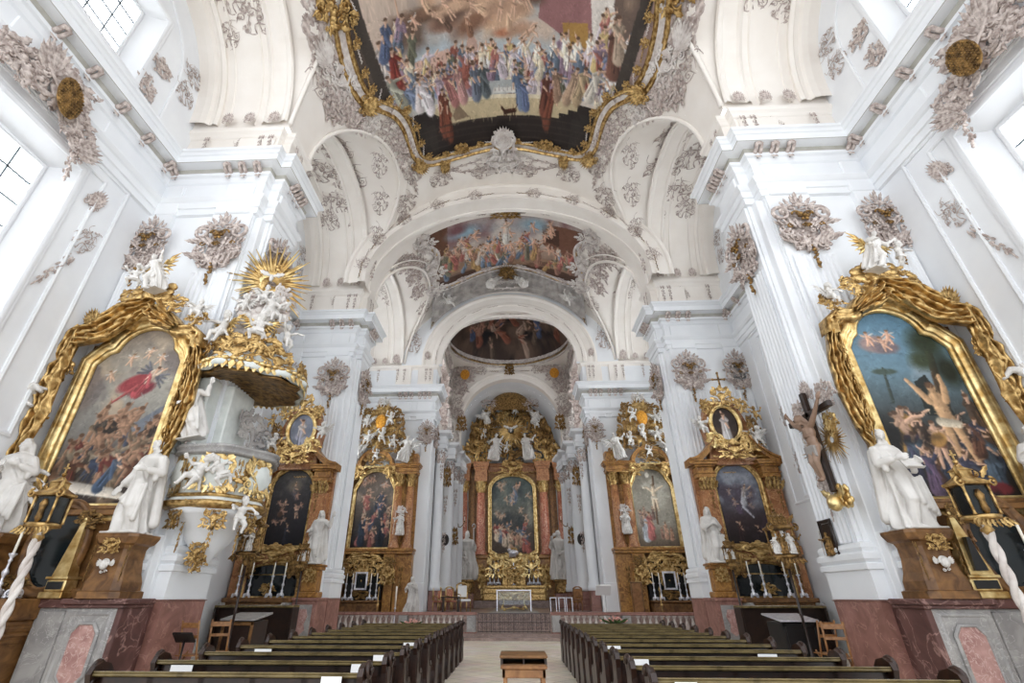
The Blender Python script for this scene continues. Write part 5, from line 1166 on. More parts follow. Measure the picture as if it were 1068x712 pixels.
# grey stucco tent cloth falling from the picture over the chancel arch
tent = thing('stucco_drapery', 'grey stucco tent curtain over the chancel arch with gilded boss and tassels', 'stucco drapery', (0, 29.5, 22))
tb = MB(None, tent); m = 121; u = np.linspace(-1, 1, m); rows = []
for w in np.linspace(0, 1, 9):
    x0 = 5.3 * u; y0 = np.interp(np.abs(x0), [0, 2, 3.7, 5.3], [27.9, 28.3, 28.7, 28.2]); z0 = z_choir(x0, y0) - .06
    x1 = 5.9 * u; y1 = np.full(m, 30.72); zo = 16.9 + 5.75 * np.sqrt(np.maximum(0, 1 - (x1 / 6.5) ** 2)) + .1
    f = .26 * np.sin(np.abs(u) ** 1.3 * 40) * (.3 + .7 * w) ; sag = .5 * np.sin(PI * w) * (1 - .5 * np.abs(u))
    y = y0 * (1 - w) + y1 * w; x = x0 * (1 - w) + x1 * w; rows.append(np.stack([x, y, np.minimum(z0 * (1 - w) + zo * w + .35 * np.sin(PI * w), z_choir(x, y) - .08) - (np.abs(f) + .02) * .8 * np.sin(PI * np.clip(w + .1, 0, 1))], 1))
tb.grid(np.array(rows)); tb.build('tent_cloth', 'cloth_grey', tent)
vput(tent, 'rays', 'gold_dark', 0, 28.4, zcf, 2.0, 2.2, 0, .3, 1., 'gilded_boss'); vput(tent, 'mass', 'gold_dark', 0, 28.4, zcf, 1.2, 1.2, 0, .35, .8, 'gilded_boss')
for s in (-1, 1):
    put(tent, 'drop', 'gold_dark', s * 5.7, 30.5, 20.5, .7, 1.6, 0, .5, 0, 'tassel')
    pfig(tent, SAINTS['kneel'], s * 1.35, 28.7, 21.9, 1.5, .3 * s, -.5, WING_W, -.4 * s, 'angel'); pfig(tent, PUTTI[2], s * 4.2, 29.3, 20.6, 1.3, -.2 * s, -.3, WING_W, .3 * s, 'angel')
vput(tent, 'scrollband', 'stucco_light', 0, 29.9, zcf, 2.6, 1.2, 0, .5, .6, 'crest')
# -- dome picture over the chancel
dp = thing('ceiling_painting', 'dark round dome painting seen through the chancel arch above the cream parapet', 'ceiling painting', (0, 36.4, 21))
zd = lambda x, y: 20.9 + 3.6 * np.sqrt(np.maximum(0, 1 - (x / 5.25) ** 2 - ((y - 35.95) / 4.65) ** 2))
ci = [(5.2 * math.cos(a), 35.95 + 4.6 * math.sin(a)) for a in np.linspace(0, 2 * PI, 72, endpoint=False)]
canvas_obj('canvas', ci, fresco_dome(), .06, lambda u, v: np.stack([u, v, zd(u, v)], 1), dp, up=False)
pr = MB(None, dp); pr.sweep(ci[::-1], [(0, 20.75), (0, 20.95), (-.06, 20.97), (-.06, 21.2), (.02, 21.22), (.02, 21.3)], True); pr.sweep(ci[::-1], [(-.02, 20.72), (.12, 20.72), (.12, 20.8), (.0, 20.84)], True); pr.sweep(ci[::-1], [(.02, 21.2), (.04, 22.4)], True); pr.build('parapet', 'stucco_light', dp)
gl = MB(None, dp); gl.sweep(ci[::-1], [(.03, 20.98), (.05, 21.06), (.03, 21.14)], True); gl.build('gilded_fillet', 'gold', dp)
for i in range(20): a = 2 * PI * i / 20; put(dp, 'scrollband', 'gold_dark' if i % 2 else 'stucco', 5.08 * math.cos(a), 35.95 + 4.48 * math.sin(a), 21.1, 1.3, .55, 0, .2, a - PI / 2, 'parapet_ornament')
# -- stucco on vaults, arches and walls: part of the building
def group_struct(n, loc): o = bpy.data.objects.new(f'trim_{n}', None); COL.objects.link(o); o.location = loc; o['kind'] = 'structure'; return o
VS = group_struct(3, (0, 14, 17))
zx = lambda b: (lambda x, y: z_cross(y, b) + 0 * x)
rng = random.Random(77)
for s in (-1, 1):
    for x, y, k, a, b, r in ((-6.6, 9.6, 'mass', 1.5, 2.6, .2), (-6.9, 11.0, 'airy', 1.6, 2.0, .4), (-6.6, 12.4, 'mass', 1.2, 1.6, -.3), (-6.4, 13.3, 'crest', 1.3, 1.2, .8), (-5.6, 14.6, 'airy', 1.3, 1.8, .5), (-5.15, 15.6, 'mass', 1.0, 1.4, .2), (-5.4, 16.6, 'drop', .9, 1.8, .2), (-4.9, 17.6, 'airy', 1.2, 1.6, 0), (-2.4, 18.4, 'scrollband', 2.2, .9, .1), (-1.2, 18.9, 'airy', 1.6, 1.2, .3), (-3.6, 18.8, 'airy', 1.4, 1.2, -.3), (-5.6, 19.3, 'airy', 1.4, 1.6, .2), (-6.6, 18.0, 'airy', 1.2, 1.6, 0)): vput(VS, k, 'stucco', -s * x, y, zmf, a * -s * -1, b, -r * s, .05, .45)
    for b, pts in ((0, ((-9.4, 7.6, 2.2), (-9.0, 9.2, 1.3), (-10.2, 9.6, 1.0))), (1, ((-8.8, 15.0, 2.6), (-8.2, 17.4, 2.0), (-9.3, 18.8, 1.6), (-8.3, 19.8, 1.0))), (2, ((-8.8, 26, 2.2), (-8.4, 28.6, 1.4)))):
        for x, y, w in pts: vput(VS, 'airy', 'stucco', s * -x, y, zx(b), w, w, rng.uniform(-.4, .4), .04, .4)
    for b in (0, 1, 2):     # little crosses of leaves at the feet of the vault ribs and consoles on the attic
        y1 = BAYS[b][1]
        for x in (-8.2, -9.1, -9.9): put(VS, 'spray', 'stucco', s * -x, y1 - .22, 16.95, .55, .6, 0, .2)
        if b < 2:
            for x in (-8.25, -8.6, -10.6): put(VS, 'drop', 'stucco', s * -x, y1 + .02, 15.75, .42, .95, 0, .35)
            put(VS, 'airy', 'stucco', s * 9.3, y1 + .05, 15.8, .5, .8, .5, .2)
            for y in (.6, 1.0): put(VS, 'drop', 'stucco', s * 7.55, y1 + y, 15.75, .4, .95, 0, .3, -s * PI / 2)
            for q in (.6, 1.6): put(VS, 'airy', 'stucco', s * (XW - .03), y1 - .9, 16.9 + q, .9, 1.0, q, .3, -s * PI / 2)
    # denser relief round the large picture and on the arches
    for x, y, k, a, b, r, mt in ((-6.3, 8.8, 'crest', 1.4, 1.6, .4, 'stucco_light'), (-6.75, 10.2, 'spray', 1.3, 1.5, .2, 'stucco_light'), (-6.45, 11.6, 'crest', 1.2, 1.5, .1, 'stucco_light'), (-7.0, 12.1, 'mass', .9, 1.4, 0, 'stucco'), (-6.05, 13.9, 'mass', 1.0, 1.1, .4, 'stucco_light'), (-5.25, 14.2, 'scrollband', 1.6, .9, 1.1, 'stucco'), (-4.95, 16.2, 'crest', .9, 1.2, .2, 'stucco'), (-4.95, 18.3, 'drop', .7, 1.6, 0, 'stucco'), (-.8, 18.0, 'scrollband', 1.6, 1.2, .3, 'stucco_light'), (-1.6, 18.9, 'scrollband', 2.0, 1.2, -.1, 'stucco'), (-.45, 18.7, 'crest', 1.2, 1.2, 0, 'stucco_light'), (-3.2, 18.5, 'scrollband', 1.4, .9, -.2, 'stucco'), (-6.2, 16.0, 'airy', 1.0, 1.6, 0, 'stucco'), (-7.1, 19.6, 'airy', 1.0, 1.6, 0, 'stucco'), (-6.0, 20.2, 'spray', .8, 1.0, 0, 'stucco')): vput(VS, k, mt, s * -x, y, zmf, a * s, b, -r * s, .06, .55)
    for i in range(9): t = .06 + i * .17; put(VS, 'scrollband', 'stucco' if i % 2 else 'gold_dark', s * 7.85 * math.cos(t), 20.1, 16.75 + 5.62 * math.sin(t), 1.0, .35, s * (t - PI / 2), .22)
    for x, y, z, k, a, b in ((7.4, 20.8, 17.6, 'drop', .6, 1.3), (7.9, 20.8, 18.8, 'mass', .7, 1.3), (7.5, 30.8, 19.2, 'drop', .7, 1.4)): put(VS, k, 'stucco', s * x, y, z, a, b, 0, .35)
    for x, y, k, a, b, r in ((-5.3, 23.3, 'crest', 1.4, 1.8, .4), (-5.2, 26.3, 'crest', 1.6, 2.2, .3), (-5.3, 28.2, 'crest', 1.4, 1.6, .6), (-4.9, 25.2, 'scrollband', 1.8, 1.2, 1.4)): vput(VS, k, 'stucco_light', s * -x, y, zcf, a * s, b, -r * s, .14, .8)
    for b, x, y, w in ((0, -8.6, 8.2, 1.2), (0, -9.7, 8.6, 1.1), (1, -9.6, 16.8, 1.6), (1, -8.1, 15.6, 1.5), (1, -9.9, 19.6, 1.1), (1, -8.6, 13.8, 1.2), (2, -9.2, 27.6, 1.4)): vput(VS, 'airy', 'stucco', s * -x, y, zx(b), w, w * 1.2, rng.uniform(-.5, .5), .04, .4)
    for y, z, k, w in ((35.6, 7.5, 'drop', .6), (35.6, 9.4, 'crest', .7), (35.6, 5.0, 'drop', .6), (37.9, 8.4, 'drop', .6), (37.9, 5.6, 'crest', .6), (33.0, 9.2, 'drop', .5)): put(VS, k, 'stucco' if k == 'drop' else 'gold_dark', s * (4.78 if y < 37 else 4.35), y - .45, z, w, w * 2, 0, .4)
    # stucco on the second arch and over the chancel arch
    for t in (.15, .45, .75, 1.05, 1.35): put(VS, 'airy', 'stucco', s * 7.9 * math.cos(t), 20.1, 16.75 + 5.75 * math.sin(t), .9, .8, -s * (PI / 2 - t), .3)
    for t in (.1, .35, .6, .85, 1.1, 1.35): put(VS, 'scrollband', 'stucco', s * 5.35 * math.cos(t), 30.85, 16.9 + 4.65 * math.sin(t), .8, .35, s * (t - PI / 2), .2)
    for x, z, k, a, b2 in ((7.1, 18.6, 'airy', 1.2, 2.0), (7.4, 20.0, 'airy', 1.2, 1.6), (6.0, 17.4, 'spray', .6, .8), (8.3, 17.2, 'spray', .7, .8)): put(VS, k, 'stucco', s * x, 30.9, z, a, b2, 0, .3)
    for x in (7.6, 6.0, 5.7, 8.1, 9.5): put(VS, 'drop', 'stucco', s * x, 30.85, 15.8, .4, .95, 0, .3)
    for x, y, k, w in ((-6.4, 24.0, 'mass', 1.6), (-6.2, 25.6, 'mass', 1.6), (-6.3, 27.2, 'mass', 1.4), (-6.6, 23.2, 'airy', 1.4), (-6.2, 29.2, 'airy', 1.4), (-5.9, 24.8, 'crest', 1.3)): vput(VS, k, 'stucco', s * -x, y, zcf, w, w, rng.uniform(-.5, .5), .06, .6)
    # chancel spandrels
    for x, z, k, a in ((4.3, 20.0, 'mass', 1.7), (3.6, 20.4, 'mass', 1.1), (4.6, 18.7, 'mass', 1.5), (4.75, 17.3, 'airy', 1.3), (4.7, 16.2, 'mass', 1.1), (2.6, 20.5, 'airy', 1.1)): put(VS, k, 'stucco', s * x, 40.25, z, a, a, rng.uniform(-.4, .4), .6)
    for y, z in ((34, 19.6), (35.5, 19.5), (37, 19.6), (38.5, 18.2), (39.5, 19.6), (38.8, 16.4), (38.0, 15.0), (39.6, 14.6)): put(VS, 'mass', 'stucco', s * 5.15, y, z, 1.6, 1.6, z, .6, -s * PI / 2)
    for z in (14.2, 15.6, 17.0, 18.2): put(VS, 'mass', 'stucco', s * 5.85, 37.05, z, 1.5, 1.7, z, .4)  # relief added to cover the brightly lit far wall of the side recess
    put(VS, 'crest', 'stucco', s * 4.2, 40.15, 19.9, 1.7, 1.6, 0, .5)
    put(VS, 'lattice', 'amber', s * 4.15, 40.0, 19.9, .95, 1.0, 0, .3, 0, 'amber_cartouche')
    put(VS, 'crest', 'gold_dark', s * 4.35, 40.2, 15.2, .9, 1.4, 0, .5)
put(VS, 'crest', 'gold_dark', 0, 40.1, 20.35, .9, 1.1, 0, .4)
for i in range(11): put(VS, 'scrollband', 'gold_dark' if i % 2 else 'stucco_light', -3.6 + .72 * i, 40.3, 20.3 + .0 * i, .8, .5, 0, .3); put(VS, 'airy', 'stucco', 0, 45.5, 19.2, 2.6, 1.6, 0, .4)
for s in (-1, 1): put(VS, 'airy', 'stucco', s * 2.0, 44.5, 18.6, 1.8, 1.4, s * .5, .4)
# -- cartouches over the windows and light sprays beside them
for s in (-1, 1):
    nm = 'left' if s < 0 else 'right'
    o = thing('stucco_cartouche', f'large mauve stucco cartouche with an amber field above the lower {nm} window', 'stucco cartouche', (s * (XW - .1), 6.9, 12.3))
    for dy, dz, k, a, b2, r in ((0, .35, 'crest', 1.6, 1.5, 0), (-.85, .1, 'mass', 1.3, 1.2, .6), (.75, -.15, 'mass', 1.1, 1.1, -.5), (.35, .75, 'scrollband', 1.3, .9, .7), (-.5, .8, 'spray', 1.2, 1.2, .3), (1.15, -.5, 'spray', .9, .9, -1.), (.95, -1.0, 'drop', .7, 1.2, .15), (-1.3, -.4, 'drop', .7, 1.2, 0)):
        put(o, k, 'stucco', s * (XW - .3), 6.9 + dy, 12.5 + dz, a, b2, r * -s, 1.0, -s * PI / 2, 'stucco_ornament')
    put(o, 'lattice', 'gold_dark', s * (XW - .62), 6.95, 12.6, .75, 1.1, .2, .6, -s * PI / 2, 'amber_field')
    for (y, z, k, w, h) in ((9.15, 11.4, 'spray', .6, .9), (9.0, 8.9, 'drop', .5, 1.3), (9.4, 10.2, 'airy', .6, 1.0)): put(VS, k, 'stucco', s * (XW - .03), y, z, w, h, .4 * s, .25, -s * PI / 2)
    for z in (6.4, 8.3): put(VS, 'airy', 'stucco', s * (XW - .03), 18.9, z, .8, 1.1, 0, .25, -s * PI / 2)
    for (y, z) in ((8.85, 16.0), (8.95, 17.2)): put(VS, 'mass', 'stucco', s * (XW - .03), y, z, .7, .9, z, .25, -s * PI / 2)
# ------------------------------------------------------------------ altars
def drape(mb, P, W, Udir, folds=5, depth=.08, m=37, seed=0):
    """hanging cloth with folds: centre line P, half widths W along Udir"""
    P = np.asarray(P, float); n0 = len(P); t = np.linspace(0, n0 - 1, n0 * 10); i = np.minimum(t.astype(int), n0 - 2); f = (t - i)[:, None]; f = f * f * (3 - 2 * f) * .4 + f * .6
    W = np.asarray(W, float); w = W[i] * (1 - f[:, 0]) + W[i + 1] * f[:, 0]; Q = P[i] * (1 - f) + P[i + 1] * f
    T = np.gradient(Q, axis=0); T /= np.linalg.norm(T, axis=1)[:, None]; U = np.asarray(Udir, float); U = U - T * (T @ U)[:, None] if U.ndim == 1 else U; U /= np.linalg.norm(U, axis=1)[:, None]; N = np.cross(U, T)
    if N[:, 1].mean() > 0: N = -N
    u = np.linspace(-1, 1, m); r = random.Random(seed); ph = r.uniform(0, 6)
    D = depth * (np.sin(folds * PI * u + ph)[None, :] + .5 * np.sin(folds * 1.7 * PI * u[None, :] + 3 * t[:, None] / n0 + ph) + .45 * np.sin(9 * u[None, :] + 7.5 * t[:, None] + ph) + .3 * np.sin(17 * u[None, :] - 13 * t[:, None])) + depth * 1.2
    V = Q[:, None] + U[:, None] * (w[:, None] * u)[:, :, None] + N[:, None] * D[:, :, None]
    B = Q[:, None] + U[:, None] * (w[:, None] * u[::-1])[:, :, None] * .96
    mb.grid(np.concatenate([V, B[:, ::4]], 1), False, True)
def column(sh, cp, x, y, z0, z1, r, cap=.6, k=16, twist=False):
    L = z1 - z0
    sh.lathe([(r * 1.3, z0), (r * 1.3, z0 + .08), (r * 1.18, z0 + .12), (r * 1.25, z0 + .18), (r * 1.02, z0 + .26), (r, z0 + .5), (r * 1.01, z0 + L * .4), (r * .88, z1 - cap)], k, (x, y, 0))
    M0 = cp.M
    cp.lathe([(r * .95, z1 - cap), (r * .98, z1 - cap + .04), (r * .88, z1 - cap + .08), (r * 1.05, z1 - .1), (r * 1.3, z1 - .06), (r * 1.35, z1)], k, (x, y, 0))
    for i in range(8):
        a = i * PI / 4; F = frame((x + r * .9 * math.cos(a), y + r * .9 * math.sin(a), z1 - cap + .06), (-math.sin(a), math.cos(a), 0), (0, 0, 1), (math.cos(a), math.sin(a), 0)); cp.M = F if M0 is None else M0 @ F
        cp.leaf(0, 0, PI / 2, cap * .7, r * .7, 0, .5); cp.scroll(0, cap * .75, r * .3, PI / 2, 1.1, 1 if i % 2 else -1, .32)
    cp.M = M0
def entab(mb, x0, x1, y, z0, z1, dep):   # straight entablature block with stepped mouldings, front at y
    h = z1 - z0
    for a, b, o in ((0, .22, 0), (.22, .3, .04), (.3, .62, -.02), (.62, .74, .06), (.74, .9, .14), (.9, 1, .18)): mb.box(x0 - o, x1 + o, y - o, y + dep, z0 + a * h, z0 + b * h, .012)
def candlestick_mesh(h=1.0):
    s = MB(); k = h
    for i in range(3):
        a = i * 2 * PI / 3 + PI / 2; M = rotm('Z', a); s.M = M @ frame((0, 0, 0), (1, 0, 0), (0, 0, 1), (0, -1, 0)); s.scroll(.085 * k, .06 * k, .055 * k, PI / 2, 1.1, -1, .35, 0, .2); s.M = M; s.blob((.12 * k, 0, .02 * k), (.04 * k, .03 * k, .02 * k), k=7)
    s.M = None
    s.lathe([(.10 * k, .05 * k), (.07 * k, .12 * k), (.03 * k, .16 * k), (.05 * k, .2 * k), (.02 * k, .24 * k), (.022 * k, .3 * k), (.045 * k, .34 * k), (.05 * k, .37 * k), (.02 * k, .42 * k), (.018 * k, .5 * k), (.035 * k, .53 * k), (.02 * k, .56 * k), (.06 * k, .61 * k), (.065 * k, .63 * k), (.02 * k, .635 * k)], 12)
    c = MB(); c.lathe([(.022 * k, .62 * k), (.021 * k, 1.0 * k), (.004 * k, 1.005 * k), (.003 * k, 1.03 * k)], 8)
    return s.mesh('candlestick', 'silver'), c.mesh('candle', 'candle')
CST = candlestick_mesh()
def candlestick(loc, h, label, group, lean=0.):
    o = link('candlestick', CST[0], None, loc=loc, scale=(h * .9, h * .9, h)); tag(o, label, 'candlestick', group); link('candle', CST[1], o); return o
def cherub(parent, x, y, z, s=.3):   # white winged cherub head fixed on a pedestal
    key = ('cherub', 'statue')
    if key not in _orn:
        m = MB(); m.blob((0, 0, .12), (.22, .26, .2), k=12); m.blob((0, -.08, .3), (.06, .05, .05), k=7)
        for i in range(14): a = PI * i / 13; m.blob((.22 * math.cos(a), .05 + .24 * math.sin(a), .06), .07, k=6)
        for q in (-1, 1):
            for i in range(5): m.leaf(q * .16, -.05 + .03 * i, PI / 2 - q * (.7 + .28 * i), .5 - .03 * i, .16, -.02, .2)
            m.scroll(q * .12, -.34, .1, 0, 1, q, .3)
        _orn[key] = m.mesh('cherub_head', 'statue')
    o = link('cherub_head', _orn[key], parent); L = parent.location; o.location = (x - L[0], y - L[1], z - L[2]); o.rotation_euler = (PI / 2, 0, 0); o.scale = (s, s, s); return o
SIDE = {-1: 'left', 1: 'right'}
mart = {-1: pic_martyr_left(), 1: pic_martyr_right()}
# ======== the two big altars on the first piers
for s in (-1, 1):
    nm = SIDE[s]; M = MIR[s]; W_ = lambda z=0, y=0: (west(0, 0, y) if M is None else M @ west(0, 0, y))
    A = thing('side_altar', {-1: 'tall gold-framed altar with a red-robed angel above struggling figures, under draped gilding', 1: 'tall gold-framed altar with a pale nude figure against blue sky, under draped gilding'}[s], 'altar', (s * 9.4, 10.2, 0))
    P = lambda x: s * -x
    out = np.vstack([[(-10.66, 3.5), (-8.36, 3.5), (-8.36, 7.0), (-8.5, 7.25)], arc(-9.42, 7.3, .78, .72, .1, PI - .1, 16), [(-10.4, 7.3), (-10.66, 7.0)]])
    canvas_obj('altar_painting', [(s * -x, z) for x, z in out], mart[s], .016, lambda u, v: np.stack([u, 0 * u + 10.62, v], 1), A, box=(min(s * 10.66, s * 8.36), 3.45, max(s * 10.66, s * 8.36), 8.05))
    b = MB(W_(), A); b.M = (np.eye(4) if M is None else M) @ west(0, 0, 0)
    bk = MB(M, A); bk.box(-11.0, -8.1, 10.66, 10.9, 3.3, 7.6); bk.build('backboard', 'brown_wood', A)
    b.mould(out, frp(1.25), z=-10.6); b.mould([(x, z) for x, z in out], [(.18, .0), (.18, .2), (.24, .24), (.34, .2), (.38, .06), (.4, 0)], z=-10.66)
    b.build('frame', 'gold_bright', A)
    pd = MB((np.eye(4) if M is None else M) @ west(0, 0, 10.5), A)   # swinging head of the frame
    path = np.vstack([[(-8.02, 7.3), (-8.06, 7.62), (-8.25, 7.78), (-8.5, 7.74), (-8.66, 7.78)], arc(-9.42, 7.62, .74, .72, .3, PI * .8, 12), [(-10.2, 8.05), (-10.6, 7.8), (-10.95, 7.75), (-11.2, 7.95)]])
    pd.mould(path, [(-.1, -.1), (-.1, .18), (-.02, .26), (.05, .16), (.1, .18), (.16, .28), (.2, .2), (.2, -.1)], False); pd.scroll(-8.12, 7.72, .2, PI / 2, 1.3, 1, .3, .1); pd.scroll(-11.05, 7.8, .34, PI / 2, 1.3, -1, .4, .1)
    pd.build('pediment', 'gold', A)
    d = MB(M, A)
    drape(d, [(-9.5, 10.35, 8.7), (-10.0, 10.25, 8.35), (-10.55, 10.2, 7.75), (-11.05, 10.2, 7.6)], [.15, .34, .36, .3], (0.5, 0, 1), 4, .09, seed=1)
    drape(d, [(-11.1, 10.25, 7.9), (-11.15, 10.2, 7.0), (-11.2, 10.15, 6.3), (-11.15, 10.2, 5.5), (-11.25, 10.25, 4.5)], [.15, .2, .3, .26, .12], (1, 0, 0), 4, .08, seed=2)
    drape(d, [(-7.98, 10.5, 7.4), (-7.84, 10.48, 6.6), (-7.8, 10.46, 5.8), (-7.86, 10.48, 5.0), (-7.98, 10.55, 4.45)], [.12, .19, .21, .15, .05], (1, 0, 0), 4, .08, seed=3)
    drape(d, [(-9.4, 10.3, 8.5), (-9.1, 10.2, 8.15), (-8.7, 10.3, 7.9)], [.3, .25, .12], (.3, 0, 1), 3, .08, seed=4)
    d.build('gilded_drapery', 'gold', A)
    for x, z, k, a, c, r in ((-9.5, 9.0, 'cloud', 1.2, .9, 0), (-10.0, 8.8, 'mass', 1.0, .8, .3), (-8.9, 8.6, 'mass', .9, .6, 0), (-10.95, 8.2, 'spray', .6, .7, .3), (-7.95, 6.4, 'drop', .3, 1.2, 0), (-7.92, 5.3, 'drop', .26, 1.2, .1), (-8.1, 8.15, 'mass', .6, .5, 0), (-11.15, 6.7, 'mass', .6, .7, 0), (-11.2, 5.4, 'mass', .5, .6, .4)): put(A, k, 'gold', s * -x, 10.25, z, a, c, r * -s, .5)
    pfig(A, SAINTS['kneel'], s * 9.35, 10.05, 8.9, 1.15, .25 * s, .2, WING_G, .2 * s, 'angel')
    pfig(A, PUTTI[0], s * 11.0, 9.95, 5.75, 1.1, -.5 * s, -.3, None, .9 * s); pfig(A, PUTTI[3], s * 8.05, 10.1, 8.0, .62, .3, 0, WING_W)
    pfig(A, PUTTI[4], s * 10.0, 10.0, 9.0, .7, .3, .2)
    pr = MB(M, A); pr.box(-11.25, -8.5, 10.5, 10.95, 1.66, 3.3, .02); pr.box(-11.25, -8.3, 10.3, 10.95, 3.24, 3.36, .02); pr.box(-11.25, -8.35, 10.36, 10.95, 3.36, 3.45, .02); pr.box(-11.25, -8.5, 10.35, 10.95, 1.66, 1.85, .02)
    pr.build('predella', 'brown_wood', A)
    ov = MB((np.eye(4) if M is None else M) @ west(0, 0, 10.4), A); el = arc(-9.55, 2.62, .5, .78, 0, 2 * PI, 40)[:-1]; ov.mould(el, frp(.9)); ov.build('oval_frame', 'brown_wood', A)
    op = MB((np.eye(4) if M is None else M) @ west(0, 0, 10.4), A); op.prism(el, -.03, .02); op.build('oval_panel', 'dark_glass', A)
    for x in (-9.0, -10.1): put(A, 'drop', 'brown_wood', s * -x, 10.35, 2.3, .3, 1.1)
    put(A, 'mass', 'gold_dark', s * 8.98, 10.3, 3.15, .6, .4); put(A, 'mass', 'gold_dark', s * 10.1, 10.3, 1.95, .7, .3)
    bs = MB(M, A)     # grey marble plinth walls with the altar table between
    bs.box(-8.62, -7.6, 10.15, 10.93, 0, 1.5, .015); bs.box(-9.3, -8.55, 10.25, 10.93, 0, 1.5, .015); bs.box(-9.2, -8.68, 10.2, 10.3, .12, 1.45, .02)
    bs.build('marble_plinth', 'grey_marble', A)
    ct = MB(M, A); ct.box(-8.68, -7.48, 10.09, 10.9, 0, .16, .02); ct.box(-7.62, -7.5, 10.16, 10.9, .1, 1.5, .01); ct.build('plinth_base', 'red_marble_dark', A)
    ct = MB(M, A); ct.box(-8.68, -7.46, 10.09, 10.95, 1.5, 1.56, .015); ct.box(-8.72, -7.42, 10.04, 10.95, 1.56, 1.66, .02); ct.box(-9.35, -8.6, 10.18, 10.95, 1.5, 1.66, .015)
    ct.build('plinth_molding', 'red_marble_dark', A)
    ca = MB((np.eye(4) if M is None else M) @ west(0, 0, 10.15), A); oc = [(x - .3, z) for x, z in [(-8.03, .42), (-7.92, .3), (-7.66, .3), (-7.55, .42), (-7.55, 1.08), (-7.66, 1.22), (-7.92, 1.22), (-8.03, 1.08)]]
    ca.prism(oc, -.02, .03); ca.build('marble_inlay', 'cartouche_red', A)
    cm = MB((np.eye(4) if M is None else M) @ west(0, 0, 10.15), A); cm.mould(oc, [(0, 0), (0, .05), (.03, .06), (.05, .02)]); cm.mould([(-8.54, .2), (-7.68, .2), (-7.68, 1.42), (-8.54, 1.42)], [(-.05, 0), (-.03, .03), (0, .03), (.02, 0)]); cm.build('inlay_rim', 'grey_marble', A)
    mn = MB(M, A); mn.box(-11.25, -9.3, 9.3, 10.5, 1.1, 1.3, .03); mn.box(-11.25, -9.35, 9.5, 10.5, 0, 1.1, .03); mn.box(-11.25, -9.25, 9.45, 10.5, 1.3, 1.66, .03)
    for t in range(5): mn.box(-11.25, -9.28 - .03 * t, 9.2 + .06 * t, 10.3, 1.14 - .12 * t, 1.22 - .12 * t, .02)
    mn.build('altar_table', 'brown_wood', A)
    gl = MB(M, A); gl.box(-11.25, -9.26, 9.24, 9.4, 1.04, 1.1, .01); gl.box(-11.2, -9.4, 9.44, 9.5, .3, .36, .01); gl.build('gilded_strip', 'gold_dark', A)
    # statue pedestal
    pe = thing('pedestal', f'brown waisted pedestal with a white cherub head, inner side of the {nm} big altar', 'pedestal', (s * 8.05, 10.34, 1.66))
    m = MB(M, pe); cx, cy = -8.05, 10.34
    rows = [(1.66, .52), (1.78, .52), (1.8, .46), (1.95, .45), (2.1, .40), (2.35, .36), (2.55, .36), (2.62, .39), (2.66, .46), (2.74, .5), (2.78, .52), (2.84, .52)]
    V = np.array([[(cx + q * a, cy + q2 * a * .85, z) for q, q2 in ((-1, -.7), (-.7, -1), (.7, -1), (1, -.7), (1, 1), (-1, 1))] for z, a in [(z, a * .88) for z, a in rows]]); m.grid(V, False, True, False); m.add(V[-1], [np.arange(6)[None]], False); m.build('body', 'brown_wood', pe)
    put(pe, 'crest', 'gold', s * 8.05, 9.98, 2.6, .4, .3, 0, .2); cherub(pe, s * 8.05, 10.02, 2.25, .34)
    for q in (-1, 1): put(pe, 'drop', 'gold_dark', s * (8.05 + q * .36), 10.06, 2.3, .14, .6)
    figure(SAINTS['turned' if s < 0 else 'book'], 'statue', {-1: 'white statue of a robed bearded man looking aside, on the pedestal by the pulpit', 1: 'white statue of a bearded man reading a book, on the pedestal near the crucifix'}[s], 'statue', (s * 8.02, 10.3, 2.84), 2.0, .15 * s)
    p2 = dup(pe, (s * 10.74, 10.1, 1.66), None, f'brown pedestal against the {nm} outer wall, partly cut by the picture edge')
    figure(SAINTS['young' if s < 0 else 'monk'], 'statue', {-1: 'white statue of a beardless saint at the far left edge, before the gold altar frame', 1: 'white statue of a hooded saint at the far right edge, below a white putto'}[s], 'statue', (s * 10.74, 9.95, 2.84), 1.95, -.3 * s)
    # obelisk shrine
    ob = thing('obelisk', {-1: 'slim gold obelisk reliquary on a black base', 1: 'broad gold obelisk reliquary with a dark glazed opening'}[s], 'reliquary', (s * (9.05 if s < 0 else 8.75), 10.3, 1.66))
    w = .2 if s < 0 else .26; x0 = ob.location.x; m = MB(None, ob)
    m.box(x0 - w - .04, x0 + w + .04, 10.1, 10.5, 1.66, 1.78, .015); m.box(x0 - w, x0 + w, 10.14, 10.46, 1.78, 2.0, .02); m.box(x0 - w - .03, x0 + w + .03, 10.11, 10.49, 2.0, 2.05, .01)
    V = np.array([[(x0 + q * a, 10.3 + q2 * a * .8, z) for q, q2 in ((-1, -1), (1, -1), (1, 1), (-1, 1))] for z, a in ((2.05, w * .82), (3.05, .05), (3.12, .01))]); m.grid(V, False, True, False); m.blob((x0, 10.3, 3.15), .045); m.build('body', 'gold_bright', ob)
    m = MB(None, ob); m.box(x0 - w * .8, x0 + w * .8, 10.12, 10.15, 1.82, 1.96, .005)
    if s > 0: m.M = west(0, 0, 10.11); m.prism([(x0 - .12, 2.12), (x0 + .12, 2.12), (x0 + .03, 2.7), (x0 - .03, 2.7)], -.08, .01)
    m.build('glazed_panel', 'black', ob)
    # candlesticks on the altar table
    for i, x in enumerate((9.42, 9.8, 10.4)):
        candlestick((s * x, 9.75, 1.66), 1.25, f'silver candlestick on the {nm} big altar table, ' + ('nearest the obelisk' if i == 0 else 'second from the obelisk' if i == 1 else 'by the outer wall'), 'silver candlesticks on the big altars')
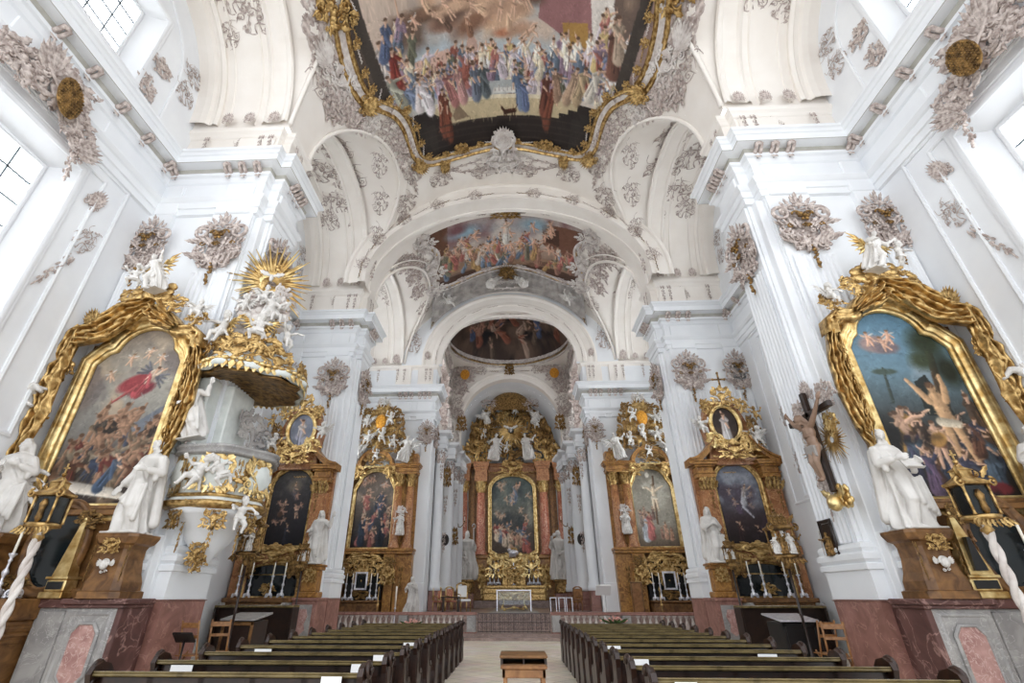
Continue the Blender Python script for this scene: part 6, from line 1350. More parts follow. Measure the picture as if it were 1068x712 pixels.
def guild_pole(loc, z0, h, label, style, pole_top_r=.05, w=.5, rz=0.):
    """processional lantern or little shrine carried on a tall pole; style: glass, tiers"""
    t = thing('procession_pole', label, 'processional pole', (*loc, 0), rz)
    pm = MB(); n = 60; zz = np.linspace(0, z0, n)
    if style == 'glass':
        a = zz * 9; pm.tube(np.stack([.035 * np.cos(a), .035 * np.sin(a), zz], 1), .05, 8); pm.tube(np.stack([-.035 * np.cos(a), -.035 * np.sin(a), zz], 1), .05, 8); pm.lathe([(.12, 0), (.1, .05), (.05, .1), (.04, .12)], 12)
    else: pm.lathe([(.1, 0), (.09, .05), (.035, .08), (.03, z0 * .5), (.045, z0 * .5 + .03), (.03, z0 * .5 + .08), (.03, z0)], 10)
    pm.build('pole', 'stucco_light' if style == 'glass' else 'dark_wood', t)
    g = MB(); g.lathe([(.05, z0 - .25), (.1, z0 - .18), (.07, z0 - .1), (.16, z0 - .02), (w * .5, z0), (w * .52, z0 + .05), (w * .48, z0 + .07)], 8)
    hb = h * .52; top = z0 + .07 + hb
    for q in (-1, 1):
        for q2 in (-1, 1): g.lathe([(.03, z0 + .07), (.022, z0 + .12), (.022, top - .08), (.035, top)], 8, (q * w * .4, q2 * w * .3, 0))
    g.box(-w * .5, w * .5, -w * .4, w * .4, top, top + .06, .015)
    V = np.array([[(q * a * w, q2 * a * w * .8, top + .06 + zz2 * h) for q, q2 in ((-1, -1), (1, -1), (1, 1), (-1, 1))] for a, zz2 in ((.44, 0), (.3, .06), (.22, .1), (.22, .2), (.27, .21), (.12, .27), (.05, .33), (.01, .35))]); g.grid(V, False, True, False)
    ft = top + .06 + h * .35; g.blob((0, 0, ft + .03), .045); g.box(-.012, .012, -.01, .01, ft + .05, ft + .25); g.box(-.06, .06, -.01, .01, ft + .15, ft + .175)
    g.M = west(0, z0, 0)
    for q in (-1, 1):
        g.scroll(q * w * .5, hb + .1, w * .16, PI / 2, 1.2, -q, .3, w * .35); g.scroll(q * w * .42, -.05, w * .15, -PI / 2, 1.2, q, .3, w * .3); g.leaf(q * w * .3, hb + .15, PI / 2 - q * .5, w * .5, .1, w * .3); g.scroll(q * w * .26, hb + h * .25, w * .1, PI / 2, 1.1, -q, .3, w * .2)
    for i in range(8): a = random.Random(i).uniform; g.leaf((i - 3.5) * w * .12, 0, -PI / 2 + (i - 3.5) * .2, .16, .07, w * .4, .4)
    g.build('lantern_frame' if style == 'glass' else 'shrine', 'gold' if style == 'glass' else 'gold_dark', t)
    if style == 'glass':
        p = MB(); p.box(-w * .36, w * .36, -w * .27, w * .27, z0 + .09, top - .02); p.build('pane', 'dark_glass', t)
        c = MB(); c.lathe([(.03, z0 + .08), (.06, z0 + .15), (.045, z0 + .3), (.07, z0 + .4), (.03, z0 + .5)], 8, (0, -w * .29, 0)); c.build('figurine', 'gold_dark', t)
    else:
        for i in range(5): link('figurine', (FIG_GOLD if i % 3 else SAINTS)['staff' if i % 2 else 'raised'], t, loc=((i - 2) * w * .18, -w * .28 - .05 * (i % 2), z0 + .08), scale=(hb * .8,) * 3)
        for i in range(3): link('figurine', FIG_GOLD['young'], t, loc=((i - 1) * w * .2, -w * .2, top + .06), scale=(hb * .55,) * 3)
    return t
guild_pole((-8.85, 9.15), 2.85, .95, 'gold glazed processional lantern on a twisted pale pole before the left big altar', 'glass', w=.55)
guild_pole((8.45, 9.3), 2.9, 1.0, 'gold glazed processional lantern on a twisted pale pole before the right big altar', 'glass', w=.55)
guild_pole((-10.3, 9.2), 2.3, .9, 'second gilded lantern pole close to the left picture edge', 'glass', w=.45)
# ======== altars on the second piers
cols2 = {-1: pic_dark(51), 1: pic_sky_dark(52)}
for s in (-1, 1):
    nm = SIDE[s]; M = MIR[s]; MW = lambda d: (np.eye(4) if M is None else M) @ west(0, 0, d)
    A = thing('side_altar', {-1: 'ochre marble altar with a grey oval picture above a dark arched painting, behind the pulpit', 1: 'ochre marble altar with an oval portrait and a cross above a stormy arched painting'}[s], 'altar', (s * 9.5, 20.4, 0))
    cx = -9.48
    out = archline(cx - .88, cx + .88, 3.52, 5.8, 6.66, 22)
    canvas_obj('altar_painting', [(s * -x, z) for x, z in out], cols2[s], .03, lambda u, v: np.stack([u, 0 * u + 20.72, v], 1), A)
    f = MB(MW(20.7), A); f.mould(out, frp(.9)); f.build('frame', 'gold', A)
    el = arc(cx, 8.38, .55, .74, 0, 2 * PI, 40)[:-1]
    canvas_obj('oval_painting', [(s * -x, z) for x, z in el], pic_portrait(60 + s, s > 0), .03, lambda u, v: np.stack([u, 0 * u + 20.45, v], 1), A)
    f = MB(MW(20.42), A); f.mould(el, frp(.75)); f.build('oval_frame', 'gold_bright', A)
    b = MB(M, A); b.box(-11.25, -7.75, 20.74, 21.0, 1.65, 6.6); 
    for x in (-8.15, -10.82): b.box(x - .3, x + .3, 20.4, 20.9, 3.4, 5.6, .02); b.box(x - .36, x + .36, 20.3, 20.9, 3.1, 3.42, .02); b.box(x - .32, x + .32, 20.36, 20.9, 1.65, 3.1, .02)
    b.M = MW(20.75); b.prism([(cx - 1.0, 6.6), (cx + 1.0, 6.6), (cx + .85, 7.4), (cx + 1.0, 8.3), (cx + .7, 9.2), (cx + .45, 9.45), (cx - .45, 9.45), (cx - .7, 9.2), (cx - 1.0, 8.3), (cx - .85, 7.4)], -.1, .28)
    b.build('retable', 'ochre_red', A)
    for x in (-8.15, -10.82): p = MB(M, A); entab(p, x - .36, x + .36, 20.3, 6.05, 6.75, .6); p.build('entablature', 'ochre', A)
    for q, x0 in ((1, -8.15), (-1, -10.82)):
        p = MB(MW(20.2), A)   # concave broken pediments swinging up to the oval
        t = np.linspace(0, 1, 12); up = np.stack([x0 + q * (.62 - 1.25 * t), 6.75 + .95 * t ** 1.8], 1); lo = up - np.stack([0 * t, .22 + .0 * t], 1)
        p.prism(np.vstack([up, lo[::-1]]), -.65, .05); up2 = up + (0, .07); p.prism(np.vstack([up2, (up2 - (0, .09))[::-1]]), -.65, .14); p.build('pediment', 'ochre', A)
    for x in (-8.15, -10.82):
        g = MB(M, A)
        for i in range(5): g.M = MW(20.36); g.leaf(x + (i - 2) * .12, 5.5, PI / 2 - (i - 2) * .15, .45, .16, 0, .5); g.scroll(x + (i - 2) * .13, 5.98, .09, PI / 2, 1.1, 1 if i > 2 else -1, .3, .03)
        g.build('capital', 'gold', A)
    for x, z, k, m, a, c in ((cx, 9.55, 'crest', 'gold', 1.0, .9), (cx + .75, 9.1, 'mass', 'gold', .6, .7), (cx - .75, 9.1, 'mass', 'gold', .6, .7), (cx, 7.15, 'crest', 'gold', 1.3, .8), (cx + .7, 7.6, 'mass', 'gold_bright', .8, .7), (cx - .75, 7.5, 'mass', 'gold', .9, .9), (cx + 1.0, 8.3, 'scrollband', 'gold', .5, .4), (cx - 1.0, 8.2, 'mass', 'gold_dark', .5, .9), (cx, 6.85, 'scrollband', 'gold', 1.9, .5), (-8.15, 5.1, 'drop', 'gold_dark', .3, .7), (-10.82, 5.1, 'drop', 'gold_dark', .3, .7), (cx, 3.2, 'crest', 'gold', 1.9, .7), (cx + .95, 2.8, 'spray', 'gold_dark', .8, 1.0), (cx - .95, 2.8, 'spray', 'gold_dark', .8, 1.0), (cx + 1.2, 2.2, 'drop', 'gold_dark', .4, 1.1), (cx - 1.2, 2.2, 'drop', 'gold_dark', .4, 1.1), (cx, 1.95, 'mass', 'gold', .6, .4), (cx + .45, 6.2, 'scrollband', 'gold', .5, .3)): put(A, k, m, s * -x, 20.15, z, a, c, 0, .45)
    pfig(A, PUTTI[1], s * (-cx - 1.2), 20.0, 7.75, .85, .3 * s, 0, WING_W); pfig(A, PUTTI[2], s * (-cx + 1.0), 20.0, 7.25, .85, -.3 * s, 0, WING_W); pfig(A, PUTTI_GOLD[1], s * (-cx + 1.2), 20.0, 8.3, .7, 0); pfig(A, PUTTI_GOLD[0], s * (-cx - .9), 20.0, 8.75, .6, 0); pfig(A, PUTTI[5], s * (-cx + .9), 19.9, 3.5, .7, 0)
    if s > 0:
        c = MB(None, A); c.box(9.5, 9.57, 20.1, 20.17, 9.95, 10.65, .015); c.box(9.3, 9.77, 20.1, 20.17, 10.33, 10.4, .015)
        for x, z in ((9.535, 10.68), (9.27, 10.365), (9.8, 10.365)): c.blob((x, 20.13, z), .06)
        c.build('cross', 'gold_dark', A)
    else: pfig(A, PUTTI_GOLD[2], -9.6, 20.1, 9.75, .6)
    sh = MB(MW(20.5), A); o2 = archline(cx - 1.05, cx + 1.05, 1.7, 2.45, 2.8, 12); sh.prism(o2, -.05, .1); sh.build('glass_shrine', 'dark_glass', A)
    sf = MB(MW(20.4), A); sf.mould(o2, [(0, 0), (0, .08), (.06, .1), (.1, 0)]); sf.tube([(cx - 1.05, 2.45, .03), (cx + 1.05, 2.45, .03)], .02, 6); sf.tube([(cx, 1.7, .03), (cx, 2.8, .03)], .015, 6); sf.build('shrine_frame', 'gold', A)
    m = MB(M, A); m.box(-10.9, -8.3, 19.6, 20.7, 1.5, 1.65, .02); m.box(-10.8, -8.4, 19.75, 20.7, .28, 1.5, .03); m.box(-10.95, -8.3, 19.55, 20.7, .1, .28, .02); m.box(-10.85, -8.35, 19.68, 20.7, 1.36, 1.5, .02); m.build('altar_table', 'brown_wood', A)
    
    for xa in (-8.5, -10.9): sd = MB(M, A); sd.box(xa, xa + .16, 19.4, 20.6, .2, 1.5, .03); sd.box(xa - .1, xa + .18, 19.35, 20.6, .05, .2, .02); sd.M = MW(19.42); sd.scroll(xa + .08, 1.3, .12, PI / 2, 1.2, 1, .4); sd.scroll(xa + .08, .4, .14, -PI / 2, 1.2, 1, .4); sd.build('marble_console', 'grey_marble', A)
    ps = MB(M, A); ps.box(-8.3, -7.35, 19.9, 21.0, 0, 1.6, .02); ps.box(-8.35, -7.3, 19.84, 21.0, 1.55, 1.65, .015); ps.box(-8.35, -7.3, 19.86, 21, 0, .15, .02); ps.build('marble_plinth', 'red_marble', A)
    pi = MB(MW(19.9), A); pi.prism([(-8.18, .35), (-7.5, .35), (-7.5, 1.42), (-8.18, 1.42)], -.01, .012); pi.build('plinth_panel', 'grey_marble', A)
    pc = MB(MW(19.885), A); pc.prism([(-8.02, .6), (-7.84, .46), (-7.66, .6), (-7.72, .8), (-7.62, 1.05), (-7.7, 1.28), (-7.98, 1.28), (-8.06, 1.05), (-7.96, .8)], 0, .03); pc.build('marble_inlay', 'cartouche_red', A)
    for i, x in enumerate((8.75, 9.2, 10.05, 10.5)): candlestick((s * x, 19.85, 1.65), 1.2, f'silver candlestick on the {nm} oval-picture altar, ' + ('first', 'second', 'third', 'fourth')[i] + ' from the aisle side', 'silver candlesticks before the glazed shrines')
    pe = thing('pedestal', f'ochre and gold statue pedestal at the {nm} oval-picture altar', 'pedestal', (s * 7.8, 20.2, 1.65))
    q = MB(M, pe); q.box(-8.25, -7.4, 19.9, 20.5, 1.65, 1.85, .03); q.box(-8.12, -7.52, 20, 20.5, 1.85, 2.6, .03); q.box(-8.22, -7.42, 19.92, 20.5, 2.6, 2.72, .02); q.box(-8.28, -7.36, 19.86, 20.5, 2.72, 2.8, .02); q.build('body', 'ochre', pe); put(pe, 'crest', 'gold', s * 7.8, 19.92, 2.4, .5, .5, 0, .2)
    figure(SAINTS['raised' if s < 0 else 'young'], 'statue', {-1: 'white statue with one raised arm on the ochre pedestal left of the white pier', 1: 'white statue with folded hands and fluttering mantle on the ochre pedestal by the pier'}[s], 'statue', (s * 7.8, 20.1, 2.8), 2.0, .2 * s)
guild_pole((-6.92, 13.3), 2.65, 1.25, 'dark guild pole with a tiered gilded shrine beneath the pulpit', 'tiers', w=.6)
guild_pole((6.95, 13.4), 2.55, 1.15, 'dark guild pole with a tiered shrine of small figures beside the white wall', 'tiers', w=.6)
guild_pole((7.6, 18.4), 2.75, .7, 'slim guild pole before the altar with the stormy arched painting', 'tiers', w=.35)
guild_pole((-7.6, 18.6), 2.75, .7, 'slim guild pole before the altar with the dark arched painting', 'tiers', w=.35)
guild_pole((-9.75, 29.6), 2.75, .9, 'small gilded guild pole left of the altar with the crowded painting', 'tiers', w=.5)
guild_pole((10.2, 29.6), 2.85, .9, 'small gilded guild pole right of the altar with the crucifixion painting', 'tiers', w=.5)
# ======== altars beside the chancel arch
pic3 = {-1: pic_group(71), 1: pic_cross(72)}
for s in (-1, 1):
    nm = SIDE[s]; M = MIR[s]; MW = lambda d: (np.eye(4) if M is None else M) @ west(0, 0, d); cx = -8.72
    A = thing('side_altar', {-1: 'ochre columned altar with a crowded dark painting, beside the chancel arch', 1: 'ochre columned altar with a pale crucifixion painting, beside the chancel arch'}[s], 'altar', (s * 8.7, 30.6, .9))
    out = np.vstack([[(cx - 1.22, 4.28), (cx + 1.22, 4.28), (cx + 1.22, 7.7), (cx + 1.05, 8.05)], arc(cx, 8.15, .95, .7, .05, PI - .05, 14), [(cx - 1.05, 8.05), (cx - 1.22, 7.7)]])
    canvas_obj('altar_painting', [(s * -x, z) for x, z in out], pic3[s], .042, lambda u, v: np.stack([u, 0 * u + 30.82, v], 1), A)
    f = MB(MW(30.78), A); f.mould(out, frp(1.1)); f.build('frame', 'gold_bright', A)
    b = MB(M, A); b.box(-10.95, -6.0, 30.84, 31.0, .9, 9.2); b.box(-6.95, -5.95, 30.3, 31, .9, 3.9, .03); b.box(-7.6, -6.9, 30.1, 31, 2.4, 3.9, .03); b.box(-10.9, -9.95, 30.2, 31, .9, 3.9, .03); b.box(-10.95, -5.9, 30.05, 31, 3.9, 4.05, .02); b.box(-10.95, -5.85, 29.98, 31, 4.05, 4.2, .02); b.box(-7.5, -7.0, 30.25, 31, .9, 2.4, .03)
    for x in (-6.45,): b.box(x - .45, x + .45, 30.25, 31, 9.2, 9.9, .05); b.M = MW(30.3); b.scroll(x - .1, 10.0, .42, PI / 2, 1.2, 1, .4, .0); b.M = M
    b.build('retable', 'ochre', A)
    for x, y, r in ((-7.12, 30.3, .27), (-6.4, 30.5, .26), (-10.45, 30.35, .27)):
        sh = MB(M, A); cp = MB(M, A); column(sh, cp, x, y, 4.2, 8.55, r, .75); o = sh.build('column', 'ochre_red', A); cp.build('capital', 'gold', o)
    for xa, xb in ((-7.55, -5.95), (-10.9, -10.05)): e = MB(M, A); entab(e, xa, xb, 30.1, 8.55, 9.2, .9); e.build('entablature', 'ochre', A)
    e = MB(MW(30.2), A); t = arc(cx, 9.15, 1.15, 1.0, -.05, PI + .05, 20); t2 = arc(cx, 9.1, .95, .78, -.05, PI + .05, 20); e.prism(np.vstack([t, t2[::-1]]), -.6, .25); e.build('pediment', 'ochre', A)
    for x, z, k, m, a, c in ((cx, 9.0, 'scrollband', 'gold_bright', 2.4, .9), (cx + 1.0, 8.7, 'mass', 'gold', .8, .9), (cx - 1.0, 8.7, 'mass', 'gold', .8, .9), (cx, 9.5, 'mass', 'gold_dark', 1.5, .8), (cx + .1, 10.5, 'mass', 'gold_dark', 2.6, 1.2), (cx + .15, 11.6, 'mass', 'gold', 2.2, 2.4), (cx + .15, 12.8, 'spray', 'gold', 1.4, 1.4), (cx + 1.25, 11.6, 'crest', 'gold_dark', 1.0, 1.4), (cx - 1.15, 11.6, 'crest', 'gold_dark', 1.0, 1.4), (cx + .15, 13.2, 'mass', 'stucco_light', 1.0, 1.0), (cx + .9, 12.6, 'mass', 'gold_dark', 1.1, 1.0), (cx - .7, 12.5, 'mass', 'gold_dark', 1.1, 1.0), (cx + 1.4, 10.6, 'mass', 'gold_dark', 1.1, 1.4), (cx - 1.3, 10.6, 'mass', 'gold_dark', 1.1, 1.4), (cx, 3.6, 'mass', 'gold', 2.0, .8), (cx - .9, 3.2, 'crest', 'gold', 1.0, 1.0), (cx + .9, 3.2, 'crest', 'gold', 1.0, 1.0), (cx, 2.9, 'spray', 'gold', 1.4, 1.4), (cx, 1.8, 'mass', 'gold_dark', 1.1, .5), (-7.25, 2.75, 'crest', 'gold', .9, 1.0), (-7.2, 3.5, 'mass', 'gold_dark', .7, .5), (-6.5, 2.6, 'drop', 'gold_dark', .5, 1.2), (-10.4, 2.9, 'mass', 'gold', .9, 1.2), (-6.42, 9.5, 'drop', 'gold', .6, 1.0), (-7.12, 7.2, 'drop', 'gold', .35, .7), (-6.75, 6.3, 'mass', 'stucco_light', .6, .6)): put(A, k, m, s * -x, 30.0, z, a, c, 0, .6)
    ovl = MB(MW(29.7), A); ovl.blob((cx + .15, 11.9, 0), (.36, .5, .12), k=14); ovl.build('amber_oval', 'amber', A)
    for i, (x, z, h, y) in enumerate(((cx + .75, 11.6, 1.0, 29.7), (cx - .75, 11.4, 1.0, 29.7), (cx + .3, 10.4, 1.1, 29.7), (cx - .6, 10.3, 1.0, 29.7), (cx + 1.1, 10.0, 1.0, 29.7), (cx - 1.1, 9.4, 1.1, 29.6), (cx, 9.35, .8, 29.9), (cx - 1.5, 9.3, 1.1, 29.6), (-6.75, 4.9, .8, 29.9), (cx + .2, 12.9, .8, 29.8))): pfig(A, PUTTI[i % 6], s * -x, y, z, h, .3 * (-1) ** i, 0, WING_W if i % 2 else None)
    pfig(A, SAINTS['kneel'], s * 6.95, 29.8, 9.25, 1.7, .4 * s, 0, WING_W, -.25 * s, 'angel'); pfig(A, SAINTS['kneel'], s * 10.3, 29.8, 9.2, 1.4, -.4 * s, 0, WING_W, .25 * s, 'angel')
    pfig(A, SAINTS['staff'], s * 6.75, 29.95, 4.9, 1.3, 0, 0, None, 0, 'figurine')
    n = MB(M, A); n.box(-9.8, -7.65, 30.5, 30.9, 1.5, 3.5, .02); n.build('dark_niche', 'black', A)
    t = MB(M, A); t.box(-9.95, -7.5, 29.5, 30.8, 1.4, 1.5, .02); t.box(-9.85, -7.6, 29.65, 30.8, .9, 1.4, .04); t.build('altar_table', 'brown_wood', A)
    pf = MB(MW(29.9), A); pf.mould([(cx - .28, 2.1), (cx + .28, 2.1), (cx + .28, 2.85), (cx - .28, 2.85)], frp(.4)); pf.build('picture_frame', 'silver', A); pp = MB(MW(29.92), A); pp.prism([(cx - .28, 2.1), (cx + .28, 2.1), (cx + .28, 2.85), (cx - .28, 2.85)], -.03, 0); pp.build('small_picture', 'dark_glass', A)
    for i, x in enumerate((9.5, 9.15, 8.1, 7.75)): candlestick((s * x, 29.75, 1.5), 1.35, f'silver candlestick on the {"crowded" if s < 0 else "crucifixion"} painting altar, ' + ('outermost', 'second from outside', 'third from outside', 'innermost')[i], 'silver candlesticks by the chancel arch')
    figure(SAINTS['madonna' if s < 0 else 'monk'], 'statue', 'x', 'statue', (s * 5.62, 29.4, .9), 1.75, .2 * s) if s < 0 else None
# ======== high altar
H = thing('high_altar', 'gilded high altar with pink marble columns and an arched painting, end of the chancel', 'altar', (0, 46, 1.38))
out = archline(-1.95, 1.95, 4.9, 10.6, 11.8, 20); out = np.vstack([[(-1.95, 5.3), (-1.2, 4.9), (1.2, 4.9), (1.95, 5.3)], out[2:]])
canvas_obj('altar_painting', out, pic_high(), .06, lambda u, v: np.stack([u, 0 * u + 45.95, v], 1), H)
f = MB(west(0, 0, 45.9), H); f.mould(out, frp(1.8)); f.build('frame', 'gold_bright', H)
b = MB(None, H); b.box(-5.0, 5.0, 46.2, 46.8, 1.4, 12.8); 
for x in (-3.0, -4.5, 3.0, 4.5): b.box(x - .75, x + .75, 45.2, 46.5, 1.4, 4.6, .05); b.box(x - .82, x + .82, 45.1, 46.5, 4.6, 4.9, .04)
for x in (-3.7, 3.7): b.box(x - .2, x + .2, 45.9, 46.4, 4.9, 11.4, .03)
b.build('retable', 'ochre', H)
for x, y in ((-2.9, 45.5), (-4.55, 45.3), (2.9, 45.5), (4.55, 45.3)):
    sh = MB(None, H); cp = MB(None, H); column(sh, cp, x, y, 4.9, 11.2, .42, 1.0); o = sh.build('column', 'pink_marble', H); cp.build('capital', 'gold_bright', o)
for x, y in ((-2.9, 45.0), (-4.55, 44.8), (2.9, 45.0), (4.55, 44.8)): e = MB(None, H); entab(e, x - .6, x + .6, y, 11.2, 13.0, 1.2); e.build('entablature', 'ochre_red', H)
e = MB(None, H); entab(e, -2.3, 2.3, 45.8, 12.2, 13.0, .5); e.build('entablature', 'ochre_red', H)
rng = random.Random(9)
gl = [(0, 19.0, 'mass', 4.2, 1.8), (0, 19.6, 'crest', 3.0, 2.0), (0, 18.2, 'scrollband', 4.6, 1.6), (0, 20.0, 'spray', 1.6, 1.4), (-1.9, 17.2, 'mass', 2.2, 2.6), (1.9, 17.2, 'mass', 2.2, 2.6), (-2.9, 15.6, 'mass', 2.2, 3.0), (2.9, 15.6, 'mass', 2.2, 3.0), (-3.3, 14, 'crest', 2.4, 2.4), (3.3, 14, 'crest', 2.4, 2.4), (0, 12.4, 'crest', 2.2, 1.4), (-1.4, 12.0, 'scrollband', 1.6, .8), (1.4, 12.0, 'scrollband', 1.6, .8), (0, 14.0, 'mass', 3.0, 2.4), (0, 17.4, 'mass', 3.0, 1.6), (-4.3, 13.6, 'crest', 1.6, 1.8), (4.3, 13.6, 'crest', 1.6, 1.8), (-1.2, 15.0, 'mass', 1.8, 2.0), (1.2, 15.0, 'mass', 1.8, 2.0)]
for x, z, k, a, c in gl: put(H, k, 'gold_dark' if k == 'mass' else 'gold', x, 45.3 if abs(x) < 2 else 45.0, z, a, c, rng.uniform(-.2, .2), 1.2)
put(H, 'rays', 'gold', 0, 44.9, 16.0, 4.6, 4.2, 0, 1.); bd = MB(west(0, 16, 44.6), H); bd.blob((0, 0, 0), (.12, .3, .12)); [bd.leaf(0, .1, PI / 2 - q * 1.2, .8, .3, 0, .1) for q in (-1, 1)]; bd.build('dove', 'statue', H)
ds = MB(None, H)
for q in (-1, 1): drape(ds, [(q * 1.6, 45.6, 18.6), (q * 2.9, 45.3, 17.2), (q * 3.5, 45.1, 15.4), (q * 3.6, 45.1, 13.6)], [.3, .5, .6, .4], (1, 0, .3), 5, .14, seed=5)
V = np.array([[(1.9 * r * math.cos(a), 45.2 - .9 * r * math.sin(a), z) for a in np.linspace(0, PI, 17)] for z, r in ((17.9, 1.25), (18.2, 1.2), (18.5, 1.0), (19.0, 1.05), (19.6, .8), (20.2, .35), (20.5, .1))]); ds.grid(V)
ds.build('baldachin', 'gold_dark', H)
for i in range(12): pfig(H, (PUTTI_GOLD[i % 3] if i % 3 else PUTTI[i % 6]), rng.uniform(-3, 3), 44.6, rng.uniform(13.3, 18), 1.1, rng.uniform(-.5, .5), 0, WING_G if i % 2 else None)
for q in (-1, 1): pfig(H, SAINTS['kneel'], q * 1.75, 44.4, 13.0, 2.5, .5 * q, 0, None, -.2 * q, 'angel'); pfig(H, SAINTS['young'], q * 2.2, 44.6, 16.6, 1.5, .3, 0, WING_W, q * .4, 'angel')
t = MB(None, H); t.box(-2.6, 2.6, 44.0, 45.6, 1.4, 2.3, .05); t.box(-2.75, 2.75, 43.85, 45.6, 2.3, 2.5, .03); t.box(-1.0, 1.0, 44.7, 45.6, 2.5, 4.4, .05); t.box(-.55, .55, 44.4, 45, 2.5, 3.6, .05); t.build('altar_table', 'gold', H)
for x, z, k, a, c in ((0, 4.4, 'crest', 2.0, 1.2), (-1.5, 3.9, 'crest', 1.6, 1.8), (1.5, 3.9, 'crest', 1.6, 1.8), (0, 3.3, 'mass', 1.4, 1.4), (0, 1.9, 'crest', 2.0, .8), (-1.8, 1.9, 'scrollband', 1.4, .6), (1.8, 1.9, 'scrollband', 1.4, .6), (-2.7, 3.2, 'mass', 1.0, 1.8), (2.7, 3.2, 'mass', 1.0, 1.8), (-2.6, 2.2, 'drop', .9, 1.6), (2.6, 2.2, 'drop', .9, 1.6), (0, 5.1, 'spray', 1.2, .9), (-1.2, 4.9, 'scrollband', 1.4, .6), (1.2, 4.9, 'scrollband', 1.4, .6)): put(H, k, 'gold_bright' if k == 'crest' else 'gold', x, 43.9 if z < 4 else 44.5, z, a, c, 0, .7)
lm = MB(None, H); lm.M = trans(0, 44.3, 5.0); lm.blob((0, 0, 0), (.45, .2, .25), k=10); lm.blob((-.35, -.05, .2), (.18, .14, .14)); [lm.blob((.12 * i - .3, -.05, -.2), (.05, .05, .18)) for i in range(5)]; lm.build('lamb', 'silver', H)
for i, x in enumerate((-2.0, -1.65, -1.3, 1.3, 1.65, 2.0)): candlestick((x, 43.95, 2.5), 1.9, 'silver candlestick on the gilded high altar table, ' + ('first', 'second', 'third', 'fourth', 'fifth', 'sixth')[i] + ' from the left', 'silver candlesticks on the high altar')
xc = thing('altar_cross', 'silver cross in front of the gilded tabernacle', 'cross', (0, 43.95, 2.5)); m = MB(None, xc); m.lathe([(.2, 2.5), (.12, 2.6), (.04, 2.7), (.04, 3.0)], 10, (0, 43.95, 0)); m.box(-.035, .035, 43.92, 43.98, 3.0, 4.2, .01); m.box(-.3, .3, 43.92, 43.98, 3.75, 3.82, .01); m.build('cross', 'silver', xc)
for s in (-1, 1):
    nm = SIDE[s]
    pe = thing('pedestal', f'marble and gold corner pedestal carrying two statues on the {nm} of the high altar', 'pedestal', (s * 3.95, 41.8, .9))
    q = MB(None, pe); q.box(s * 3.95 - .75, s * 3.95 + .75, 41.3, 42.6, .9, 1.9, .04); q.build('body', 'red_marble', pe)
    q = MB(None, pe); q.box(s * 3.95 - .68, s * 3.95 + .68, 41.35, 42.6, 1.9, 2.7, .08); q.box(s * 3.95 - .78, s * 3.95 + .78, 41.25, 42.6, 2.7, 2.85, .03); q.build('gilded_block', 'gold_dark', pe); put(pe, 'crest', 'gold', s * 3.95, 41.3, 2.3, 1.0, .8)
    figure(SAINTS['bishop'], 'statue', f'tall white bishop statue with crozier, {nm} of the high altar', 'statue', (s * 3.75, 42.2, 2.85), 3.6, .35 * s); figure(SAINTS['turned' if s < 0 else 'staff'], 'statue', f'lower white bearded statue at the front of the {nm} pair beside the high altar', 'statue', (s * 4.25, 41.6, 2.85), 2.5, .2 * s)
for o in bpy.data.objects:
    if o.get('label') == 'x': o['label'] = 'white veiled statue holding a child, standing behind the communion rail'
# ------------------------------------------------------------------ the pulpit on the first left pier
PC = (-7.12, 11.72)
U = thing('pulpit', 'white and gold pulpit with a scalloped canopy and gilded sunburst on the first left pier', 'pulpit', (PC[0], PC[1], 2.3))
def pl(mb, prof, k=48, wob=None): mb.lathe(prof, k, (PC[0], PC[1], 0), wob=wob)
lob = lambda a, z: 1 + .045 * np.cos(6 * a + .5)
b = MB(None, U); pl(b, [(1.0, 3.5), (1.08, 3.62), (1.0, 3.72), (1.06, 3.9), (1.13, 4.15), (1.1, 4.45), (1.04, 4.62), (1.06, 4.66)], wob=lob); b.build('basket', 'teal_grey', U)
r = MB(None, U); pl(r, [(1.0, 4.64), (1.16, 4.66), (1.2, 4.7), (1.16, 4.76), (1.22, 4.8), (1.22, 4.86), (1.0, 4.88)], wob=lob); r.build('rim', 'grey_marble', U)
g = MB(None, U); pl(g, [(1.0, 3.44), (1.1, 3.46), (1.18, 3.52), (1.16, 3.6), (1.06, 3.63)], wob=lob); pl(g, [(1.04, 3.7), (1.08, 3.73), (1.04, 3.78)], wob=lob); g.build('gilded_molding', 'gold', U)
c = MB(None, U); pl(c, [(.12, 2.3), (.2, 2.5), (.5, 2.85), (.62, 3.1), (.9, 3.35), (1.05, 3.46)]); c.build('corbel', 'plaster', U)
def onb(k, m, az, rad, z, a, cc, r_=0., dd=.35, n='rocaille_ornament'):   # on the round basket: az 0 faces the viewer, + towards the nave
    put(U, k, m, PC[0] + rad * math.sin(az), PC[1] - rad * math.cos(az), z, a, cc, r_, dd, az, n)
for az in (-.62, .35, 1.25):
    onb('mass', 'gold', az, 1.02, 4.2, .9, .86); onb('crest', 'gold_bright', az, 1.08, 4.22, .85, .95, 0, .25)
    onb('drop', 'gold', az + .45, 1.08, 4.2, .25, .7); onb('scrollband', 'gold', az, 1.12, 3.56, .9, .3); onb('crest', 'gold', az + .2, .95, 3.25, .5, .5); onb('drop', 'gold', az + .2, .7, 2.95, .3, .7)
onb('mass', 'gold', .1, .3, 2.4, .45, .45, 0, .5); onb('crest', 'gold', .1, .4, 2.6, .4, .4)
pfig(U, PUTTI[1], PC[0] - .1, PC[1] - 1.28, 3.75, .95, .1, -.1, None, .5); pfig(U, PUTTI[4], PC[0] + .75, PC[1] - 1.0, 3.9, .8, .6, -.2, None, -.6)
pfig(U, PUTTI[3], PC[0] + .95, PC[1] - .6, 2.95, .8, .8)
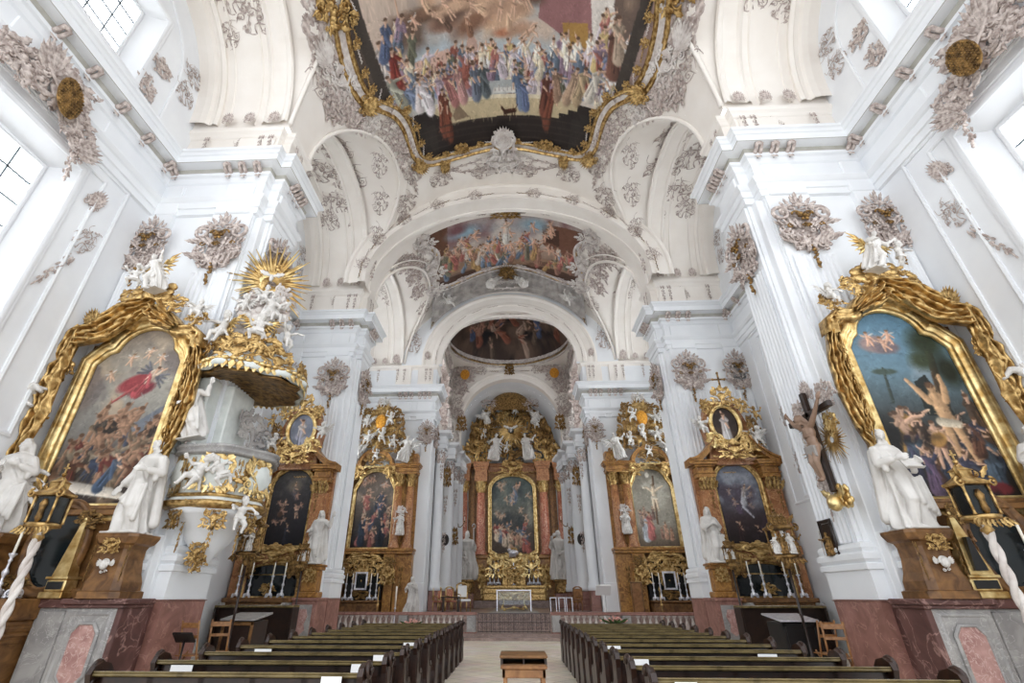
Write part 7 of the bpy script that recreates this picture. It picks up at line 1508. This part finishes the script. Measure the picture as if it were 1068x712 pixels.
# back wall with pilaster strips and the angel holding the canopy
bk = MB(None, U); bk.box(-8.2, -7.95, 10.62, 10.86, 4.7, 6.6, .02); bk.box(-7.58, -7.3, 11.4, 12.5, 4.8, 6.7, .03); bk.box(-7.9, -7.55, 10.8, 11.3, 4.8, 6.7, .05); bk.build('back_panel', 'teal_grey', U)
sg = MB(None, U); sg.box(-8.16, -8.02, 10.58, 10.64, 4.8, 6.3, .02); sg.build('gilded_strip', 'gold', U)
for z in (5.3, 5.9): put(U, 'drop', 'stucco', -7.7, 10.75, z, .5, .8, 0, .3, .5)
put(U, 'mass', 'cloth_grey', -6.95, 12.1, 5.7, .7, 1.1, .3, .5, .8, 'curtain_fold')
pfig(U, SAINTS['raised'], -7.55, 10.7, 5.0, 1.5, .2, .1, None, -.25, 'angel')
# canopy
fr = lambda a, z: 1 + .05 * np.cos(12 * a) * np.clip((7.15 - z) / .35, 0, 1) + .05 * np.cos(5 * a + 1)
k = MB(None, U); pl(k, [(.2, 7.15), (.9, 7.05), (1.25, 6.85), (1.42, 6.72), (1.5, 6.74), (1.52, 6.84), (1.46, 6.95), (1.35, 7.05), (1.3, 7.2), (1.05, 7.4), (.8, 7.75), (.6, 8.1), (.2, 8.2)], 72, fr); k.build('canopy', 'teal_grey', U)
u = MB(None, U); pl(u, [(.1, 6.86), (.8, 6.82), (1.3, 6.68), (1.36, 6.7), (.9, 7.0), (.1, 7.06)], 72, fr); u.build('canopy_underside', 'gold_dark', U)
f = MB(None, U)
for i in range(56):
    a = 2 * PI * i / 56; q = 1.47 * (1 + .05 * math.cos(5 * a + 1)); F = frame((PC[0] + q * math.cos(a), PC[1] + q * math.sin(a), 6.86), (-math.sin(a), math.cos(a), 0), (0, 0, 1), (math.cos(a), math.sin(a), 0)); f.M = F
    f.leaf(0, .05, -PI / 2, .27 + .05 * math.cos(5 * a), .19, .02, .2, 1); f.blob((0, .06, .04), (.1, .06, .06), k=7)
f.build('gilded_fringe', 'gold_bright', U)
for az, rad, z, kk, m, a, cc in ((-.6, 1.35, 7.15, 'crest', 'gold', .9, .7), (.2, 1.35, 7.2, 'crest', 'gold', 1.0, .8), (.95, 1.35, 7.15, 'crest', 'gold', .9, .7), (1.6, 1.4, 7.1, 'mass', 'gold', .7, .7), (-.2, 1.15, 7.55, 'mass', 'gold', 1.1, .8), (.6, 1.15, 7.55, 'mass', 'gold', 1.1, .8), (0, .8, 8.0, 'cloud', 'stucco_light', 1.6, 1.2), (.5, .8, 8.5, 'cloud', 'stucco_light', 1.3, 1.0), (.2, .6, 9.0, 'mass', 'stucco', 1.2, 1.0), (.9, .9, 8.2, 'drop', 'gold', .5, 1.0), (-.7, .9, 8.0, 'spray', 'gold', .8, .9), (.25, .45, 9.6, 'cloud', 'gold', 1.2, .9), (1.0, .75, 9.3, 'mass', 'stucco_light', .8, 1.0)): onb(kk, m, az, rad, z, a, cc, 0, .5)
onb('rays', 'gold_bright', .35, .5, 9.95, 2.7, 3.0, .1, .6, 'sunburst'); onb('rays', 'gold', .35, .5, 9.85, 2.1, 2.3, .6, .8, 'sunburst'); onb('cloud', 'gold', .9, .5, 10.5, .6, .5, 0, .3); onb('cloud', 'gold', -.4, .5, 9.75, .7, .5, 0, .3); onb('cloud', 'gold', .7, .6, 9.3, .5, .4, 0, .3)
dv = MB(None, U); dv.M = frame((PC[0] + .25, PC[1] - .7, 9.95), (.94, .34, 0), (0, 0, 1), (.34, -.94, 0)); dv.blob((0, 0, 0), (.06, .14, .06)); [dv.leaf(0, .05, PI / 2 - q * 1.2, .38, .16, 0, .1) for q in (-1, 1)]; dv.build('dove', 'statue', U)
for az, rad, z, h, w in ((-.35, 1.25, 7.5, 1.0, WING_G), (.45, 1.2, 7.55, .95, WING_G), (1.1, 1.2, 7.6, .8, None), (-.1, 1.0, 8.5, .7, WING_W), (.75, .95, 8.3, .9, None), (.3, .85, 8.9, .7, WING_W)):
    pfig(U, PUTTI[int(abs(az) * 10) % 6], PC[0] + rad * math.sin(az), PC[1] - rad * math.cos(az), z, h, az, 0, w)
pfig(U, SAINTS['kneel'], PC[0] + .4, PC[1] - .85, 8.2, 1.0, .5, .2, None, .2, 'angel')
# ------------------------------------------------------------------ crucifix on the first right pier
X = thing('crucifix', 'dark wooden crucifix with a carved body and gilded cherub head on the right pier', 'crucifix', (7.35, 11.25, 3.6))
F = frame((7.32, 11.2, 3.75), (0, 1, 0), (0, 0, 1), (-1, 0, 0))
Rz = -PI / 2 - .0
m = MB(F, X); m.box(-.07, .07, 0, 2.35, -.02, .1, .015); m.box(-.85, .85, 1.72, 1.86, -.02, .1, .015); m.build('cross', 'dark_wood', X)
for nm_, me in (('corpus', CORPUS), ('loincloth', LOIN)):
    o = link(nm_, me, X, scale=(1.75,) * 3); o.location = (7.14 - 7.35, -.05, 3.95 - 3.6); o.rotation_euler = (0, 0, -PI / 2)
for y, z, k, mt, a, c in ((.5, 2.0, 'mass', 'stucco', .7, .7), (-.6, 2.1, 'mass', 'stucco', .7, .7), (.65, 1.3, 'drop', 'stucco', .5, 1.0), (0, 2.45, 'spray', 'stucco', .6, .6), (-.45, 1.45, 'mass', 'gold_bright', .5, .6), (.45, 1.0, 'rays', 'gold', 1.2, 1.2), (-.3, 1.1, 'rays', 'gold', 1.2, 1.2), (.45, .35, 'mass', 'stucco', .55, .8), (.55, -.1, 'drop', 'stucco', .3, .8)): put(X, k, mt, 7.42, 11.2 + y, 3.75 + z, a, c, 0, .35, -PI / 2)
put(X, 'cloud', 'gold_bright', 7.35, 11.05, 3.65, .5, .7, 0, .4, -PI / 2, 'cherub'); ch = MB(F, X); ch.blob((-.1, -.25, .18), (.15, .18, .15), k=12); [ch.leaf(-.1 + q * .1, -.2, PI / 2 - q * .8, .4, .18, .1, .2) for q in (-1, 1)]; ch.build('cherub', 'gold_bright', X)
# dark little wall opening beside the pier base
nb = MB(frame((7.45, 12.2, 2.5), (0, 1, 0), (0, 0, 1), (-1, 0, 0))); nb.box(-.15, .15, .05, .7, -.05, .02); nb.mould([(-.17, .03), (.17, .03), (.17, .72), (-.17, .72)], frp(.35)); o = nb.build('niche_frame', 'dark_wood'); tag(o, 'small dark niche frame low on the white right pier', 'niche'); nf = link('figurine', FIG_GOLD['staff'], o, loc=(-.06, 0, .06), rot=(0, 0, -PI / 2), scale=(.5, .5, .5))
# ------------------------------------------------------------------ oil-lamp hooks and sconces on the chancel columns
for s in (-1, 1):
    sc = thing('wall_sconce', f'gilded branch sconce on the white {SIDE[s]} chancel columns', 'sconce', (s * 4.35, 39.4, 6.6)); m = MB(None, sc)
    for q in (-1, 1):
        t = np.linspace(0, 1, 9)[:, None]; m.tube(np.array([s * 4.35, 39.3, 6.6]) + t * np.array([q * .6, -.3, .2]) + np.sin(t * PI) * np.array([0, -.1, -.25]), .03, 6); m.lathe([(.02, 0), (.1, .05), (.08, .1), (.02, .12)], 8, (s * 4.35 + q * .6, 39.0, 6.8))
    m.blob((s * 4.35, 39.3, 6.6), (.12, .1, .2)); m.build('arm', 'gold_dark', sc); c = MB(None, sc); [c.lathe([(.03, 6.9), (.03, 7.2)], 6, (s * 4.35 + q * .6, 39.0, 0)) for q in (-1, 1)]; c.build('candle', 'candle', sc)
    pb = MB(west(s * 4.75, 5.2, 35.7)); pb.mould(arc(0, 0, .18, .3, 0, 2 * PI, 20)[:-1], frp(.35)); pb.prism(arc(0, 0, .18, .3, 0, 2 * PI, 20)[:-1], 0, .03); o = pb.build('station_picture', 'dark_wood'); tag(o, f'small dark oval picture on the {SIDE[s]} chancel column', 'picture')
# ------------------------------------------------------------------ pews, rail and small furniture
def pew_meshes(L):
    """pew seen from behind: ledge, panelled back, seat, kneeler, two shaped ends"""
    out = {}
    m = MB(); m.box(0, L, -.11, .05, .93, .965, .012); m.box(0, L, -.11, -.09, .965, .98, .005); out['book_ledge'] = (m, 'pew_top_lit')
    m = MB(); m.box(.03, L - .03, 0, .035, .12, .93); n = 5
    for i in range(n + 1): x = .05 + (L - .18) * i / n; m.box(x, x + .08, -.02, .01, .14, .92, .006)
    m.box(.03, L - .03, -.02, .01, .80, .92, .006); m.box(.03, L - .03, -.02, .01, .14, .26, .006); out['backrest'] = (m, 'pew_wood')
    m = MB(); m.box(.03, L - .03, .04, .46, .42, .46, .01); out['seat'] = (m, 'pew_wood')
    m = MB(); m.box(.05, L - .05, -.38, -.16, .15, .19, .01); out['kneeler'] = (m, 'pew_wood')
    for q, x in ((0, 0.), (1, L - .06)):
        m = MB(frame((x, 0, 0), (0, 1, 0), (0, 0, 1), (1, 0, 0)))
        prof = [(-.13, 0), (.5, 0), (.5, .1), (.44, .2), (.47, .42), (.52, .55), (.46, .62), (.3, .6), (.2, .68), (.17, .85), (.2, .96), (.13, 1.03), (.0, 1.06), (-.1, 1.02), (-.14, .95), (-.1, .85), (-.1, .4), (-.14, .25)]
        m.prism(prof, 0, .06); m.mould(np.array(prof) * .82 + (.03, .06), [(0, .06), (.0, .075), (.02, .075), (.03, .06)]); m.scroll(.0, .98, .1, 0, 1.2, 1, .3, .06 if q else -.02)
        out['end_panel' + str(q)] = (m, 'pew_wood')
    return {k: (m.mesh('pew_' + k, mt)) for k, (m, mt) in out.items()}
PM = pew_meshes(3.05)
NOTE = MB(); NOTE.box(-.11, .11, -.004, .0, -.15, .15); NOTE = NOTE.mesh('notice', 'paper')
ordn = ['first', 'second', 'third', 'fourth', 'fifth', 'sixth', 'seventh', 'eighth', 'ninth', 'tenth', 'eleventh', 'twelfth']
first = None
for s in (-1, 1):
    n = 11 if s < 0 else 12
    for i in range(n):
        y = (6.15 + 1.045 * i) if s < 0 else (5.95 + .975 * i); x0 = -4.58 if s < 0 else 1.45
        lab = f'dark wooden pew, {ordn[i]} row counted from the viewer, on the {SIDE[s]} of the aisle'
        if first is None:
            first = thing('pew', lab, 'pew', (x0, y, 0), 0, 'wooden pews along the aisle')
            for k, me in PM.items(): link('end_panel' if k.startswith('end') else k, me, first)
            pw = first
        else: pw = dup(first, (x0, y, 0), 0, lab, 'wooden pews along the aisle')
        if (s < 0 and i in (0, 1, 2, 4)) or (s > 0 and i in (0, 2, 4)):
            xx = x0 + (2.72 if s < 0 else .33); t = link('notice', NOTE, None, loc=(xx, y - .145, .80)); tag(t, f'white paper notice taped to the {ordn[i]} {SIDE[s]} pew by the aisle', 'notice', 'paper notices on the pews'); t.rotation_euler = (-.05, 0, 0)
            bl = MB(); bl.box(-.05, .05, -.0055, -.004, .02, .06); b_ = bl.mesh('notice_print', 'lead'); link('printed_mark', b_, t)
for s, i, x in ((-1, 1, -4.15), (-1, 3, -4.1), (1, 3, 3.9)):
    y = (6.15 + 1.045 * i) if s < 0 else (5.95 + .975 * i); t = link('notice', NOTE, None, loc=(x, y - .145, .84)); t.scale = (1.3, 1, .6); tag(t, f'wide paper notice near the wall end of the {ordn[i]} {SIDE[s]} pew', 'notice')
# small reading table in the aisle
T = thing('lectern_table', 'small wooden reading table standing alone in the aisle', 'table', (.19, 7.0, 0))
m = MB(None, T); m.box(-.1, .48, 6.82, 7.4, 1.04, 1.07, .01); m.box(-.08, .46, 6.84, 7.38, .97, .98); m.build('table_top', 'brown_wood', T)
m = MB(None, T); m.box(-.07, .45, 6.86, 6.9, .84, .93, .008); m.box(-.07, .45, 7.3, 7.34, .84, .93, .008); m.box(-.07, -.03, 6.86, 7.34, .84, .93, .008); m.box(.41, .45, 6.86, 7.34, .84, .93, .008); m.box(-.09, .47, 6.84, 7.36, .93, .97, .006); m.build('apron', 'light_wood', T)
m = MB(None, T); m.box(-.09, -.06, 6.85, 7.36, .97, 1.04, .004); m.box(.44, .47, 6.85, 7.36, .97, 1.04, .004); m.box(.18, .2, 6.86, 7.36, .97, 1.04, .004); m.box(-.08, .46, 7.33, 7.36, .97, 1.04, .004); m.build('compartment', 'dark_wood', T)
for x in (-.06, .4):
    for y in (6.87, 7.29): m = MB(None, T); m.add(np.array([(x + a, y + b, z) for z, w in ((0, .03), (.86, .045)) for a, b in ((0, 0), (w, 0), (w, w), (0, w))]), [np.array([(0, 1, 5, 4), (1, 2, 6, 5), (2, 3, 7, 6), (3, 0, 4, 7), (3, 2, 1, 0), (4, 5, 6, 7)])], False); m.build('leg', 'light_wood', T)
# communion rail
def baluster():
    m = MB(); m.box(-.09, .09, -.09, .09, .25, .31, .008); m.lathe([(.08, .31), (.05, .35), (.045, .4), (.085, .5), (.09, .56), (.06, .68), (.04, .76), (.05, .82), (.075, .86), (.08, .9)], 12); m.box(-.09, .09, -.09, .09, .9, .95, .008); return m.mesh('baluster', 'stucco_light')
BAL = baluster()
for s in (-1, 1):
    R_ = thing('communion_rail', f'marble communion rail with pale balusters on the {SIDE[s]} of the iron gate', 'railing', (s * 5, 24.6, .25))
    m = MB(MIR[s], R_); m.box(-8.2, -1.66, 24.42, 24.78, .95, 1.03, .02); m.box(-8.2, -1.66, 24.46, 24.74, 1.03, 1.07, .015); m.box(-8.2, -1.66, 24.44, 24.76, .25, .3, .01); m.build('handrail', 'red_marble', R_)
    for x in (-1.9, -5.0): m = MB(MIR[s], R_); m.box(x - .2, x + .2, 24.42, 24.78, .3, .95, .02); m.box(x - .14, x + .14, 24.4, 24.43, .4, .86, .01); m.build('post', 'grey_marble', R_)
    for i in range(22):
        x = -2.35 - i * .265
        if abs(x + 5.0) < .3: continue
        link('baluster', BAL, R_, loc=(-s * x - s * 5, 0, -.25))
G = thing('rail_gate', 'black wrought iron gate between the communion rails', 'gate', (0, 24.6, .25))
m = MB(None, G)
for q in (-1, 1):
    a, b = (.02, 1.6) if q > 0 else (-1.6, -.02)
    for z in (.3, .66, 1.0): m.box(a, b, 24.585, 24.615, z, z + .025)
    for i in range(9): x = a + (b - a) * i / 8; m.box(x - .009, x + .009, 24.59, 24.61, .27, 1.03)
m.build('bars', 'iron', G)
for q in (-1, 1):
    m = MB(west(0, 0, 24.58), G)
    for i in range(8):
        x = q * (.12 + .19 * i)
        for z in (.42, .58, .78, .92): m.scroll(x, z, .07, PI / 2, 1.2, (-1) ** i, .13)
    m.build('scroll_lattice', 'iron', G)
# table altar, stools and chairs of the sanctuary
A = thing('table_altar', 'clear white table altar standing free before the steps of the high altar', 'altar', (0, 33, .9))
m = MB(None, A); m.box(-1.08, 1.08, 32.6, 33.5, 1.98, 2.06, .015); m.build('table_top', 'silver', A)
m = MB(None, A); [m.box(x - .03, x + .03, 32.64, 32.7, .9, 1.98) for x in (-1.02, 1.02)]; m.build('front_leg', 'silver', A)
m = MB(None, A); m.box(-.98, .98, 32.72, 32.75, 1.25, 1.95); m.build('glass_panel', 'glass', A)
m = MB(west(0, 0, 32.9), A)
for q in (-1, 1): t = np.linspace(0, 1, 12); m.tube(np.stack([q * (.9 - .28 * np.sin(t * PI * .9)), 1.95 - .95 * t, 0 * t], 1), .05, 8); m.scroll(q * .6, 1.05, .12, 0, 1.1, q, .3)
m.tube([(-.6, 1.0, 0), (0, 1.12, 0), (.6, 1.0, 0)], .04, 8); m.blob((0, 1.1, 0), (.14, .1, .06)); m.build('scroll_legs', 'gold_bright', A)
def chair(name, lab, loc, rz, seat_m, frame_m, arms=True, s=1.):
    c = thing(name, lab, 'chair', loc, rz, None, s); m = MB(); m.box(-.27, .27, -.25, .25, .42, .52, .03); m.build('seat', seat_m, c)
    m = MB(); m.box(-.25, .25, .2, .26, .6, 1.1, .03); m.build('backrest', seat_m, c)
    for x in (-.24, .24):
        for y in (-.22, .22): m = MB(); m.tube([(x, y, .44), (x * 1.05, y * 1.1, .2), (x, y, 0)], [.035, .03, .022], 8); m.build('leg', frame_m, c)
    m = MB(west(0, 0, .23)); m.mould([(-.27, .56), (.27, .56), (.27, 1.12), (.1, 1.2), (-.1, 1.2), (-.27, 1.12)], [(-.03, -.04), (-.03, .04), (.03, .04), (.03, -.04)]); m.M = None
    if arms: [m.tube([(x, .22, .72), (x * 1.1, 0, .74), (x, -.22, .7), (x, -.22, .46)], .022, 7) for x in (-.27, .27)]
    m.build('frame', frame_m, c); return c
chair('armchair', 'gilded armchair with a white cushioned back, left of the table altar', (-2.95, 31.6, .9), .5, 'paper', 'gold', True, 1.25)
chair('armchair', 'gilded stool chair left of the white cushioned armchair', (-4.55, 32.6, .9), .8, 'pink_marble', 'gold_bright', True, 1.1)
chair('armchair', 'second gilded chair farther left in the sanctuary', (-3.9, 33.6, .9), .8, 'pink_marble', 'gold_bright', True, 1.1)
chair('armchair', 'small wooden chair at the right side of the sanctuary', (3.8, 33.2, .9), -.7, 'light_wood', 'light_wood', True, 1.1)
D = thing('side_table', 'dark small table beside the white cushioned armchair', 'table', (-3.6, 31.0, .9)); m = MB(None, D); m.box(-4.2, -3.1, 30.7, 31.3, 1.62, 1.68, .01); m.build('table_top', 'dark_wood', D)
for x in (-4.1, -3.25): m = MB(None, D); m.box(x, x + .07, 30.75, 31.25, .9, 1.62); m.build('leg', 'dark_wood', D)
for i, x in enumerate((2.35, 2.85, 3.3)):
    q = thing('glass_stool', 'clear glass stool at the right of the sanctuary, ' + ('nearest the table altar', 'between the two others', 'nearest the wall')[i], 'stool', (x, 32.4, .9)); m = MB(); m.box(-.2, .2, -.2, .2, .7, .75, .01); m.build('seat', 'silver', q)
    for a in (-.17, .17): m = MB(); m.box(a - .02, a + .02, -.18, .18, 0, .7); m.build('leg', 'silver', q)
am = thing('ambo', 'white slim reading stand behind the right communion rail', 'lectern', (4.55, 27.4, .25)); m = MB(None, am); m.box(4.5, 4.62, 27.35, 27.47, .25, 1.75, .01); m.box(4.35, 4.77, 27.2, 27.62, .25, .29, .01); m.build('stand', 'paper', am)
m = MB(trans(4.56, 27.35, 1.98) @ rotm('X', -.9), am); m.box(-.38, .38, -.28, .28, -.04, .04, .01); m.build('book_board', 'paper', am)
st_ = thing('confessional_panel', 'orange wooden screen leaning beside the crucifixion painting altar', 'screen', (6.75, 29.4, .9)); m = MB(None, st_); m.box(6.4, 7.0, 29.3, 29.45, .9, 2.4, .02); m.build('panel', 'light_wood', st_); m = MB(west(0, 0, 29.3), st_); m.mould([(6.46, .96), (6.94, .96), (6.94, 2.34), (6.46, 2.34)], [(0, 0), (0, .03), (.04, .03), (.05, 0)]); m.build('frame', 'brown_wood', st_)
rng = random.Random(6)
def flowers(label, x, y, z, n, w, mt):
    f = thing('flower_arrangement', label, 'flowers', (x, y, z)); p = MB(); p.lathe([(.1, 0), (.18, .06), (.2, .14), (.16, .16)], 12); p.build('bowl', 'dark_wood', f)
    l = MB(); b = MB()
    for i in range(n): a, r = rng.uniform(0, 6.3), rng.uniform(0, w); px, py, pz = r * math.cos(a), .5 * r * math.sin(a), .18 + rng.uniform(0, .16) * (1.2 - r / w); l.tube([(px * .3, py * .3, .1), (px, py, pz)], .008, 4); b.M = trans(px, py, pz) @ rotm('X', PI / 2 * rng.uniform(.2, 1)); b.rosette(0, 0, .06)
    for i in range(n): a = rng.uniform(0, 6.3); l.leaf(.05 * math.cos(a), .05 * math.sin(a), a, w * .9, .07, .12, .4)
    l.build('leaves', 'green', f); b.build('blossoms', mt, f)
flowers('cream flower arrangement in front of the left communion rail', -4.55, 24.2, .45, 26, .55, 'flower'); flowers('white and orange flowers in front of the right communion rail', 4.4, 24.2, .55, 30, .65, 'flower')
c = MB(); c.lathe([(.14, .25), (.1, .3), (.03, .36), (.03, 1.1), (.07, 1.15), (.03, 1.2)], 10, (-6.1, 27.6, 0)); o = c.build('paschal_candlestick', 'silver'); tag(o, 'tall silver stand with a white candle behind the left rail', 'candlestick'); c = MB(); c.lathe([(.04, 1.2), (.04, 2.15), (.005, 2.17)], 10, (-6.1, 27.6, 0)); c.root = o; c.build('candle', 'candle', o)
for s, x in ((-1, -6.35), (1, 6.75)):
    c = thing('sanctuary_lamp', f'slim brass standing lamp before the {SIDE[s]} altar by the chancel arch', 'lamp', (x, 24.95, .25)); m = MB(None, c); m.lathe([(.12, .25), (.05, .32), (.02, .4), (.02, 1.2), (.06, 1.3), (.09, 1.36), (.03, 1.42), (.015, 1.9), (.05, 1.95), (.01, 2.1)], 10, (x, 24.95, 0)); m.build('stem', 'gold', c)
    # dark prayer screens between pews and piers
    b = thing('kneeling_desk', {-1: 'dark brown box desk with a grey top beside the left wooden chairs', 1: 'black box desk with a pale grey sloping top beside the right wooden chair'}[s], 'desk', (s * 7.0, 14.0, 0))
    m = MB(MIR[s], b); m.box(-7.42, -6.62, 13.8, 14.6, 0, 1.14, .02); m.build('body', 'dark_wood' if s < 0 else 'black', b)
    m = MB(MIR[s], b); m.add(np.array([(-7.48, 13.7, 1.15), (-6.56, 13.7, 1.15), (-6.56, 14.65, 1.27), (-7.48, 14.65, 1.27), (-7.48, 13.7, 1.19), (-6.56, 13.7, 1.19), (-6.56, 14.65, 1.31), (-7.48, 14.65, 1.31)]), [np.array([(3, 2, 1, 0), (4, 5, 6, 7), (0, 1, 5, 4), (1, 2, 6, 5), (2, 3, 7, 6), (3, 0, 4, 7)])], False); m.build('sloping_top', 'grey_marble' if s < 0 else 'silver', b)
    m = MB(MIR[s], b); [m.box(x0, x0 + .07, 13.76, 13.82, .08, 1.12, .01) for x0 in (-7.44, -6.69)]; m.box(-7.44, -6.62, 13.76, 13.82, 1.04, 1.12, .01); m.build('frame', 'brown_wood' if s < 0 else 'black', b)
    # folding chairs
    for i, (x, y, r) in enumerate(((6.85, 12.75, .25), (7.12, 12.1, -.1)) if s < 0 else ((6.95, 12.3, -.35), (7.15, 13.05, .1))):
        ch = thing('folding_chair', f'brown wooden folding chair by the {SIDE[s]} pier, ' + ('the one nearer the pews' if i == 0 else 'the one nearer the wall'), 'chair', (s * x, y, 0), r)
        for q in (-.2, .2):
            m = MB(); m.tube([(q, .24, 0), (q, -.02, .55), (q, -.2, 1.22)], .022, 6); m.build('leg', 'light_wood', ch); m = MB(); m.tube([(q * .85, -.26, 0), (q * .85, .18, .62)], .02, 6); m.build('leg', 'light_wood', ch)
        m = MB(); [m.box(-.2, .2, -.17 + .085 * j, -.1 + .085 * j, .55, .575, .005) for j in range(5)]; m.build('seat', 'light_wood', ch)
        m = MB(); m.box(-.21, .21, -.2, -.17, 1.08, 1.18, .008); m.box(-.21, .21, -.15, -.12, .88, .94, .006); m.build('backrest', 'light_wood', ch)
    # long low bench in front of the shrine altars
    bn = thing('altar_bench', f'long dark bench before the {SIDE[s]} shrine altar', 'bench', (s * 8.4, 17.2, 0)); m = MB(MIR[s], bn); m.box(-9.6, -7.0, 17.0, 17.5, 1.38, 1.45, .012); m.build('book_ledge', 'pew_top_lit', bn); m = MB(MIR[s], bn); m.box(-9.55, -7.05, 17.2, 17.25, .1, 1.38); [m.box(x0, x0 + .06, 17.0, 17.5, 0, 1.4, .01) for x0 in (-9.6, -7.06)]; m.build('backrest', 'dark_wood', bn)
mu = thing('music_stand', 'small black stand with a tilted tray beside the left folding chairs', 'stand', (-7.6, 11.9, 0)); m = MB(None, mu); m.lathe([(.16, 0), (.03, .05), (.02, .1), (.02, .85)], 8, (-7.05, 11.7, 0)); m.build('stem', 'black', mu); m = MB(trans(-7.05, 11.65, .92) @ rotm('X', -.7), mu); m.box(-.22, .22, -.14, .14, -.02, .02, .01); m.build('tray', 'black', mu)
# ------------------------------------------------------------------ light and camera
W = bpy.data.worlds.new('daylight'); SC.world = W; W.use_nodes = True
bg = W.node_tree.nodes['Background']; bg.inputs['Color'].default_value = (.93, .96, 1, 1); bg.inputs['Strength'].default_value = 2.7
def area(name, loc, rot, sx, sy, power, col=(1, .98, .95)):
    l = bpy.data.lights.new(name, 'AREA'); l.shape = 'RECTANGLE'; l.size = sx; l.size_y = sy; l.energy = power; l.color = col
    o = bpy.data.objects.new(name, l); COL.objects.link(o); o.location = loc; o.rotation_euler = rot
    return o
cam = bpy.data.cameras.new('camera'); co = bpy.data.objects.new('camera', cam); COL.objects.link(co)
cam.sensor_fit = 'HORIZONTAL'; cam.sensor_width = 36; cam.lens = 491.6 / 1068 * 36
cam.shift_x = (534 - 511.6) / 1068; cam.clip_start = .05; cam.clip_end = 300
co.location = (.1105, 0, 1.7); co.rotation_euler = (PI / 2 + .4954, 0, .0468 * 1)
SC.camera = co
SC.view_settings.view_transform = 'Standard'; SC.view_settings.look = 'None'
SC.view_settings.exposure = -0.3; SC.view_settings.gamma = 1; SC.view_settings.use_curve_mapping = False
SC.cycles.max_bounces = 8; SC.cycles.diffuse_bounces = 6; SC.cycles.use_denoising = True
SC.cycles.sample_clamp_indirect = 6
